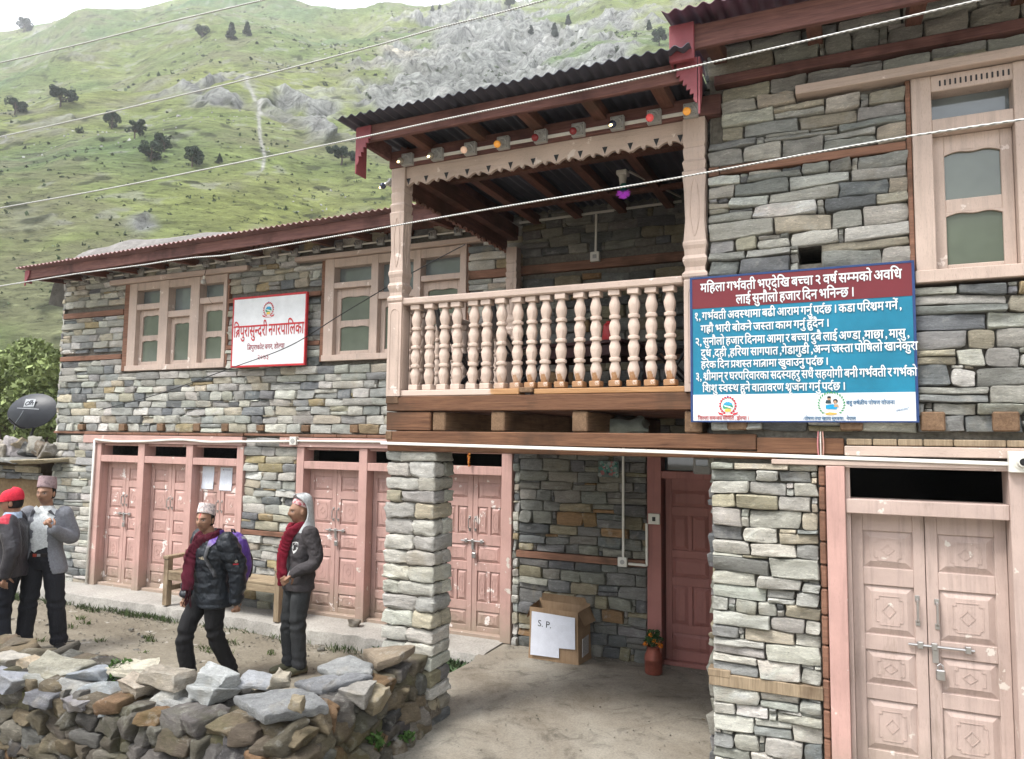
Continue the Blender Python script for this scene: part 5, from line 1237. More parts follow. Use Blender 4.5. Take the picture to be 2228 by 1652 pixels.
lettering('lettering', s2, 'बहु क्षेत्रीय पोषण योजना', (.005, ny, 2.318), R_, U_, N_, .255, .026, M['blueink'], .008)
lettering('lettering', s2, '-पोषण तथा खाद्य सुरक्षा., नेपाल', (-.235, ny, 2.226), R_, U_, N_, .29, .024, M['blueink'], .008)
lettering('signature', s2, 'ममताआर्ट', (.262, ny, 2.272), R_, U_, N_, .065, .016, M['blueink'], .0, .3, slope=.22)
emblem(s2, (-.672, ny, 2.318), .052, R_, U_, N_)
e = MB(); c = np.array((-.075, ny, 2.322)); A = (R_, U_, N_)
for sg in (-1, 1):
    for k in range(11):
        a = rad(-55)+rad(135)*k/10; p = c+np.array([sg*.062*math.cos(a), 0, .062*math.sin(a)]); q = np.array([sg*math.cos(a+.9), 0, math.sin(a+.9)]); 
        e.add([p+np.array([0, -.0015, 0]), p+q*.016+np.array([0, -.0015, 0])+np.array([q[2]*.004, 0, -q[0]*.004]), p+q*.021+np.array([0, -.0015, 0]), p+q*.014-np.array([q[2]*.005, .0015, -q[0]*.005])], [(0, 1, 2, 3)], (.05, .28, .10))
disc(e, c+np.array([-.012, 0, .034]), .011, *A, .0016, (.42, .26, .16), 12); disc(e, c+np.array([-.012, 0, .041]), .011, *A, .0018, (.02, .02, .02), 12, .6)
poly(e, [(-.6, .5), (.25, .5), (.4, -.2), (-.75, -.2)], c+np.array([-.012, 0, .010]), .028, *A, .0016, (.04, .06, .07))
poly(e, [(-1.1, .0), (.3, .2), (1.2, -.3), (1.0, -.9), (-1.1, -.8)], c+np.array([0, 0, -.006]), .028, *A, .0018, (.02, .30, .55))
disc(e, c+np.array([.022, 0, .018]), .013, *A, .002, (.02, .02, .02), 12); disc(e, c+np.array([.020, 0, .012]), .009, *A, .0022, (.45, .28, .18), 12)
poly(e, [(-.5, .3), (.5, .3), (.7, -.5), (-.6, -.5)], c+np.array([.026, 0, -.008]), .020, *A, .0022, (.45, .30, .18))
poly(e, [(-1.4, 0), (-.4, .25), (.9, .1), (1.3, -.15), (.3, -.35), (-1.2, -.35)], c+np.array([0, 0, -.055]), .026, *A, .0016, (.62, .40, .10))
e.build('emblem', M['vcol'], s2)
COL.objects.unlink(_to); bpy.data.objects.remove(_to)
# --- paper notices on the third door of the left group, faint printed lines
t = NT('printed_paper'); c = t.coord(); sx = t.n('ShaderNodeSeparateXYZ'); t.l(c, sx.inputs[0])
wv = t.n('ShaderNodeMath', operation='SINE'); mu = t.n('ShaderNodeMath', operation='MULTIPLY'); t.l(sx.outputs[2], mu.inputs[0]); mu.inputs[1].default_value = 420; t.l(mu.outputs[0], wv.inputs[0])
ln = t.ramp(wv.outputs[0], [(.55, 0), (.75, 1)]); wd = t.ramp(t.noise(t.coord((1, 1, .2)), 90, 2), [(.42, 0), (.5, 1)]); f_ = t.mix(ln, wd, 1.0, 'MULTIPLY')
t.set(t.mix((.72, .75, .82), (.42, .46, .56), t.mix((0, 0, 0), f_, .7)), .6); M['paper'] = t.m
for k, (xa, xb, za, zb, lab) in enumerate([(-7.705, -7.50, 1.385, 1.678, 'left sheet of paper pinned to the third salmon door'), (-7.392, -7.182, 1.378, 1.672, 'right sheet of paper with a small crest, pinned to the third salmon door')]):
    m = MB(); V = []; n = 8
    for i in range(n+1):
        for j in range(n+1): V.append((xa+(xb-xa)*i/n-.008*(1-j/n), .098-.004*math.sin(i*1.1+k)*math.sin(j*.8)-.004*(j < 2), za+(zb-za)*j/n))
    m.add(V, [(i*(n+1)+j, (i+1)*(n+1)+j, (i+1)*(n+1)+j+1, i*(n+1)+j+1) for i in range(n) for j in range(n)])
    o = m.build('paper_notice', M['paper'], smooth=True); tag(o, lab, 'notice')
    if k == 1:
        e = MB(); disc(e, ((xa+xb)/2-.05, .092, zb-.03), .008, R_, U_, N_, .0, (.3, .1, .12)); e.box(xa+.06, xb-.03, .0925, .0935, zb-.033, zb-.027, 0, (.25, .28, .4)); e.build('letterhead', M['vcol'], o)
# ------------------------------------------------------------ cables
def cat_pts(P, n=60, wob=0.0, seed=0):
    P = np.array(P, float); t_ = np.r_[0, np.cumsum(np.linalg.norm(np.diff(P, axis=0), axis=1))]; q = np.linspace(0, t_[-1], n)
    out = []
    for k in range(3):   # smooth (Catmull-Rom) through the measured points
        d = np.gradient(P[:, k], t_); i = np.clip(np.searchsorted(t_, q)-1, 0, len(t_)-2); h = t_[i+1]-t_[i]; s = (q-t_[i])/h
        out.append((2*s**3-3*s**2+1)*P[i, k]+(s**3-2*s**2+s)*h*d[i]+(-2*s**3+3*s**2)*P[i+1, k]+(s**3-s**2)*h*d[i+1])
    o = np.stack(out, 1)
    if wob: o = o+wob*np.stack([vnoise(np.stack([q*3+seed, q*0+k, q*0], -1), k) for k in range(3)], 1)
    return o
t = NT('twisted_aluminium_cable'); c = t.coord((1, 1, 1)); wv = t.n('ShaderNodeTexWave', bands_direction='DIAGONAL'); wv.inputs['Scale'].default_value = 36; t.l(c, wv.inputs[0])
t.set(t.ramp(wv.outputs['Fac'], [(.2, (.26, .26, .25)), (.7, (.56, .56, .54))]), .4, t.bump(wv.outputs['Fac'], .5, .003), .35); M['cable'] = t.m
def cable(px, label, r, mat='cable', d0=5.6, d1=2.9, name='overhead_cable', grp='overhead cables across the yard', ext=True):
    P = [atD(x, y, d0+(d1-d0)*(x/2228)) for x, y in px]
    if ext:
        a = P[0]+(P[0]-P[1])/np.linalg.norm(P[0]-P[1])*9; b = P[-1]+(P[-1]-P[-2])/np.linalg.norm(P[-1]-P[-2])*4; P = [a]+P+[b]
    m = MB(); m.tube(cat_pts(P, 90), r, 6); o = m.build(name, M[mat], smooth=True); return tag(o, label, 'cable', grp)
cable([(0, 137), (180, 95), (360, 50), (540, 8)], 'uppermost thin grey cable crossing the sky corner above the ridge', .0048)
cable([(0, 298), (180, 258), (350, 218), (520, 177), (743, 119), (860, 88), (950, 62), (985, 53), (1040, 40), (1110, 22), (1180, 2)], 'kinked grey cable crossing the hillside above the lone spreading tree', .0045)
cable([(0, 453), (250, 408), (500, 358), (743, 308.5), (990, 255), (1240, 203), (1486, 150), (1800, 78), (2119, 3)], 'grey cable running in front of the porch roof and its bulbs', .0048)
cable([(0, 623), (180, 594), (330, 574), (407, 562), (480, 557), (547, 546), (743, 512), (990, 468), (1240, 426), (1486, 385), (1730, 340), (1976, 297), (2229, 260)], 'lowest grey cable, crossing the left eave and the balcony posts', .0048)
P = [onY(1012, 532, -.55), onY(900, 592, -.4), onY(743, 684, -.3), onY(640, 748, -.22), onY(500, 802, -.16), onY(330, 862, -.08), onY(215, 893, -.06)]
m = MB(); m.tube(cat_pts(P, 60), .006, 5); tag(m.build('loose_wire', M['dark'], smooth=True), 'thin black wire slanting down the left wing across the white sign', 'wire')
# ------------------------------------------------------------ light fittings
def emis(name, col, s):
    t = NT(name); t.b.inputs['Base Color'].default_value = (*[min(1, x) for x in col], 1); t.b.inputs['Emission Color'].default_value = (*col, 1); t.b.inputs['Emission Strength'].default_value = s; t.b.inputs['Roughness'].default_value = .15; return t.m
BULB = {'clear': plain('clear_bulb_glass', (.30, .27, .22), .05, var=.05, bump=0), 'fil': emis('glowing_filament', (1, .72, .3), 2), 'peach': emis('frosted_peach_bulb', (.75, .50, .36), .08), 'orange': emis('lit_orange_bulb', (.80, .34, .06), .08), 'darkred': plain('unlit_dark_red_bulb', (.26, .035, .04), .15, var=.05, bump=0), 'blue': plain('dark_blue_bulb', (.05, .06, .10), .06, var=.05, bump=0), 'red': emis('lit_red_bulb', (.70, .10, .10), .08), 'white': plain('unlit_white_bulb', (.55, .54, .52), .2, var=.04, bump=0)}
def fitting(x, y, z, s, bulb, label, grp, sock=None, filament=False, ang=(-.22, -.80, -.50)):
    r = thing('light_fitting', label, 'light fitting', (x, y, z), 0, grp); d = np.array(ang); d /= np.linalg.norm(d); o = np.array([x, y, z])
    m = MB(); m.box(x-s/2, x+s/2, y-.028, y+.012, z-s/2, z+s/2, .003)
    for sx in (-1, 1):
        for sz in (-1, 1): m.ball((x+sx*s*.38, y-.028, z+sz*s*.38), .0032, 5, mi=1)
    m.build('backplate', [M['grey_plastic'], M['dark']], r)
    b0 = o+np.array([.008, -.026, .004]); m = MB(); m.tube([b0, b0+d*.012, b0+d*.013, b0+d*.048], [s*.34, s*.34, s*.25, s*.24], 14); m.build('lamp_holder', M['grey_plastic'], r, auto=40)
    e = b0+d*.048
    if bulb:
        m = MB(); m.tube([e-d*.004, e+d*.012], [.0135, .014], 10); m.build('bulb_cap', M['metal'], r)
        c = e+d*.036; m = MB(); m.tube([e+d*.010, e+d*.016, e+d*.024, e+d*.034, e+d*.046, e+d*.055, e+d*.0595], [.013, .018, .0245, .027, .0235, .014, .003], 14); m.build('bulb', BULB[bulb], r, smooth=True)
        if filament:
            m = MB(); f = e+d*.060; m.ball(f, .011, 8, sc=(1.1, .5, .8)); m.build('filament', BULB['fil'], r)
    else:
        m = MB(); m.tube([e, e+d*.0012], .0185, 12); m.build('empty_socket', M['dark'], r)  # black disc painted in for the dark hole of the holder
    return r
FG = 'bulb fittings along the porch beam'
kinds = [('clear', True, 'clear lit bulb at the left end of the porch beam, next to the post top'), ('clear', True, 'second clear lit bulb from the left on the porch beam'), ('peach', False, 'frosted peach bulb on the porch beam'), ('orange', False, 'glowing orange bulb on the left half of the porch beam'), ('darkred', False, 'first dark red bulb, just right of the orange one'), ('darkred', False, 'second dark red bulb, left of the dark blue bulb'), ('blue', True, 'dark blue bulb with a glowing filament on the porch beam'), ('red', False, 'bright red bulb on the porch beam'), ('orange', False, 'glowing orange bulb at the right post behind the toothed board')]
FX = [-3.100, -2.828, -2.540, -2.264, -1.964, -1.676, -1.391, -1.134, -.889]
for x, (b, f, lab) in zip(FX, kinds): fitting(x, YB-.047, 4.278, .095, b, lab+', square grey base' if len(lab.split()) < 13 else lab, FG, filament=f)
fitting(-3.30, YB+.035, 4.15, .06, 'blue', 'dark blue bulb sticking out sideways from the left balcony post', FG, filament=True, ang=(-.9, -.15, -.42))
m = MB(); m.box(FX[0]+.02, FX[-1]-.02, YB-.046, YB-.034, 4.262, 4.286, .002)
tag(m.build('cable_trunking', M['white']), 'white cable trunking linking the bulb fittings on the porch beam', 'conduit')
EX = [-10.424, -10.089, -9.760, -9.488, -9.141, -8.859, -8.431, -8.039, -7.639, -7.330, -6.907, -6.475, -6.152, -5.815, -5.475, -5.195, -4.880, -4.52, -4.179, -3.855]
for i, x in enumerate(EX):
    z = 4.325+.007*(x+10.4)
    bulb = 'white' if i in (9,) else None
    fitting(x, -.045, z, .092, bulb, 'square grey lamp base with a white bulb under the left eave, above the first window' if bulb else 'empty square grey lamp base under the eave of the left wing', 'lamp bases under the left eave', ang=(-.35, -.8, -.3) if not bulb else (-.8, -.5, -.1))
m = MB()
for a, b in zip(EX[:-1], EX[1:]): m.tube([(a+.048, -.045, 4.325+.007*(a+10.4)-.002), (b-.048, -.045, 4.325+.007*(b+10.4)-.002)], .012, 6)
m.tube([(EX[-1]+.048, -.045, 4.368), (-3.66, -.045, 4.372)], .012, 6)
tag(m.build('cable_trunking', M['white']), 'pale conduit linking the empty lamp bases under the left eave', 'conduit')
r = thing('hanging_bulb', 'white bulb dangling on a thin wire in front of the first upper window', 'light bulb', (-7.62, -.11, 4.10))
m = MB(); m.ball((-7.62, -.11, 4.09), .034, 12); m.build('bulb', BULB['white'], r, smooth=True); m = MB(); m.tube([(-7.62, -.11, 4.11), (-7.61, -.11, 4.17)], .014, 8); m.build('lamp_holder', M['white'], r)
m = MB(); m.tube(cat_pts([(-7.61, -.11, 4.16), (-7.58, -.1, 4.30)], 6), .004, 5); m.tube(cat_pts([(-7.60, -.10, 4.14), (-7.57, -.07, 3.95), (-7.55, -.06, 3.85), (-7.50, -.05, 3.80)], 20), .0022, 4); m.build('wire', M['dark'], r)
# conduits on the ground floor
m = MB(); m.tube(cat_pts([(-9.62, -.06, 2.005), (-9.3, -.06, 1.985), (-8.7, -.06, 1.99), (-7.87, -.06, 2.02), (-7.5, -.06, 2.0), (-6.9, -.06, 2.01), (-6.10, -.06, 2.025)], 60), .016, 6); m.tube([(-6.10, -.06, 2.03), (-3.34, -.06, 2.04)], .014, 6); m.tube([(-9.645, -.05, 2.0), (-9.655, -.05, 0.01)], .017, 6)
tag(m.build('wall_conduit', M['white'], smooth=True), 'white conduit sagging over the salmon doors of the left wing', 'conduit')
r = thing('junction_box', 'small white square junction box over the second group of salmon doors', 'junction box', (-6.06, -.07, 2.03)); m = MB(); m.box(-6.11, -6.01, -.085, -.03, 1.98, 2.08, .004); m.build('box', M['white'], r); m = MB(); m.lathe([(0, -.09), (.03, -.09), (.032, -.08), (0, -.08)], (-6.06, 0, 2.03), 14, 1); m.build('cover', M['grey_plastic'], r)
m = MB(); m.beam((-3.30, YB-.032, 2.046), (-1.2, YB-.032, 2.022), .018, .022, b=.003); m.beam((-1.2, YB-.032, 2.022), (.80, YB-.05, 1.990), .018, .022, b=.003)
tag(m.build('cable_trunking', M['white']), 'long white trunking along the bottom of the balcony beams', 'conduit')
r = thing('light_fitting', 'square white lamp holder at the right edge on the pale door frame', 'light fitting', (.845, YB-.06, 2.0)); m = MB(); m.box(.795, .91, YB-.095, YB-.05, 1.945, 2.06, .004); m.build('backplate', M['white'], r); m = MB(); m.lathe([(0, YB-.13), (.026, YB-.13), (.03, YB-.10), (.042, YB-.10), (.042, YB-.09), (0, YB-.09)], (.856, 0, 2.003), 16, 1); m.build('lamp_holder', M['white'], r, auto=40); m = MB(); m.lathe([(0, YB-.133), (.02, YB-.133), (.02, YB-.129), (0, YB-.129)], (.856, 0, 2.003), 12, 1); m.build('empty_socket', M['dark'], r)  # its socket hole is a black disc standing in for shade
m = MB()
for k, x in enumerate((-.152, -.140, -.128)): m.tube(cat_pts([(x, YB-.03, 2.0), (x+.004*k-.004, YB-.035, 2.08), (x, YB-.03, 2.16)], 12), .0045, 5, col=[(.5, .2, .2), (.6, .55, .5), (.45, .25, .2)][k])
tag(m.build('loose_wires', M['vcol']), 'short bundle of coloured wires dangling below the blue board', 'wire')
# inside the porch
def conduit(name, label, segs, w_=.022):
    m = MB()
    for p, q in segs: m.beam(p, q, w_, w_, (0, 1, 0) if abs(p[2]-q[2]) > .01 else (0, 0, 1), .002)
    tag(m.build(name, M['white']), label, 'conduit')
conduit('wall_conduit', 'white conduit down the porch wall to the socket and switch by the dark door', [((-1.98, -.045, 2.05), (-1.98, -.045, .95)), ((-1.93, -.045, .905), (-1.75, -.045, .905)), ((-1.75, -.045, .90), (-1.75, -.045, 1.30))])
r = thing('wall_socket', 'small cream socket box low on the porch wall beside the wooden band', 'socket', (-1.985, -.05, .92)); m = MB(); m.box(-2.03, -1.94, -.07, -.03, .875, .965, .004); m.build('box', M['white'], r); m = MB(); m.lathe([(0, -.074), (.022, -.074), (.022, -.069), (0, -.069)], (-1.985, 0, .92), 12, 1); m.build('outlet', M['grey_plastic'], r)
r = thing('light_switch', 'white switch plate on the frame of the dark red door', 'switch', (-1.68, -.05, 1.345)); m = MB(); m.box(-1.735, -1.625, -.052, -.03, 1.295, 1.395, .003); m.build('plate', M['white'], r); m = MB(); m.box(-1.695, -1.665, -.058, -.052, 1.325, 1.365, .001); m.build('rocker', M['dark'], r)
conduit('wall_conduit', 'grey conduit across the upper wall behind the balcony', [((-3.12, -.04, 4.385), (-1.40, -.04, 4.405)), ((-2.262, -.04, 4.38), (-2.268, -.04, 3.98))])
r = thing('wall_socket', 'cream socket box on the upper wall behind the balcony', 'socket', (-2.27, -.05, 3.935)); m = MB(); m.box(-2.318, -2.222, -.075, -.03, 3.885, 3.985, .004); m.build('box', M['white'], r); m = MB(); m.box(-2.29, -2.25, -.078, -.074, 3.915, 3.955, .001); m.build('outlet', M['grey_plastic'], r)
r = thing('electric_meter', 'translucent grey meter box hanging above the dark red door', 'meter', (-1.2, -.1, 1.86)); m = MB(); m.box(-1.29, -1.13, -.15, -.04, 1.785, 1.94, .012); m.build('case', M['grey_plastic'], r); m = MB(); m.box(-1.265, -1.155, -.153, -.149, 1.86, 1.92, .002); m.build('window', M['glass_dark'], r); m = MB(); m.ball((-1.265, -.152, 1.80), .008, 6); m.build('screw', M['metal'], r)
e = MB(); e.box(-2.23, -2.02, -.062, -.056, 1.725, 1.885, .001, (.10, .13, .12)); rr = random.Random(3)
for k in range(60):
    x, z = rr.uniform(-2.215, -2.035), rr.uniform(1.74, 1.87); col = rr.choice([(.25, .28, .26), (.06, .20, .16), (.30, .12, .12), (.03, .05, .06), (.14, .25, .22)]); disc(e, (x, -.0625-.00005*k, z), rr.uniform(.008, .022), R_, U_, N_, 0, col, 8)
tag(e.build('poster', M['vcol']), 'dark patterned poster pasted high on the porch wall', 'poster')
r = thing('fibre_lamp', 'magenta fibre-optic lamp hanging from the porch ceiling', 'lamp', (-1.65, -1.2, 4.13)); m = MB(); m.box(-1.70, -1.61, -1.25, -1.15, 4.30, 4.34, .006); m.tube([(-1.655, -1.2, 4.30), (-1.655, -1.2, 4.22)], [.035, .026], 12); m.build('lamp_holder', M['white'], r); m = MB(); m.tube([(-1.65, -1.2, 4.23), (-1.65, -1.2, 4.17)], [.028, .030], 12); m.build('cap', plain('teal_plastic', (.02, .16, .13), .4), r)
m = MB(); rr = random.Random(8)
for k in range(130):
    a = rr.uniform(0, TWO); el = rr.uniform(-1.5, .35); R = rr.uniform(.045, .065); q = np.array([math.cos(a)*math.cos(el), math.sin(a)*math.cos(el), math.sin(el)*.75])*R; c0 = np.array([-1.65, -1.2, 4.15])
    m.beam(c0+q*.3, c0+q, .003, .003, (.1, .2, .97), 0)
m.build('fibres', emis('glowing_magenta_fibres', (.42, .07, .50), .08), r)
m = MB(); m.beam((-1.60, -1.2, 4.33), (-1.40, -.1, 4.43), .016, .016, b=.002); tag(m.build('wall_conduit', M['white']), 'thin conduit from the fibre lamp to the upper wall', 'conduit')
# marigold garland on the transom of the third right-hand door
r = MB(); rr = random.Random(4)
for k in range(26): r.ball((-3.672+rr.uniform(-.012, .012), -.05+rr.uniform(-.012, .0), 1.945-k*.0062), rr.uniform(.007, .012), 6, rr.choice([(.50, .16, .03), (.35, .08, .02), (.55, .24, .04), (.22, .06, .02)]))
tag(r.build('flower_garland', M['vcol']), 'short dried orange garland hanging at the transom right of the pillar', 'garland')
# ------------------------------------------------------------ bench
B = thing('wooden_bench', 'plain weathered wooden bench with armrests on the concrete plinth', 'bench', (-6.77, -.28, 0)); bm_ = M['beamz']
bx0, bx1, by0, by1 = -7.645, -5.885, -.44, -.10
def bp(name, *boxes): 
    m = MB()
    for q in boxes: m.box(*q, b=.005)
    return m.build(name, M['benchx'] if name in ('seat', 'apron', 'stretcher') else bm_, B)
M['benchx'] = wood_mat('weathered_bench_timber', (.22, .165, .105), (.38, .30, .20), 0)
for x in (bx0, bx1):
    bp('leg', (x-.038, x+.038, by0-.02, by0+.055, 0, .56)); bp('leg', (x-.038, x+.038, by1-.05, by1+.02, 0, .64)); bp('armrest', (x-.045, x+.045, by0-.03, by1-.05, .56, .60)); bp('side_rail', (x-.022, x+.022, by0+.055, by1-.05, .17, .23)); bp('side_rail', (x-.022, x+.022, by0+.055, by1-.05, .32, .40))
m = MB()
for k in range(3): m.box(bx0+.04, bx1-.04, by0-.015+k*.112, by0+.093+k*.112, .395, .425, .005)
m.build('seat', M['benchx'], B); bp('apron', (bx0+.035, bx1-.035, by0-.012, by0+.02, .31, .394)); bp('stretcher', (bx0+.03, bx1-.03, by1-.04, by1-.01, .33, .395))
# ------------------------------------------------------------ cardboard box with a paper label
t = NT('cardboard'); c = t.coord(); n = t.noise(t.coord((60, 60, 1)), 1.0, 2); b_ = t.noise(c, 7, 4)
t.set(t.mix(t.ramp(b_, [(.3, (.26, .165, .09)), (.7, (.36, .24, .145))]), t.ramp(n, [(.3, .9), (.7, 1.06)]), 1.0, 'MULTIPLY'), .85, t.bump(n, .2, .003)); M['card'] = t.m
X = thing('cardboard_box', 'open brown cardboard box with a large white paper label standing against the porch wall', 'box', (-2.58, -.19, 0))
x0, x1, y0, y1, zt = -2.835, -2.325, -.345, -.075, .475
def wal(pts, th=.006): 
    m = MB(); P = [np.array(p, float) for p in pts]; n = 10; V = []
    for i in range(n+1):
        for j in range(n+1):
            u, v = i/n, j/n; p = (P[0]*(1-u)+P[1]*u)*(1-v)+(P[3]*(1-u)+P[2]*u)*v; V.append(p+np.array([.006*vnoise(p[None]*5, 1)[0], .009*vnoise(p[None]*4, 2)[0], .004*vnoise(p[None]*6, 3)[0]*v]))
    m.add(V, [(i*(n+1)+j, (i+1)*(n+1)+j, (i+1)*(n+1)+j+1, i*(n+1)+j+1) for i in range(n) for j in range(n)]); return m
wm = MB()
for q in ([(x0, y0, -.02), (x1, y0, -.02), (x1-.012, y0+.006, zt-.015), (x0+.008, y0, zt)], [(x0, y1, -.02), (x0, y0, -.02), (x0+.008, y0, zt), (x0, y1, zt+.01)], [(x1, y0, -.02), (x1+.035, y1, -.02), (x1+.02, y1, zt), (x1-.012, y0+.006, zt-.015)], [(x0, y1, -.02), (x1+.035, y1, -.02), (x1+.02, y1, zt+.02), (x0, y1, zt+.03)]):
    w_ = wal(q); wm.add(w_.v[0], w_.f)
wm.build('carton', M['card'], X)
for q in ([(x0+.02, y1, zt+.005), (x1, y1, zt-.005), (x1-.03, y1-.02, zt+.075), (x0+.04, y1-.03, zt+.085)], [(x1-.01, y0+.01, zt-.02), (x1+.02, y1, zt-.01), (x1+.085, y1-.01, zt-.13), (x1+.05, y0+.03, zt-.14)], [(x0+.005, y1, zt), (x0+.01, y0, zt-.01), (x0-.035, y0+.02, zt-.12), (x0-.03, y1-.02, zt-.11)]): wal(q).build('flap', M['card'], X)
m = MB(); yl = y0-.014; L = [(-2.80, .432), (-2.36, .415), (-2.357, .125), (-2.518, .118), (-2.517, .026), (-2.812, .022)]
m.prism([(a, b) for a, b in L], (0, yl, 0), (1, 0, 0), (0, 0, 1), (0, 1, 0), .004); pl = m.build('paper_label', plain('white_label_paper', (.70, .72, .80), .6, var=.06, scale=12, bump=.3), X)
tc = bpy.data.curves.new('label_letters', 'FONT'); tc.body = 'S. P.'; tc.size = .085; to = bpy.data.objects.new('label_letters', tc); COL.objects.link(to); bpy.context.view_layer.update(); tm = bpy.data.meshes.new_from_object(to.evaluated_get(bpy.context.evaluated_depsgraph_get())); bpy.data.objects.remove(to)
lo = bpy.data.objects.new('lettering', tm); COL.objects.link(lo); lo.parent = X; tm.materials.clear(); tm.materials.append(M['black_ink']); lo.location = Vector((-2.738, yl-.0015, .30))-Vector(X.location); lo.rotation_euler = (rad(90), rad(3), 0)
m = MB(); m.box(-2.30, -2.296, -.32, -.14, .05, .22, .001); m.build('side_label', plain('grey_print', (.45, .43, .42), .7, var=.4, scale=60), X)
# ------------------------------------------------------------ vase of marigolds
Vz = thing('flower_vase', 'copper-red metal vase with orange marigolds beside the dark red door', 'vase', (-1.637, -.26, -.01))
m = MB(); m.lathe([(0, -.014), (.074, -.014), (.080, 0), (.080, .10), (.083, .105), (.083, .118), (.080, .125), (.078, .15), (.060, .185), (.056, .21), (.062, .225), (.057, .225), (.05, .20), (0, .19)], (-1.637, -.26, 0), 24); m.build('pot', plain('copper_red_metal', (.26, .075, .05), .5, .35, var=.25, scale=12), Vz, auto=40)
rr = np.random.default_rng(3); m = MB(); crown_mesh(m, [(-1.637+a, -.26+b, .27+c, .05) for a, b, c in ((0, 0, .02), (-.035, 0, 0), (.04, .01, .01), (0, -.03, .0), (.01, 0, .06), (-.02, .02, .055))], 420, .018, (.035, .075, .022), rr); m.build('leaves', M['leaf'], Vz)
for (a, b, c) in ((-.068, -.03, .245), (.015, -.05, .285), (.045, -.03, .265), (.072, -.02, .24), (-.02, -.02, .325)):
    m = MB(); p = np.array([-1.637+a, -.26+b, c])
    for k in range(40):
        d = rr.normal(size=3); d /= np.linalg.norm(d); u = np.cross(d, rr.normal(size=3)); u /= np.linalg.norm(u); v = np.cross(d, u); q = p+d*.017; m.add([q-u*.008, q+v*.006+d*.006, q+u*.008, q-v*.006], [(0, 1, 2, 3)], np.array((.75, .22, .01))*rr.uniform(.7, 1.2))
    m.build('marigold', M['leaf'], Vz)
# stones on the plinth
lump('stone', (-5.0, -.19, .035), (.055, .045, .04), (.33, .29, .24), (.1, .2, .3), 'small brown stone on the plinth by the second group of doors', grp=None)
lump('stone', (-5.80, -.30, .045), (.075, .05, .055), (.46, .42, .36), (.1, .3, .3), 'pale pointed stone on the plinth next to the bench leg', grp=None)
# plastic bag between the balcony joists
m = MB(); rock(m, (-1.52, -1.55, 2.20), (.16, .12, .06), np.array((.22, .25, .23)), .8, .5, freq=6, fine=.2); tag(m.build('plastic_bag', plain('grey_green_plastic', (.22, .25, .23), .35), smooth=True), 'crumpled grey-green plastic bag stuffed between the balcony joists', 'bag')
# ------------------------------------------------------------ balcony furniture
def folding_chair(label, loc, rz):
    r = thing('folding_chair', label, 'chair', loc, rz, 'black folding chairs on the balcony'); s = .20
    m = MB()
    for k in range(9):
        a = -1+2*k/8; m.box(-s+.02, s-.02, -.17+.34*(k/9), -.17+.34*((k+1)/9)-.001, .43-.012*(1-a*a), .455-.012*(1-a*a), .002)
    m.build('seat', M['dark'], r, world=False)
    m = MB(); n = 10
    V = [(s*(2*i/n-1), .20+.035*(1-(2*i/n-1)**2)+.05*j, .66+.19*j+.02*(1-(2*i/n-1)**4)*j) for j in (0, 1) for i in range(n+1)]; V += [(x, y+.015, z) for x, y, z in V]; q = n+1
    F = [(i, i+1, q+i+1, q+i) for i in range(n)]+[(2*q+i, 3*q+i, 3*q+i+1, 2*q+i+1) for i in range(n)]+[(i, 2*q+i, 2*q+i+1, i+1) for i in range(n)]+[(q+i, q+i+1, 3*q+i+1, 3*q+i) for i in range(n)]
    m.add(V, F); m.build('backrest', M['dark'], r, world=False)
    for sx in (-1, 1):
        m = MB(); m.tube([(sx*s, -.22, .0), (sx*s, .0, .36), (sx*s, .22, .72), (sx*s, .26, .86)], .011, 8); m.build('leg', M['dark'], r, world=False)
        m = MB(); m.tube([(sx*(s-.03), .24, .0), (sx*(s-.03), -.17, .43)], .011, 8); m.build('leg', M['dark'], r, world=False)
    m = MB(); m.tube([(-s, -.13, .15), (s, -.13, .15)], .009, 6); m.build('stretcher', M['dark'], r, world=False); return r
FZ = 2.332
folding_chair('black folding chair nearest the left balcony post, seen through the first balusters', (-2.86, -1.66, FZ), rad(118))
folding_chair('black folding chair in the middle, beside the dark table', (-2.47, -1.40, FZ), rad(120))
folding_chair('black folding chair at the right end of the balcony', (-1.10, -1.62, FZ), rad(-75))
T = thing('balcony_table', 'dark brown wooden table with turned legs behind the balusters', 'table', (-2.05, -.85, FZ), rad(-14))
m = MB(); m.box(-.52, .50, -.32, .32, .555, .585, .006); m.build('tabletop', M['darkwood'] if 'darkwood' in M else plain('dark_table_wood', (.055, .022, .022), .35, var=.3, scale=4), T, world=False)
dw = bpy.data.materials['dark_table_wood']; m = MB()
for q in ((-.47, .45, -.285, -.26), (-.47, .45, .26, .285)): m.box(q[0], q[1], q[2], q[3], .46, .553, .004)
for q in ((-.475, -.45), (.43, .455)): m.box(q[0], q[1], -.258, .258, .46, .553, .004)
m.build('apron', dw, T, world=False)
for sx in (-.44, .42):
    for sy in (-.255, .255):
        m = MB(); m.lathe([(0, 0), (.022, 0), (.03, .03), (.018, .06), (.03, .14), (.033, .2), (.02, .27), (.034, .30), (.034, .32), (.022, .35), (.03, .38), (.034, .46), (0, .46)], (sx, sy, 0), 12); m.build('leg', dw, T, world=False, auto=40)
K = thing('water_jug', 'bright red plastic jug standing on the dark balcony table', 'jug', (-1.86, -.92, FZ+.585)); m = MB(); m.lathe([(0, 0), (.058, 0), (.06, .01), (.058, .09), (.05, .15), (.047, .17), (.036, .185), (0, .187)], (-1.86, -.92, FZ+.585), 20); m.build('body', plain('red_plastic', (.52, .02, .025), .35, var=.05), K, auto=50); m = MB(); m.lathe([(.02, .186), (.024, .187), (.024, .205), (0, .207)], (-1.86, -.92, FZ+.585), 14); m.ball((-1.87, -.965, FZ+.585+.165), .010, 8); m.build('cap', bpy.data.materials['red_plastic'], K)
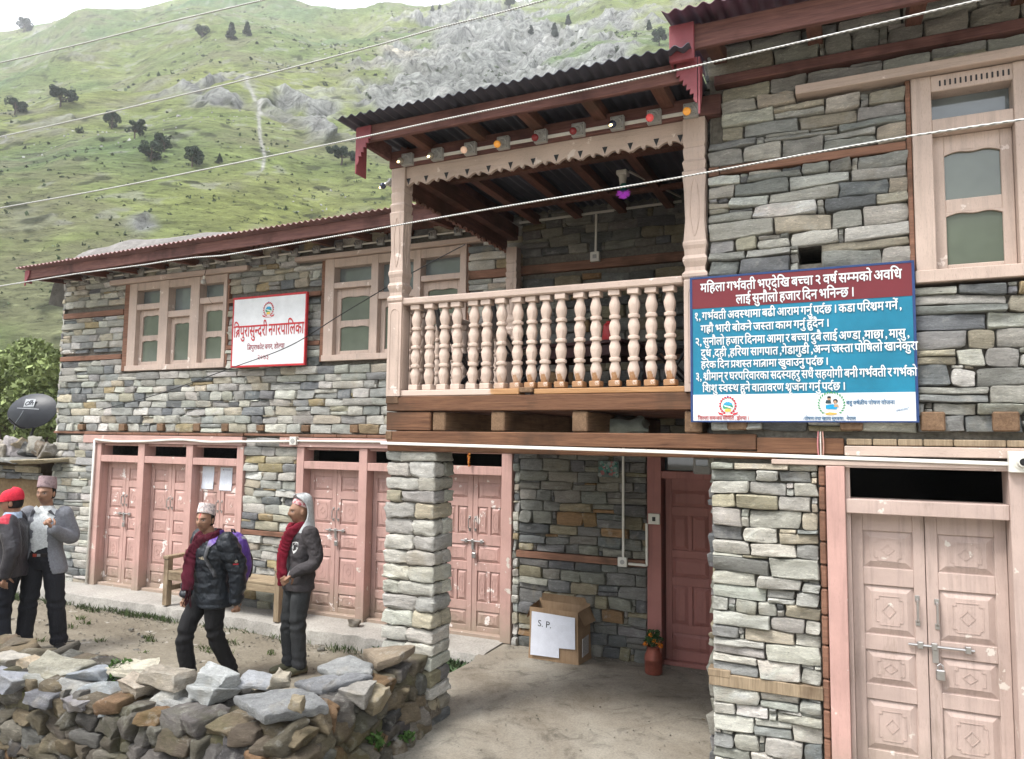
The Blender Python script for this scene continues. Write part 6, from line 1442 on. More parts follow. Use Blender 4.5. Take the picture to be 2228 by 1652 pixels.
# ------------------------------------------------------------ shed, dish and bush at the left end of the house
SH = thing('stone_shed', 'low mud-plastered shed with a flat slate-slab roof beyond the left end of the house', 'shed', (-13, .9, -.15))
M['mudwall'] = ground_mat('mud_plaster', [(.25, (.15, .10, .055)), (.5, (.20, .14, .08)), (.75, (.25, .18, .105))], .6, .02, 2.0, 25)
m = MB(); m.box(-18, -10.72, -.05, 2.6, -.3, 1.44, .03); m.build('mud_wall', M['mudwall'], SH)
m = MB()
for z0_, z1_, yo in ((1.40, 1.50, -.10), (1.50, 1.60, -.13)):
    stone_courses(m, (0, yo+.03, 0), (1, 0, 0), (0, -1, 0), -17, -10.70, z0_, z1_, [], pal=PALD, ln=(.2, .5), rough=1.5)
m.build('stone_course', M['stone'], SH, smooth=True)
m = MB(); rr = random.Random(12); x = -17.
while x < -10.9:
    l = rr.uniform(.5, 1.1); rock(m, (x+l/2, .25+rr.uniform(-.06, .06), 1.68+rr.uniform(-.02, .03)), (l/2, .60, .035), pick(PALD), r=.9, rough=.5, M3=rotm(rr.uniform(-.03, .06), rr.uniform(-.05, .05), 0), flat=.6); rock(m, (x+l*.8, 1.3, 1.70), (l/2, .7, .035), pick(PALD), r=.9, rough=.5); x += l*.8
m.build('slab_roof', M['stone'], SH, smooth=True)
m = MB(); m.box(-18, -10.9, .0, 2.7, 1.42, 1.66, .02); m.build('roof_earth', M['mudwall'], SH)
RS = [(12, 972, .17, (.42, .38, .32), 'pale rounded rock at the far left on the shed roof'), (45, 975, .20, (.50, .46, .46), 'biggest whitish rock on the shed roof'), (75, 985, .15, (.19, .19, .185), 'dark grey rock in the middle of the shed roof'), (48, 955, .12, (.40, .33, .24), 'tan rock behind the biggest whitish rock'), (75, 958, .09, (.44, .42, .37), 'upright pale stone in front of the dish foot'), (97, 975, .15, (.30, .25, .20), 'brown angular rock right of the upright stone'), (108, 972, .14, (.29, .27, .24), 'grey-brown rock against the house corner on the shed roof')]
for i, (x, y, s, col, lab) in enumerate(RS):
    p = onY(x, y+8, -.05+.06*(i % 3)); s *= .95
    lump('roof_rock', (p[0], p[1], 1.74+s*.55+(.12 if y < 960 else 0)), (s, s*.7, s*.62 if i != 4 else s*1.6), col, (.2*i, .3-.1*i if i != 4 else .05, i), lab, grp='rocks weighing down the shed roof')
DS = thing('satellite_dish', 'black satellite dish with a white square logo on the shed roof', 'satellite dish', tuple(onY(70, 940, .25)))
dc = onY(72, 895, .25); nrm = np.array([.30, -.90, .32]); nrm /= np.linalg.norm(nrm); rg = np.cross((0, 0, 1), -nrm); rg /= np.linalg.norm(rg); rg = rg if rg[0] > 0 else -rg; upd = np.cross(nrm, rg); upd = upd if upd[2] > 0 else -upd
m = MB(); V = []; n, k_ = 40, 8; a_, b_ = .41, .29
for side in (0, 1):
    for j in range(k_+1):
        for i in range(n): R = j/k_; V.append(dc+rg*a_*R*math.cos(TWO*i/n)+upd*b_*R*math.sin(TWO*i/n)+nrm*(.02-.09*(R*R-1)*-1*-1+(-.012 if side else 0)))
q = (k_+1)*n; F = [(j*n+i, j*n+(i+1) % n, (j+1)*n+(i+1) % n, (j+1)*n+i) for j in range(k_) for i in range(n)]; F += [tuple(q+t_ for t_ in f)[::-1] for f in F]; F += [(k_*n+i, k_*n+(i+1) % n, q+k_*n+(i+1) % n, q+k_*n+i) for i in range(n)]
m.add(V, F); m.build('reflector', plain('black_dish_paint', (.016, .018, .024), .45), DS, auto=50)
cl = dc+nrm*.115
m = MB(); c0 = cl+upd*.095; m.add([c0-rg*.085-upd*.055, c0+rg*.085-upd*.055, c0+rg*.085+upd*.065, c0-rg*.085+upd*.065], [(0, 1, 2, 3)]); c1 = cl-upd*.0; m.add([c1-rg*.185+upd*.012, c1+rg*.185-upd*.004, c1+rg*.185-upd*.012, c1-rg*.185+upd*.004], [(0, 1, 2, 3)]); m.add([c0-rg*.085-upd*.07, c0+rg*.085-upd*.07, c0+rg*.085-upd*.062, c0-rg*.085-upd*.062], [(0, 1, 2, 3)]); m.build('logo', plain('grey_white_print', (.42, .44, .46), .6), DS)
m = MB()
def st2(pts, w_=.016):
    v, f = stroke(pts, w_); m.add([c0+rg*p[0]+upd*p[1]+nrm*.003 for p in v], f)
ar = lambda cx, cy, rx, ry, a0, a1: [(cx+rx*math.cos(rad(a0+(a1-a0)*i/12))+.35*ry*math.sin(rad(a0+(a1-a0)*i/12)), cy+ry*math.sin(rad(a0+(a1-a0)*i/12))) for i in range(13)]
st2(ar(-.035, -.01, .028, .028, 30, 330)); st2([(-.012, -.035), (.015, .05)]); st2([(.012, -.035), (.042, .05)]); st2([(.026, .0), (.045, .015), (.058, .01), (.055, -.01), (.05, -.03), (.062, -.034)])
m.build('logo_letters', M['black_ink'], DS)
m = MB(); arm = dc-upd*.30+nrm*.03; m.tube(cat_pts([dc-nrm*.10-upd*.02, dc-nrm*.14-upd*.12, dc-upd*.22-nrm*.12, dc-upd*.34-nrm*.08+np.array([0, 0, -.12])], 14), .022, 8); m.tube(cat_pts([arm+nrm*.02, arm+nrm*.10-upd*.02, cl+upd*-.05+nrm*.30-rg*.0-upd*.22], 12), .012, 6); m.build('mast', M['dark'], DS)
m = MB(); m.tube([cl+nrm*.04-upd*.05-rg*.02, cl+nrm*.05-upd*.13-rg*.03, cl+nrm*.02-upd*.24-rg*.10, dc-upd*.30-rg*.22], .012, 6); m.build('feed_arm', plain('grey_arm', (.10, .11, .12), .5), DS)
m = MB(); m.tube([(-18, .1, 1.86), (-12.6, .1, 1.86)], .03, 8); m.tube([(-12.1, .1, 1.85), (-10.75, .1, 1.84)], .03, 8); tag(m.build('plastic_pipe', M['white']), 'white plastic pipe lying along the shed roof behind the rocks', 'pipe')
# leafy bush behind the shed
def big_bush(name, label, c, blobs, n, size, base, seed, cat):
    r = thing(name, label, cat, c); rr = np.random.default_rng(seed); m = MB()
    for b in blobs[::3]: m.tube(cat_pts([(c[0], c[1], c[2]), (c[0]+(b[0]-c[0])*.5, c[1]+(b[1]-c[1])*.5, b[2]*.55), b[:3]], 8), np.linspace(.06, .012, 8), 6)
    m.build('trunk', M['bark'], r); m = MB(); crown_mesh(m, blobs, n, size, base, rr, .9, .45); m.build('crown', M['leaf'], r)
rr = np.random.default_rng(21); bl = []
for k in range(46):
    x, y = rr.uniform(-40, 125), rr.uniform(745, 950)
    top = np.interp(x, [-40, 0, 40, 70, 100, 130], [770, 762, 745, 752, 762, 790])
    if y < top+22: y = top+22
    p = onY(x, y, rr.uniform(1.6, 3.6)); bl.append((*p, rr.uniform(.22, .42)))
c = onY(40, 960, 2.6); big_bush('leafy_bush', 'dense leafy green bush behind the shed and the black dish', (c[0], c[1], .0), bl, 15000, .072, (.20, .245, .095), 33, 'bush')
# grey canvas-like mound behind the left roof
m = MB(); xs = np.linspace(-1, 1, 60); V = []
for i, u in enumerate(xs):
    for j in range(12):
        v = j/11; x = -13.9+(u+1)*2.75; h = np.interp(u, [-1, -.96, -.86, -.4, .1, .6, 1], [.0, .85, 1.22, 1.28, 1.22, 1.16, 1.05]); V.append((x, 1.9+v*1.6, 4.55+h*math.sin(math.pi*min(1, .06+v*.94))**.45+.05*vnoise(np.array([[x*2, v*3, 0]]), 3)[0]))
m.add(V, [(i*12+j, (i+1)*12+j, (i+1)*12+j+1, i*12+j+1) for i in range(59) for j in range(11)])
tag(m.build('mud_roof_mound', ground_mat('weathered_grey_mud', [(.3, (.17, .16, .15)), (.7, (.29, .275, .26))], .8, .05, 1.6, 12), smooth=True), 'weathered grey rounded mound of a mud roof rising behind the left eave', 'mud roof')
# ------------------------------------------------------------ grass and weeds
def tuft_field(name, spots, base, seed, label=None, hgt=(.04, .10), leaf=False):
    rr = np.random.default_rng(seed); V = []; F = []; C = []
    for (x, y, z, rx, ry, n) in spots:
        for k in range(n):
            a = rr.uniform(0, TWO); q = rr.uniform(0, 1)**.6; p = np.array([x+rx*q*math.cos(a), y+ry*q*math.sin(a), z-.005]); h = rr.uniform(*hgt); d = rr.normal(size=2)*.45*h; w_ = rr.uniform(.003, .006) if not leaf else rr.uniform(.010, .022); an = rr.uniform(0, TWO); s = np.array([math.cos(an), math.sin(an), 0])*w_; b = len(V)
            t_ = p+np.array([d[0], d[1], h]); mid = p+np.array([d[0]*.4, d[1]*.4, h*.6]); V += [p-s*(.3 if leaf else 1), p+s*(.3 if leaf else 1), mid+s, t_, mid-s]; F.append((b, b+1, b+2, b+3, b+4)); c_ = np.array(base)*rr.uniform(.6, 1.4); C += [c_]*5
    m = MB(); m.add(V, F, np.clip(np.array(C), 0, .5)); o = m.build(name, M['leaf']); return tag(o, kind='stuff')
sp = []; rr = np.random.default_rng(9)
for k in range(70):
    x = rr.uniform(-10.6, -3.3); dens = 46 if x < -7.4 or x > -4.6 else 8
    sp.append((x, -.53+rr.uniform(-.09, .06), -.155, .14, .06, int(dens*rr.uniform(.5, 1.6))))
for k in range(16): sp.append((rr.uniform(-4.3, -3.35), rr.uniform(-.75, -.5), -.15, .12, .10, 70))
for k in range(26): y = rr.uniform(-1.6, -.40); sp.append((rr.uniform(-3.75, -3.36), y, -.15, .12, .10, 80))
tuft_field('grass', sp, (.070, .098, .038), 4, hgt=(.025, .085))
sp = [(rr.uniform(-4.5, -3.35), rr.uniform(-.72, -.40), -.15, .10, .08, 26) for k in range(20)]+[(rr.uniform(-3.6, -3.34), rr.uniform(-.9, -.4), -.15, .1, .08, 26) for k in range(10)]
tuft_field('weeds', sp, (.06, .10, .045), 5, hgt=(.03, .11), leaf=True)
sp = [(rr.uniform(-9.5, -4), rr.uniform(-3, -.8), -.155, .07, .05, 26) for k in range(26)]
p = onZ(445, 2600*.54395+5, -.155); sp += [(onZ(462, 1418, -.155)[0], onZ(462, 1418, -.155)[1], -.155, .28, .10, 160), (-6.1, -.9, -.155, .2, .08, 60)]
tuft_field('grass', sp, (.075, .11, .03), 6, hgt=(.02, .06))
def weed(x, y, z, n, label):
    rr = np.random.default_rng(int(abs(x*100))); m = MB(); crown_mesh(m, [(rr.normal()*.04, rr.normal()*.04, .04+rr.uniform(0, .10), .04) for k in range(7)], n, .022, (.06, .12, .028), rr); s = MB()
    for k in range(5): s.tube([(0, 0, -.02), (rr.normal()*.03, rr.normal()*.03, .12)], .003, 4)
    r = thing('weed', label, 'plant', (x, y, z)); s.build('stems', M['leaf'], r, world=False); m.build('leaves', M['leaf'], r, world=False)
p = onZ(860, 1632, -.04); weed(p[0], p[1], p[2], 200, 'bright green weed at the foot of the yard wall by the concrete'); p = onZ(815, 1640, .04); weed(p[0], p[1], p[2], 220, 'broad-leaved weed growing from the base of the yard wall'); p = onZ(262, 1472, .44); weed(p[0], p[1], p[2]-.05, 120, 'small green plant sprouting between the capping stones')
m = MB(); p = onZ(450, 1343, -.15); m.box(p[0]-.02, p[0]+.025, p[1]-.01, p[1]+.015, -.155, -.135, .003); tag(m.build('litter_scrap', plain('blue_wrapper', (.05, .16, .45), .4)), 'tiny blue wrapper lying on the earth yard', 'litter')
rr = np.random.default_rng(31); q = None
for k in range(60):
    x, y = rr.uniform(-9.5, -3.4), rr.uniform(-3.1, -.6); s = rr.uniform(.012, .035)
    if q is None or k % 6 == 0:
        mb = MB(); rock(mb, (0, 0, 0), (1, .8, .45), np.array((.34, .32, .28))*rr.uniform(.7, 1.2), .7, .4); q = o = mb.build('pebble', M['stone'], smooth=True)
    else: o = q.copy(); COL.objects.link(o)
    o.location = (x, y, -.15); o.scale = (s, s, s); o.rotation_euler = (0, 0, rr.uniform(0, 6)); tag(o, 'small pale pebble lying loose on the earth yard', 'pebble', 'pebbles on the earth yard')

for (x, y, lab) in [(1472, 1512, 'dry brown leaf lying alone in the middle of the porch floor'), (1660, 1569, 'curled dry leaf near the right stone pillar on the floor')]:
    p = onZ(x if x < 1500 else 1530, y, -.03); m = MB(); m.add([p+np.array(q) for q in ((-.03, 0, .006), (-.01, .012, .014), (.02, .010, .010), (.035, -.002, .018), (.01, -.012, .012))], [(0, 1, 2, 3, 4)]); tag(m.build('dry_leaf', plain('dry_leaf_brown', (.10, .07, .04), .8)), lab, 'leaf')
# ------------------------------------------------------------ people
from mathutils.bvhtree import BVHTree
def remesh(mb, voxel, smooth=6, fac=.5):
    me = bpy.data.meshes.new('tmp'); me.from_pydata(np.concatenate(mb.v).tolist(), [], mb.f)
    bm = bmesh.new(); bm.from_mesh(me); bmesh.ops.recalc_face_normals(bm, faces=bm.faces); bm.to_mesh(me); bm.free()
    o = bpy.data.objects.new('tmp', me); COL.objects.link(o)
    r = o.modifiers.new('r', 'REMESH'); r.mode = 'VOXEL'; r.voxel_size = voxel
    s = o.modifiers.new('s', 'SMOOTH'); s.factor = fac; s.iterations = smooth
    bpy.context.view_layer.update(); e = o.evaluated_get(bpy.context.evaluated_depsgraph_get()); m2 = e.to_mesh()
    n = len(m2.vertices); v = np.zeros(n*3); m2.vertices.foreach_get('co', v); nr = np.zeros(n*3); m2.vertices.foreach_get('normal', nr); f = [tuple(p.vertices) for p in m2.polygons]; e.to_mesh_clear()
    bpy.data.objects.remove(o); bpy.data.meshes.remove(me); return v.reshape(-1, 3), nr.reshape(-1, 3), f
def loft(mb, rings, n=24, p=2.3):
    """rings: (x, y, z, rx, ry[, tilt]) superellipse sections stacked upwards"""
    V = []
    for q in rings:
        x, y, z, rx, ry = q[:5]; tl = q[5] if len(q) > 5 else 0
        for k in range(n):
            a = TWO*k/n; c, s = math.cos(a), math.sin(a); px_ = rx*np.sign(c)*abs(c)**(2/p); py_ = ry*np.sign(s)*abs(s)**(2/p); V.append((x+px_, y+py_, z+tl*py_))
    m = len(rings); F = [(i*n+k, i*n+(k+1) % n, (i+1)*n+(k+1) % n, (i+1)*n+k) for i in range(m-1) for k in range(n)]+[tuple(range(n))[::-1], tuple(range((m-1)*n, m*n))]; mb.add(V, F)
def limb(mb, pts, rad_, n=14): 
    P = np.array(pts, float); R = np.array(rad_, float); k = 6*(len(P)-1)+1; t_ = np.linspace(0, len(P)-1, k)
    Q = cat_pts(P, k) if len(P) > 2 else np.stack([np.interp(t_, range(len(P)), P[:, i]) for i in range(3)], 1)
    Rk = np.interp(t_, range(len(P)), R); mb.tube(Q, Rk, n)
    for e, r in ((Q[0], Rk[0]), (Q[-1], Rk[-1])): mb.ball(e, r*.98, 12)
def head_mesh(mb, c, yaw, pitch=0.0):
    """skull, jaw, nose, brow, lips, ears; forward is -Y before the turn"""
    n, m = 36, 28; V = []
    for i in range(m+1):
        th = math.pi*i/m
        for k in range(n):
            a = TWO*k/n; d = np.array([math.sin(th)*math.sin(a), -math.sin(th)*math.cos(a), math.cos(th)])
            z = d[2]; w_ = .073*(1-.20*np.clip(-z, 0, 1)**1.3); dp = .094*(1-.06*np.clip(-z, 0, 1)); p = np.array([d[0]*w_, d[1]*dp, z*.115])
            if d[1] < 0:
                X, Z = p[0], p[2]; g = lambda x0, z0, sx, sz: math.exp(-((X-x0)/sx)**2-((Z-z0)/sz)**2); f_ = -d[1]
                off = .026*g(0, -.020, .013, .017)+.014*g(0, .005, .009, .022)+.008*g(0, .030, .045, .010)-.011*(g(.031, .008, .017, .011)+g(-.031, .008, .017, .011))+.006*(g(.043, -.018, .02, .018)+g(-.043, -.018, .02, .018))+.009*g(0, -.056, .024, .007)-.004*g(0, -.0585, .026, .003)+.010*g(0, -.092, .022, .016)-.006*g(0, -.076, .026, .006)
                p[1] -= off*min(1, f_*2)
            V.append(p)
    F = [(i*n+k, (i+1)*n+k, (i+1)*n+(k+1) % n, i*n+(k+1) % n) for i in range(m) for k in range(n)]
    Rm = rotm(pitch, 0, yaw); mb.add(np.array(V) @ Rm.T + c, F)
    for sx in (-1, 1):
        e = MB(); e.ball((0, 0, 0), 1, 10, sc=(.012, .020, .032)); mb.add((e.v[0] @ rotm(0, 0, sx*.3).T + np.array([sx*.074, .012, -.004])) @ Rm.T + c, e.f)
    return Rm
def hand(mb, w, d, nrm, side, curl, spread=.05, thumb=.5):
    """w wrist, d direction of the fingers, nrm palm normal, side = +1 thumb on the +cross side"""
    d = np.array(d, float); d /= np.linalg.norm(d); nrm = np.array(nrm, float); nrm -= d*(nrm@d); nrm /= np.linalg.norm(nrm); s = np.cross(d, nrm)*side; w = np.array(w, float)
    P = [w, w+d*.03, w+d*.06, w+d*.088]; mb.tube(P, [.026, .034, .040, .036], 12, ell=.42, ref=s)
    for e in (P[0], P[-1]): mb.ball(e, .016, 8)
    for i, L in enumerate((.070, .078, .072, .058)):
        o = (1.5-i)*.0205; p = w+d*.082+s*o; dr = d+s*(1.5-i)*spread; dr /= np.linalg.norm(dr); nn = nrm.copy(); pts = [p-dr*.02, p]; a = 0
        for j, l in enumerate((.45, .32, .25)):
            a = curl*(.75, 1.0, .8)[j]*(1+.12*(i-1.5)); dr2 = dr*math.cos(a)+nn*math.sin(a); nn = nn*math.cos(a)-dr*math.sin(a); dr = dr2; p = p+dr*L*l; pts.append(p)
        mb.tube(pts, [.0098, .0098, .0092, .0086, .0072], 8); mb.ball(pts[-1], .0073, 8)
    p = w+d*.022+s*.030; td = d*.62+s*.70+nrm*thumb; td /= np.linalg.norm(td); p2 = p+td*.034; td2 = td+nrm*curl*.5-s*.35*curl+d*.2; td2 /= np.linalg.norm(td2); p3 = p2+td2*.028; p4 = p3+(td2+nrm*curl*.3)*.022/np.linalg.norm(td2+nrm*curl*.3)
    mb.tube([p-td*.015, p, p2, p3, p4], [.014, .0135, .0115, .0105, .008], 8); mb.ball(p4, .008, 8)
def shoe(mb, ank, yaw, L=.265, w_=.045):
    V = []; R = rotm(0, 0, yaw); Q = [(-.075, .030, .055), (-.06, .040, .085), (-.01, .042, .10), (.05, .043, .075), (.10, .047, .058), (.15, .045, .05), (.185, .03, .035)]; n = 16
    for t_, hw, h in Q:
        for k in range(n):
            a = TWO*k/n; c, s = math.cos(a), math.sin(a); V.append((hw*np.sign(c)*abs(c)**.8, -t_, max(0.0, h*.5+h*.5*np.sign(s)*abs(s)**.8)))
    m = len(Q); F = [(i*n+k, i*n+(k+1) % n, (i+1)*n+(k+1) % n, (i+1)*n+k) for i in range(m-1) for k in range(n)]+[tuple(range(n))[::-1], tuple(range((m-1)*n, m*n))]
    mb.add(np.array(V) @ R.T + np.array([ank[0], ank[1], 0]), F)
SKIN = np.array((.30, .165, .105))
def cloth_mat(name, rough=.85, scale=60, stretch=(1, 1, 1), bump=.25, sheen=0, bdist=.004, wr=.5):
    t = NT(name); c = t.coord(stretch); n = t.noise(c, scale, 4); w_ = t.noise(t.coord((1, 1, .55)), 9, 4, .6, .8); k = t.mix(t.attr(), t.ramp(n, [(.3, .82), (.7, 1.18)]), 1.0, 'MULTIPLY')
    b = t.bump(w_, wr, .03); return t.set(k, rough, t.bump(n, bump, bdist, b), spec=.3)
M['cloth'] = cloth_mat('woven_cloth'); M['nylon'] = cloth_mat('shiny_nylon', .42, 30, bump=.1, wr=.8); M['denim'] = cloth_mat('dark_trousers_cloth', .85, 90, wr=.7); M['knit'] = cloth_mat('knitted_wool', .95, 120, bump=.8, bdist=.006); M['skin'] = vcol('skin', .5, 60, .15, .08, .35, .002); M['leather'] = cloth_mat('shoe_leather', .6)
# dhaka cap cloth: a small two-tone diamond weave
def dhaka(name, ca, cb, cc):
    t = NT(name); c = t.coord((1, 1, 1)); v = t.n('ShaderNodeTexVoronoi', distance='MANHATTAN'); v.inputs['Scale'].default_value = 62; t.l(c, v.inputs['Vector']); n = t.noise(c, 30, 2)
    k = t.ramp(v.outputs['Distance'], [(.30, ca), (.42, cb)]); k = t.mix(k, cc, t.ramp(n, [(.52, 0), (.6, .8)])); return t.set(k, .85, t.bump(n, .2, .003))
class Person:
    def __init__(s, label, loc, facing, head_turn, J, scale=1.0, head_pitch=0.0, lean=0.0):
        s.root = thing('person', label, 'person', loc, facing); s.J = J; s.ht = head_turn; s.hp = head_pitch; s.root.scale = (scale,)*3
        s.hc = np.array(J['head'], float)
    def body(s, hands, colour_fn=None, jshoe=False):
        J = s.J; mb = MB(); hc = s.hc
        s.Rm = head_mesh(mb, hc, s.ht, s.hp); nb = np.array(J['neck'])
        limb(mb, [nb-np.array([0, 0, .05]), nb+np.array([0, 0, .02]), hc+np.array([0, .015, -.05])], [.062, .055, .055])
        px_, py_, pz_ = J['pelvis']; loft(mb, [(px_, py_, pz_-.06, .13, .09), (px_, py_, pz_+.05, .145, .10), (px_*.6, py_*.6, pz_+.22, .13, .09), (nb[0]*.8, nb[1]*.8+.01, nb[2]-.22, .16, .10), (nb[0], nb[1]+.01, nb[2]-.06, .15, .075), (nb[0], nb[1]+.005, nb[2]+.0, .06, .05)], 20)
        for sd in 'lr':
            limb(mb, [J['sh'+sd], J['el'+sd], J['wr'+sd]], [.048, .038, .027]); limb(mb, [J['hip'+sd], J['kn'+sd], J['an'+sd]], [.075, .052, .036]); shoe(mb, J['an'+sd], J.get('foot'+sd, 0), w_=.03)
        for sd, h in hands.items(): hand(mb, J['wr'+sd], *h)
        v, nr, f = remesh(mb, .0065, 3); L = (v-hc) @ s.Rm   # head coordinates
        C = np.tile(SKIN, (len(v), 1)); C *= (1+.12*vnoise(v*22, 3)[:, None]); g = lambda x, z, sx, sz: np.exp(-((L[:, 0]-x)/sx)**4-((L[:, 2]-z)/sz)**4)*(L[:, 1] < -.03)*(np.abs(L[:, 2]) < .15)
        def pnt(w_, col):
            nonlocal C; C = C*(1-w_[:, None])+np.array(col)*w_[:, None]
        for sx in (-1, 1):
            pnt(.85*g(sx*.032, .024, .021, .006), (.02, .015, .012)); pnt(.55*g(sx*.031, .008, .018, .010), (.10, .05, .035)); pnt(.8*g(sx*.031, .0075, .011, .0055), (.35, .30, .27)); pnt(g(sx*.031, .0075, .0055, .0065), (.01, .008, .007)); pnt(.45*g(sx*.015, -.035, .006, .004), (.08, .03, .02))
        pnt(.6*g(0, -.0585, .024, .008), (.22, .075, .06)); pnt(.5*g(0, -.046, .03, .007), (.06, .04, .03)); pnt(.28*g(0, -.09, .05, .03), (.10, .06, .045))
        if colour_fn: C = colour_fn(C, L, v, pnt, g) if False else C
        if s.root.get('tika'): pass
        s.C = C; s.L = L; s.v = v; s.f = f; s.g = g
        return s
    def finish_body(s):
        m = MB(); m.add(s.v, s.f, np.clip(s.C, .003, .9)); s.bo = m.build('body', M['skin'], s.root, smooth=True, world=False)
    def cloth(s, name, mb, mat, col, voxel=.011, smooth=8, disp=None, cut=None, vary=.10):
        v, nr, f = remesh(mb, voxel, smooth)
        if disp is not None: v = v+nr*disp(v)[:, None]
        C = np.array(col)*np.ones((len(v), 1)) if not callable(col) else col(v)
        C = C*(1+vary*fbm(v*9, 3, 7)[:, None])
        if cut is not None:
            cv = np.array([v[list(q)].mean(0) for q in f]); keep = ~cut(cv); f = [q for q, k in zip(f, keep) if k]
        m = MB(); m.add(v, f, np.clip(C, .002, .9)); o = m.build(name, mat, s.root, smooth=True, world=False)
        if cut is not None:
            sm = o.modifiers.new('thickness', 'SOLIDIFY'); sm.thickness = .006; sm.offset = -1
        s.bvh = BVHTree.FromPolygons(v.tolist(), f); return o
    def decal(s, name, polys, c, right, up, nrm, parent, off=.003, mat=None):
        """flat marks laid onto the last garment: polys = [(points, colour)] in metres around c"""
        right, up, nrm = (np.array(q, float)/np.linalg.norm(q) for q in (right, up, nrm)); m = MB()
        for k, (pts, col) in enumerate(polys):
            V = []
            for x, y in pts:
                p = np.array(c)+right*x+up*y+nrm*.15; h = s.bvh.ray_cast(Vector(p), Vector(-nrm), .5); V.append((np.array(h[0]) if h[0] is not None else p-nrm*.15)+nrm*(off+.0006*k))
            m.add(V, [tuple(range(len(V)))], col)
        return m.build(name, mat or M['vcol'], parent, world=False)
    def trousers(s, col, rad_, mat='denim', waist=.0):
        J = s.J; mb = MB(); px_, py_, pz_ = J['pelvis']
        loft(mb, [(px_, py_, pz_-.10, .135, .10), (px_, py_, pz_-.02, .165, .118), (px_, py_, pz_+.08, .16, .115), (px_, py_, pz_+.14+waist, .15, .108)], 20)
        for sd in 'lr':
            hp, kn, an = (np.array(J[k+sd], float) for k in ('hip', 'kn', 'an')); limb(mb, [hp, kn, an+np.array([0, .005, -.005])], rad_)
            mb.tube([an+(kn-an)*.10, an+np.array([0, .0, -.035])], [rad_[2]*1.04, rad_[2]*1.10], 14)
        def dsp(v):
            kz = (J['knl'][2]+J['knr'][2])/2; return .006*vnoise(v*np.array([7, 7, 13]), 5)+.006*np.sin(v[:, 2]*62+3*vnoise(v*8, 2))*np.exp(-((v[:, 2]-kz)/.13)**2)+.005*np.sin(v[:, 2]*75+vnoise(v*9, 4)*3)*np.exp(-((v[:, 2]-.10)/.09)**2)
        return s.cloth('trousers', mb, M[mat], col, .011, 5, dsp)
    def shoes(s, col, sole):
        for sd in 'lr':
            mb = MB(); shoe(mb, s.J['an'+sd], s.J.get('foot'+sd, 0)); v, nr, f = remesh(mb, .008, 3); v = v+nr*.006; v[:, 2] = np.maximum(v[:, 2], 0); C = np.where(v[:, 2:3] < .026, np.array(sole), np.array(col))*(1+.25*vnoise(v*40, 2)[:, None])
            m = MB(); m.add(v, f, np.clip(C, .01, .9)); m.build('shoe', M['leather'], s.root, smooth=True, world=False)
    def topi(s, mat, tilt=(0, 0, 0), h=.105, r=(.080, .098)):
        m = MB(); V = []; n = 32; Q = [(1.0, .052), (1.03, .056), (1.02, .08), (.97, .055+h*.75), (.93, .055+h), (.80, .057+h), (.0, .053+h)]
        for q, z in Q:
            for k in range(n): a = TWO*k/n; V.append((r[0]*q*math.cos(a), r[1]*q*math.sin(a)+.006, z-.016*math.sin(a)*(1 if z < .08 else .45)))
        F = [(i*n+k, i*n+(k+1) % n, (i+1)*n+(k+1) % n, (i+1)*n+k) for i in range(len(Q)-1) for k in range(n)]; m.add((np.array(V) @ rotm(*tilt).T) @ s.Rm.T + s.hc, F); return m.build('cap', mat, s.root, world=False, auto=50)
    def hair(s, top=.115, col=(.012, .010, .009), front=-.02):
        mb = MB(); mb.ball((0, .012, .012), 1, 24, sc=(.079, .096, .110)); v = mb.v[0]; f = [q for q in mb.f if all((v[i][1] > front+.25*(v[i][2]-.06)*-1*.0 and v[i][2] > -.055) or v[i][2] > .075 for i in q)]
        m = MB(); m.add(v @ s.Rm.T + s.hc, f, col); o = m.build('hair', M['knit'], s.root, smooth=True, world=False); sm = o.modifiers.new('thickness', 'SOLIDIFY'); sm.thickness = .008; return o
def face_rz(loc, a):
    v = np.array([loc[0]-CAM[0], loc[1]-CAM[1]]); v /= np.linalg.norm(v); l = np.array([-v[1], v[0]]); f = math.cos(a)*l-math.sin(a)*v; return math.atan2(f[0], -f[1])
def stand(H=1.62):
    k = H/1.65
    J = dict(head=(0, -.012, 1.535), neck=(0, .01, 1.385), pelvis=(0, 0, .90), shl=(.185, .01, 1.345), shr=(-.185, .01, 1.345), ell=(.245, .04, 1.085), elr=(-.245, .04, 1.085), wrl=(.25, -.03, .845), wrr=(-.25, -.03, .845), hipl=(.088, 0, .87), hipr=(-.088, 0, .87), knl=(.10, -.015, .475), knr=(-.10, -.015, .475), anl=(.10, .02, .085), anr=(-.10, .02, .085))
    return J
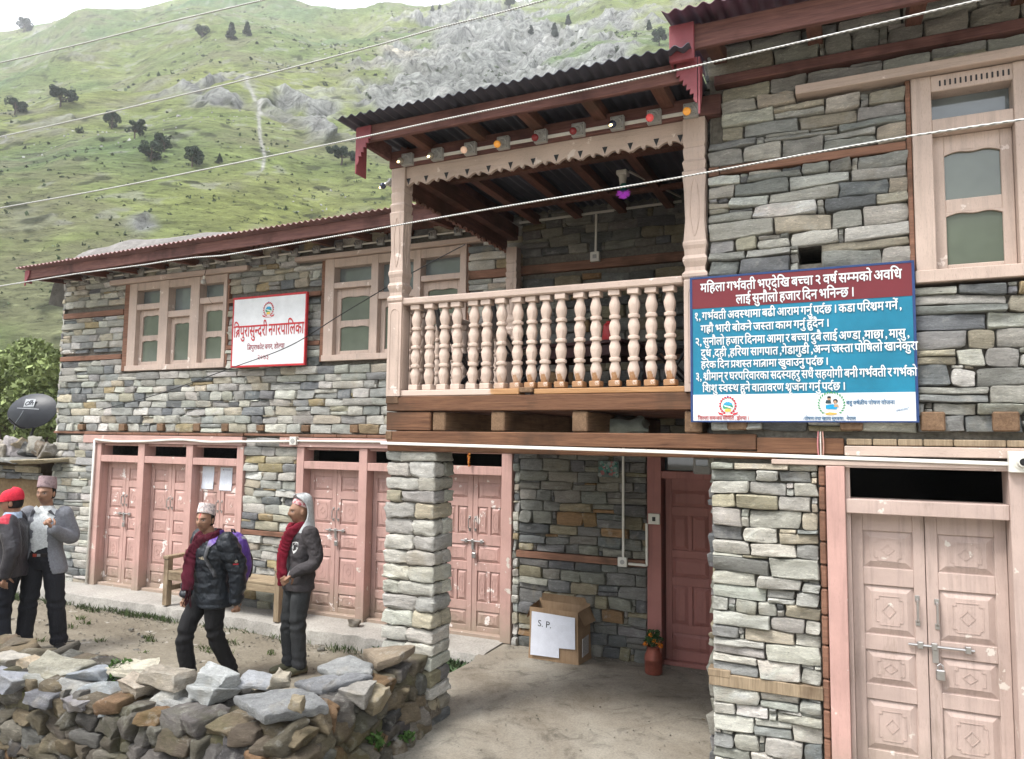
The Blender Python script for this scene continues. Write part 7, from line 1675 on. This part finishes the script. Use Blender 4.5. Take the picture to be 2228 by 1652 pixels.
def jacket(mb, J, puff=0.0, hem=.78, r_sl=(.078, .066, .052), wide=1.0, skirt=1.0):
    nb = np.array(J['neck']); px_, py_, pz_ = J['pelvis']; p = puff; n1 = np.array(J['pelvis'])*np.array([1, 1, 0]); n2 = nb*np.array([1, 1, 0])
    L = [(hem, .178*skirt+p, .128*skirt+p), (hem+.06, .180*skirt+p, .130*skirt+p), (pz_+.10, .170+p, .125+p), (pz_+.22, .172+p, .128+p), (nb[2]-.20, .185+p, .132+p), (nb[2]-.10, .182+p*.8, .118+p*.8), (nb[2]-.045, .150+p*.5, .092+p*.6), (nb[2]-.005, .085+p*.4, .070+p*.4)]
    rg = []
    for z, rx, ry in L:
        t_ = np.clip((z-pz_)/(nb[2]-pz_), -.3, 1); c = n1*(1-t_)+n2*t_; rg.append((c[0], c[1]+.005, z, rx*wide, ry*wide))
    loft(mb, rg, 26)
    for sd in 'lr':
        sh, el, wr = (np.array(J[k+sd], float) for k in ('sh', 'el', 'wr')); limb(mb, [sh, el, wr+(el-wr)*.06], [r_sl[0]+p*.8, r_sl[1]+p*.8, r_sl[2]+p*.5])
GZ = -.152
# ===== the man in the grey hood
loc = (-4.83, -1.33, GZ); J = stand()
J.update(ell=(.255, .045, 1.075), wrl=(.195, -.150, .975), elr=(-.25, .05, 1.09), wrr=(-.15, -.085, .95), head=(0, -.022, 1.535), anl=(.075, .0, .085), anr=(-.085, -.03, .085), knl=(.085, -.03, .475), knr=(-.09, -.05, .475), footl=.1, footr=-.1)
A = rad(24); P1 = Person('man in a light grey hood, red scarf and dark quilted jacket, hand in pocket', loc, face_rz(loc, A), rad(-2), J, .985)
P1.body({'l': ((-.35, -.70, -.62), (-.75, .5, .1), 1, .5), 'r': ((.35, -.70, -.62), (.75, .5, .1), -1, .5)}); P1.finish_body()
P1.trousers((.040, .042, .044), (.098, .078, .066)); P1.shoes((.085, .080, .045), (.13, .10, .055))
mb = MB(); jacket(mb, J, .002, .79, (.076, .067, .052), .96, 1.12)
qd = lambda v: -.004*(np.abs(np.sin((v[:, 2]*.8+v[:, 0]-v[:, 1])*42)) < .2)*(v[:, 2] > .86)-.004*(np.abs(np.sin((v[:, 2]*.8-v[:, 0]+v[:, 1])*42)) < .2)*(v[:, 2] > .86)+.012*vnoise(v*np.array([9, 9, 16]), 3)+.005*vnoise(v*np.array([22, 22, 40]), 5)-.007*np.exp(-((v[:, 2]-.85)/.012)**2)
P1.cloth('jacket', mb, M['cloth'], (.052, .046, .048), .011, 5, qd); jk = P1.root.children[-1]
sh_ = lambda s, k=1.0: [(-.040*s, .048*s), (0, .055*s), (.040*s, .048*s), (.040*s, -.005*s), (.022*s, -.040*s), (0, -.058*s), (-.022*s, -.040*s), (-.040*s, -.005*s)]
P1.decal('badge', [(sh_(1.0), (.62, .62, .60)), (sh_(.82), (.05, .045, .045)), (sh_(.70), (.60, .60, .58)), ([(-.012, -.018), (.014, -.018), (.016, .004), (.004, .016), (-.010, .010)], (.04, .04, .04)), ([(-.022, .020), (.022, .020), (.022, .028), (-.022, .028)], (.05, .05, .05))], (.095, -.12, 1.205), (1, .25, 0), (0, 0, 1), (.25, -1, .0), P1.root)
mb = MB(); mb.tube([(.165, -.155, 1.0), (.155, -.165, .955), (.145, -.160, .895)], [.018, .026, .016], 8, ell=.4, ref=(1, 0, 0)); P1.cloth('pocket_lining', mb, M['cloth'], (.40, .40, .40), .008, 2)
# hood: a shell round the head and cap, falling to the chest
mb = MB(); hc = P1.hc; V = []; n = 40; Rh = rotm(.05, 0, P1.ht)
for (z, rx, ry, cy, op) in [(-.225, .150, .105, .035, .40), (-.19, .128, .112, .035, .50), (-.14, .105, .110, .035, .70), (-.07, .094, .104, .034, 1.08), (.02, .094, .104, .032, 1.14), (.08, .095, .108, .026, 1.06), (.125, .090, .112, .018, .86), (.155, .070, .10, .010, .60), (.172, .035, .05, .015, .3)]:
    for k in range(n):
        a = math.pi*(op+(2-2*op)*k/(n-1))-math.pi/2-math.pi*1.0*0; ang = -math.pi/2+math.pi*op*.5*1.0+(TWO-math.pi*op)*k/(n-1); V.append((rx*math.cos(ang), cy+ry*math.sin(ang), z))
m_ = 9; F = [(i*n+k, i*n+k+1, (i+1)*n+k+1, (i+1)*n+k) for i in range(m_-1) for k in range(n-1)]
V = np.array(V) @ Rh.T + hc; V = V+.006*np.stack([vnoise(V*14+9*q, q) for q in range(3)], 1); m = MB(); m.add(V, F, (.47, .485, .49)); ho = m.build('hood', M['cloth'], P1.root, smooth=True, world=False); sm = ho.modifiers.new('thickness', 'SOLIDIFY'); sm.thickness = .018; sm.offset = 0; ss = ho.modifiers.new('sub', 'SUBSURF'); ss.levels = 1; ss.render_levels = 1
P1.topi(dhaka('red_dhaka_cloth', (.45, .10, .13), (.60, .42, .40), (.40, .05, .08)), (-.20, 0, 0), .055, (.074, .088))
def scarf(Pn, path, widths, col, fringe=0, mat='knit'):
    mb = MB(); mb.tube(cat_pts(path, 30), np.interp(np.linspace(0, 1, 30), np.linspace(0, 1, len(widths)), widths), 12, ell=.42, ref=(1, 0, 0)); o = Pn.cloth('scarf', mb, M[mat], col, .009, 3, lambda v: .008*vnoise(v*np.array([16, 16, 9]), 3)+.005*np.sin((v[:, 0]+.5*v[:, 2])*150+vnoise(v*7)*6), vary=.3)
    if fringe:
        e = np.array(path[-1]); m = MB(); rr = random.Random(2)
        for k in range(fringe):
            x = widths[-1]*1.5*(k/(fringe-1)-.5); m.tube([e+np.array([x, 0, .02]), e+np.array([x*1.1+rr.uniform(-.01, .01), rr.uniform(-.015, .01), -.06]), e+np.array([x*1.2+rr.uniform(-.02, .02), rr.uniform(-.015, .01), -.12-rr.uniform(0, .04)])], .005, 5, col=tuple(q*.35 for q in col))
        m.build('fringe', M['knit'], o, world=False)
    return o
scarf(P1, [(.06, .02, 1.405), (.07, -.075, 1.38), (.035, -.135, 1.32), (.005, -.165, 1.20), (-.005, -.175, 1.05), (.0, -.17, .93), (.0, -.165, .84)], [.045, .055, .055, .055, .05, .05, .045], (.20, .012, .028))
scarf(P1, [(-.07, .03, 1.40), (-.07, -.07, 1.375), (-.01, -.12, 1.345), (.04, -.11, 1.355), (.08, -.03, 1.395)], [.04, .05, .05, .05, .04], (.19, .012, .026))
# ===== the walking man with the backpack
loc = (-5.36, -1.90, GZ); J = stand()
J.update(head=(-.005, -.095, 1.53), neck=(0, -.045, 1.365), pelvis=(0, 0, .885), shl=(.195, .02, 1.335), shr=(-.19, -.02, 1.335), ell=(.270, .105, 1.05), wrl=(.265, .10, .775), elr=(-.25, -.02, 1.05), wrr=(-.245, -.13, .80), hipl=(.088, 0, .855), hipr=(-.088, 0, .855), knr=(-.085, -.195, .48), anr=(-.085, -.15, .09), knl=(.085, .01, .465), anl=(.09, .175, .11), footr=0, footl=0)
P2 = Person('man walking past in a black puffer jacket, pale patterned cap and maroon scarf', loc, face_rz(loc, rad(30)), rad(30), J, .955)
P2.body({'l': ((.05, .12, -1), (-1, .1, 0), 1, .95), 'r': ((-.05, -.1, -1), (1, 0, 0), -1, .8)})
w_ = P2.g(-.003, .062, .007, .035)*(P2.L[:, 2] > .02); P2.C = P2.C*(1-.9*w_[:, None])+np.array((.42, .02, .02))*.9*w_[:, None]; P2.finish_body()
P2.trousers((.012, .0115, .0125), (.102, .082, .070)); P2.shoes((.02, .02, .02), (.04, .04, .04)); P2.hair()
mb = MB(); jacket(mb, J, .016, .715, (.088, .078, .056), 1, 1.06); loft(mb, [(0, -.02, 1.32, .12, .10), (0, -.025, 1.36, .105, .095, .15), (0, -.025, 1.405, .096, .092, .35), (0, -.02, 1.42, .085, .08, .35)], 24)
pf = lambda v: .011*(np.abs(np.sin(v[:, 2]*math.pi/.105+1.0*vnoise(v*4, 1)+1.6*v[:, 1]+1.1*v[:, 0]))**.6-.55)+.011*vnoise(v*np.array([12, 12, 20]), 4)+.005*vnoise(v*np.array([30, 30, 45]), 8)
P2.cloth('jacket', mb, M['nylon'], (.016, .019, .024), .010, 3, pf)
dome = [(-.020, -.012), (.022, -.012)]+[(.022*math.cos(q)-.0+.0, -.012+.030*math.sin(q)) for q in np.linspace(0, math.pi*.55, 7)]+[(-.008, .012), (-.020, .010)]
P2.decal('chest_mark', [(dome, (.42, .36, .26)), ([(-.046, -.004), (-.024, -.004), (-.024, .008), (-.046, .008)], (.38, .32, .24)), ([(-.004, -.012), (.002, -.012), (.006, .012), (.0, .014)], (.02, .02, .02))], (.085, -.15, 1.185), (1, .3, 0), (0, 0, 1), (.3, -1, 0), P2.root)
ring = lambda r, n=12: [(r*math.cos(TWO*k/n), r*math.sin(TWO*k/n)) for k in range(n)]
P2.decal('sleeve_mark', [(ring(.014), (.45, .40, .32)), (ring(.009), (.02, .02, .02)), (ring(.005), (.42, .38, .3)), ([(-.022, -.034), (.024, -.032), (.024, -.020), (-.022, -.021)], (.40, .03, .04))], (.30, .05, 1.16), (-.15, -1, 0), (0, 0, 1), (1, -.15, 0), P2.root)
P2.topi(dhaka('pale_dhaka_cloth', (.55, .33, .32), (.68, .58, .55), (.28, .25, .26)), (-.16, .03, 0), .10)
scarf(P2, [(.10, .0, 1.40), (.085, -.10, 1.375), (.0, -.15, 1.32), (-.05, -.19, 1.22), (-.06, -.21, 1.06), (-.05, -.21, .88)], [.035, .048, .058, .058, .058, .055], (.085, .010, .022), 8)
scarf(P2, [(-.085, .0, 1.40), (-.08, -.09, 1.37), (-.05, -.16, 1.29), (-.075, -.20, 1.18), (-.085, -.21, 1.06)], [.045, .055, .06, .05, .05], (.075, .010, .020), 8)
scarf(P2, [(-.09, -.03, 1.38), (-.03, -.13, 1.35), (.05, -.125, 1.36), (.10, -.04, 1.395), (.06, .05, 1.42)], [.035, .045, .048, .04, .035], (.09, .010, .022))
# the backpack is carried: a thing of its own
BP = thing('backpack', 'purple and dark grey backpack on the back of the walking man', 'backpack', tuple(P2.root.location), P2.root.rotation_euler.z); PB = Person.__new__(Person); PB.root = BP; BP.scale = P2.root.scale
mb = MB(); loft(mb, [(0, .255, .86, .06, .04), (0, .265, .90, .125, .085), (0, .275, 1.05, .145, .105), (0, .265, 1.20, .140, .098), (0, .245, 1.32, .115, .078), (0, .225, 1.385, .06, .04)], 22, 2.6)
def bcol(v): 
    C = np.tile(np.array((.115, .055, .27)), (len(v), 1)); g_ = (np.abs(v[:, 0]) < .075) & (v[:, 1] > .30); C[g_] = (.02, .02, .024); e = (np.abs(np.abs(v[:, 0])-.095) < .012) & (v[:, 1] > .24); C[e] = (.22, .22, .23); return C
PB.cloth('pack', mb, M['nylon'], bcol, .010, 5, lambda v: .005*vnoise(v*12, 3))
mb = MB(); loft(mb, [(0, .365, .93, .07, .018), (0, .378, 1.0, .085, .025), (0, .375, 1.12, .085, .024), (0, .362, 1.18, .07, .016)], 16, 3); PB.cloth('front_pocket', mb, M['nylon'], (.022, .022, .026), .008, 3)
bv = BVHTree.FromObject(bpy.data.objects[[o.name for o in P2.root.children if o.name.startswith('jacket')][0]], bpy.context.evaluated_depsgraph_get())
for sx in (-1, 1):
    pts = []
    for t_ in np.linspace(0, 1, 26):
        q = np.array([np.interp(t_, [0, .3, .6, 1], [sx*.085, sx*.105, sx*.115, sx*.155]), np.interp(t_, [0, .22, .42, .62, 1], [.16, .06, -.05, -.13, -.06]), np.interp(t_, [0, .2, .35, .6, 1], [1.30, 1.405, 1.395, 1.22, 1.02])]); h = bv.find_nearest(Vector(q)); pts.append(np.array(h[0])+np.array(h[1])*.010)
    m = MB(); P_ = np.array(pts); V = []; W2 = []; 
    for i in range(len(P_)):
        t1 = P_[min(i+1, 25)]-P_[max(i-1, 0)]; h = bv.find_nearest(Vector(P_[i])); s_ = np.cross(t1, np.array(h[1])); s_ /= np.linalg.norm(s_); nn = np.array(h[1]); w2 = .034 if i < 13 else .017
        for a_, b_ in ((-w2, -.008), (w2, -.008), (w2, .006), (-w2, .006)): V.append(P_[i]+s_*a_+nn*b_); W2.append((.125, .06, .29) if i < 13 else ((.10, .10, .11) if a_*sx > 0 else (.02, .02, .02)))
    F = [(i*4+k, i*4+(k+1) % 4, (i+1)*4+(k+1) % 4, (i+1)*4+k) for i in range(25) for k in range(4)]+[(3, 2, 1, 0), (100, 101, 102, 103)]; m.add(V, F, np.array(W2)); m.build('strap', M['nylon'], BP, world=False, auto=40)
m = MB(); m.tube([(-.03, .215, 1.375), (-.02, .20, 1.415), (.02, .20, 1.415), (.03, .215, 1.375)], .010, 6, col=(.02, .015, .03)); m.build('grab_loop', M['nylon'], BP, world=False)
# ===== the man in the grey blazer
loc = (-7.69, -1.96, GZ); J = stand()
J.update(head=(-.005, -.02, 1.545), shl=(.168, .01, 1.345), shr=(-.168, .01, 1.345), ell=(.240, .04, 1.10), wrl=(.150, -.225, 1.215), elr=(-.25, .03, 1.08), wrr=(-.25, -.06, .86), hipl=(.095, 0, .88), hipr=(-.095, 0, .88), knl=(.15, -.03, .48), anl=(.185, .02, .085), knr=(-.10, -.02, .48), anr=(-.12, -.04, .085), footl=.5, footr=-.2)
P3 = Person('man in a grey blazer, white shirt and dull pink cap with one fist raised', loc, face_rz(loc, rad(68)), rad(-8), J, 1.04)
P3.body({'l': ((-.35, -.35, .85), (-.5, .85, .1), -1, 1.45), 'r': ((0, -.1, -1), (1, 0, 0), -1, .5)}); P3.finish_body(); P3.hair()
P3.trousers((.018, .0185, .023), (.102, .084, .076)); P3.shoes((.015, .014, .014), (.03, .03, .03))
mb = MB(); nb = np.array(J['neck']); loft(mb, [(0, 0, .93, .150, .112), (0, 0, 1.06, .150, .114), (0, 0, 1.20, .160, .118), (0, .005, 1.30, .155, .105), (0, .01, 1.355, .12, .085), (0, .008, 1.40, .068, .066), (0, .005, 1.425, .062, .062)], 24); P3.cloth('shirt', mb, M['cloth'], (.66, .68, .68), .010, 3, lambda v: .004*vnoise(v*np.array([18, 18, 12]), 2))
P3.decal('collar', [([(-.062, .045), (-.01, .0), (-.045, -.045), (-.085, .02)], (.70, .72, .72)), ([(.062, .045), (.01, .0), (.045, -.045), (.085, .02)], (.70, .72, .72))], (0, -.07, 1.385), (1, 0, 0), (0, 0, 1), (0, -1, .1), P3.root, .012, M['cloth'])
mb = MB(); loft(mb, [(0, 0, .925, .163, .118), (0, 0, .965, .163, .118)], 24); P3.cloth('belt', mb, M['leather'], (.02, .015, .014), .008, 1); P3.decal('buckle', [([(-.035, -.015), (.0, -.015), (.0, .015), (-.035, .015)], (.36, .05, .03)), ([(.005, -.013), (.035, -.013), (.035, .013), (.005, .013)], (.28, .28, .28))], (-.015, -.11, .945), (1, 0, 0), (0, 0, 1), (0, -1, 0), P3.root, .006)
mb = MB(); jacket(mb, J, .006, .74, (.074, .064, .052), .94, 1.26)
op = lambda c: (c[:, 1] < -.02) & (np.abs(c[:, 0]-.0) < np.interp(c[:, 2], [.70, .80, .95, 1.10, 1.30, 1.42], [.165, .125, .082, .070, .062, .052])) & ~((np.abs(c[:, 0]-.1) < .14) & (c[:, 1] < -.165)) | (c[:, 2] < .757)
P3.cloth('blazer', mb, M['cloth'], (.185, .19, .21), .010, 5, lambda v: .005*vnoise(v*np.array([8, 8, 13]), 3), op)
for sx in (-1, 1): P3.decal('lapel', [([(sx*.055, .16), (sx*.062, .02), (sx*.072, -.12), (sx*.112, .04), (sx*.100, .09), (sx*.118, .10), (sx*.085, .17)], (.165, .17, .19))], (0, -.1, 1.22), (1, 0, 0), (0, 0, 1), (0, -1, 0), P3.root, .006, M['cloth'])
P3.topi(dhaka('dull_pink_dhaka_cloth', (.26, .17, .18), (.34, .25, .255), (.20, .14, .15)), (-.06, 0, 0), .115)
mb = MB(); wr, el = np.array(J['wrl']), np.array(J['ell']); d_ = (wr-el)/np.linalg.norm(wr-el); mb.tube([wr-d_*.035, wr+d_*.004], [.040, .038], 14); P3.cloth('shirt_cuff', mb, M['cloth'], (.62, .63, .64), .007, 1)
# ===== the man in the red cap, at the very edge of the picture
loc = (-7.74, -2.27, GZ); J = stand()
J.update(head=(0, -.02, 1.53), ell=(.265, .08, 1.08), wrl=(.25, .03, .845), elr=(-.25, .0, 1.08), wrr=(-.2, -.16, .95), knl=(.10, -.03, .475), anl=(.105, .03, .085), knr=(-.10, -.06, .475), anr=(-.11, -.06, .085))
P4 = Person('man in a red baseball cap and charcoal jacket with red trim, seen from behind', loc, face_rz(loc, rad(-14)), rad(2), J, 1.0)
P4.body({'l': ((-.02, -.12, -1), (-1, .05, 0), 1, .55), 'r': ((.2, -.7, -.3), (.6, 0, .2), -1, .6)}); P4.finish_body(); P4.hair()
P4.trousers((.014, .0155, .022), (.105, .086, .078)); P4.shoes((.02, .02, .022), (.04, .04, .04))
mb = MB(); jacket(mb, J, .010, .80, (.086, .074, .058), 1, 1.10)
def jcol(v):
    C = np.tile(np.array((.040, .037, .042)), (len(v), 1)); r_ = (v[:, 2] > 1.345) & (v[:, 0] > .07) & (v[:, 1] > -.06) & (v[:, 1] < .035); C[r_] = (.42, .025, .045); s_ = (np.abs(v[:, 1]+.055+.10*(1.40-v[:, 2])) < .016) & (v[:, 0] > .05) & (v[:, 2] > 1.23) & (v[:, 2] < 1.40); C[s_] = (.42, .025, .045); return C
P4.cloth('jacket', mb, M['nylon'], jcol, .010, 5, lambda v: .009*vnoise(v*np.array([8, 8, 14]), 6))
P4.decal('pocket_zip', [([(-.012, -.08), (.012, -.08), (.004, .06), (-.006, .06)], (.30, .02, .07))], (.17, -.06, .98), (-.1, -1, 0), (0, 0, 1), (1, -.3, 0), P4.root, .004)
mb = MB(); loft(mb, [(0, -.01, 1.345, .115, .092), (0, -.005, 1.39, .090, .085), (0, .0, 1.425, .078, .078), (0, .0, 1.44, .068, .068)], 24); P4.cloth('collar', mb, M['cloth'], (.42, .52, .66), .009, 2)
m = MB(); V = []; n = 32
for q, z in [(1.0, .022), (1.02, .04), (1.0, .07), (.90, .105), (.68, .130), (.36, .143), (.0, .147)]:
    for k in range(n): a = TWO*k/n; V.append((.083*q*math.cos(a), .101*q*math.sin(a)+.004, z+.012*math.sin(a)))
F = [(i*n+k, i*n+(k+1) % n, (i+1)*n+(k+1) % n, (i+1)*n+k) for i in range(6) for k in range(n)]
b0 = len(V); nb_ = 14
for k in range(nb_+1):
    a = math.pi+math.pi*k/nb_; V += [(.083*math.cos(a), .101*math.sin(a)+.004, .030+.012*math.sin(a)), (.078*math.cos(a), .101*math.sin(a)*1.0-.078*abs(math.sin(a))**.7, .022-.014*abs(math.sin(a)))]
F += [(b0+2*k, b0+2*k+2, b0+2*k+3, b0+2*k+1) for k in range(nb_)]
m.add(np.array(V) @ P4.Rm.T + P4.hc, F, (.55, .022, .045)); co = m.build('cap', M['cloth'], P4.root, smooth=True, world=False); sm = co.modifiers.new('thickness', 'SOLIDIFY'); sm.thickness = .004
# ------------------------------------------------------------ thin valley haze
hz = MB(); hz.box(-700, 700, -700, 700, -2.5, 420, 0); t = bpy.data.materials.new('valley_haze'); t.use_nodes = True; n_ = t.node_tree; n_.nodes.remove(n_.nodes['Principled BSDF'])
pv = n_.nodes.new('ShaderNodeVolumePrincipled'); pv.inputs['Density'].default_value = .0009; pv.inputs['Color'].default_value = (.97, .985, 1, 1); pv.inputs['Anisotropy'].default_value = .2
n_.links.new(pv.outputs[0], n_.nodes['Material Output'].inputs['Volume']); tag(hz.build('haze', t), kind='stuff')
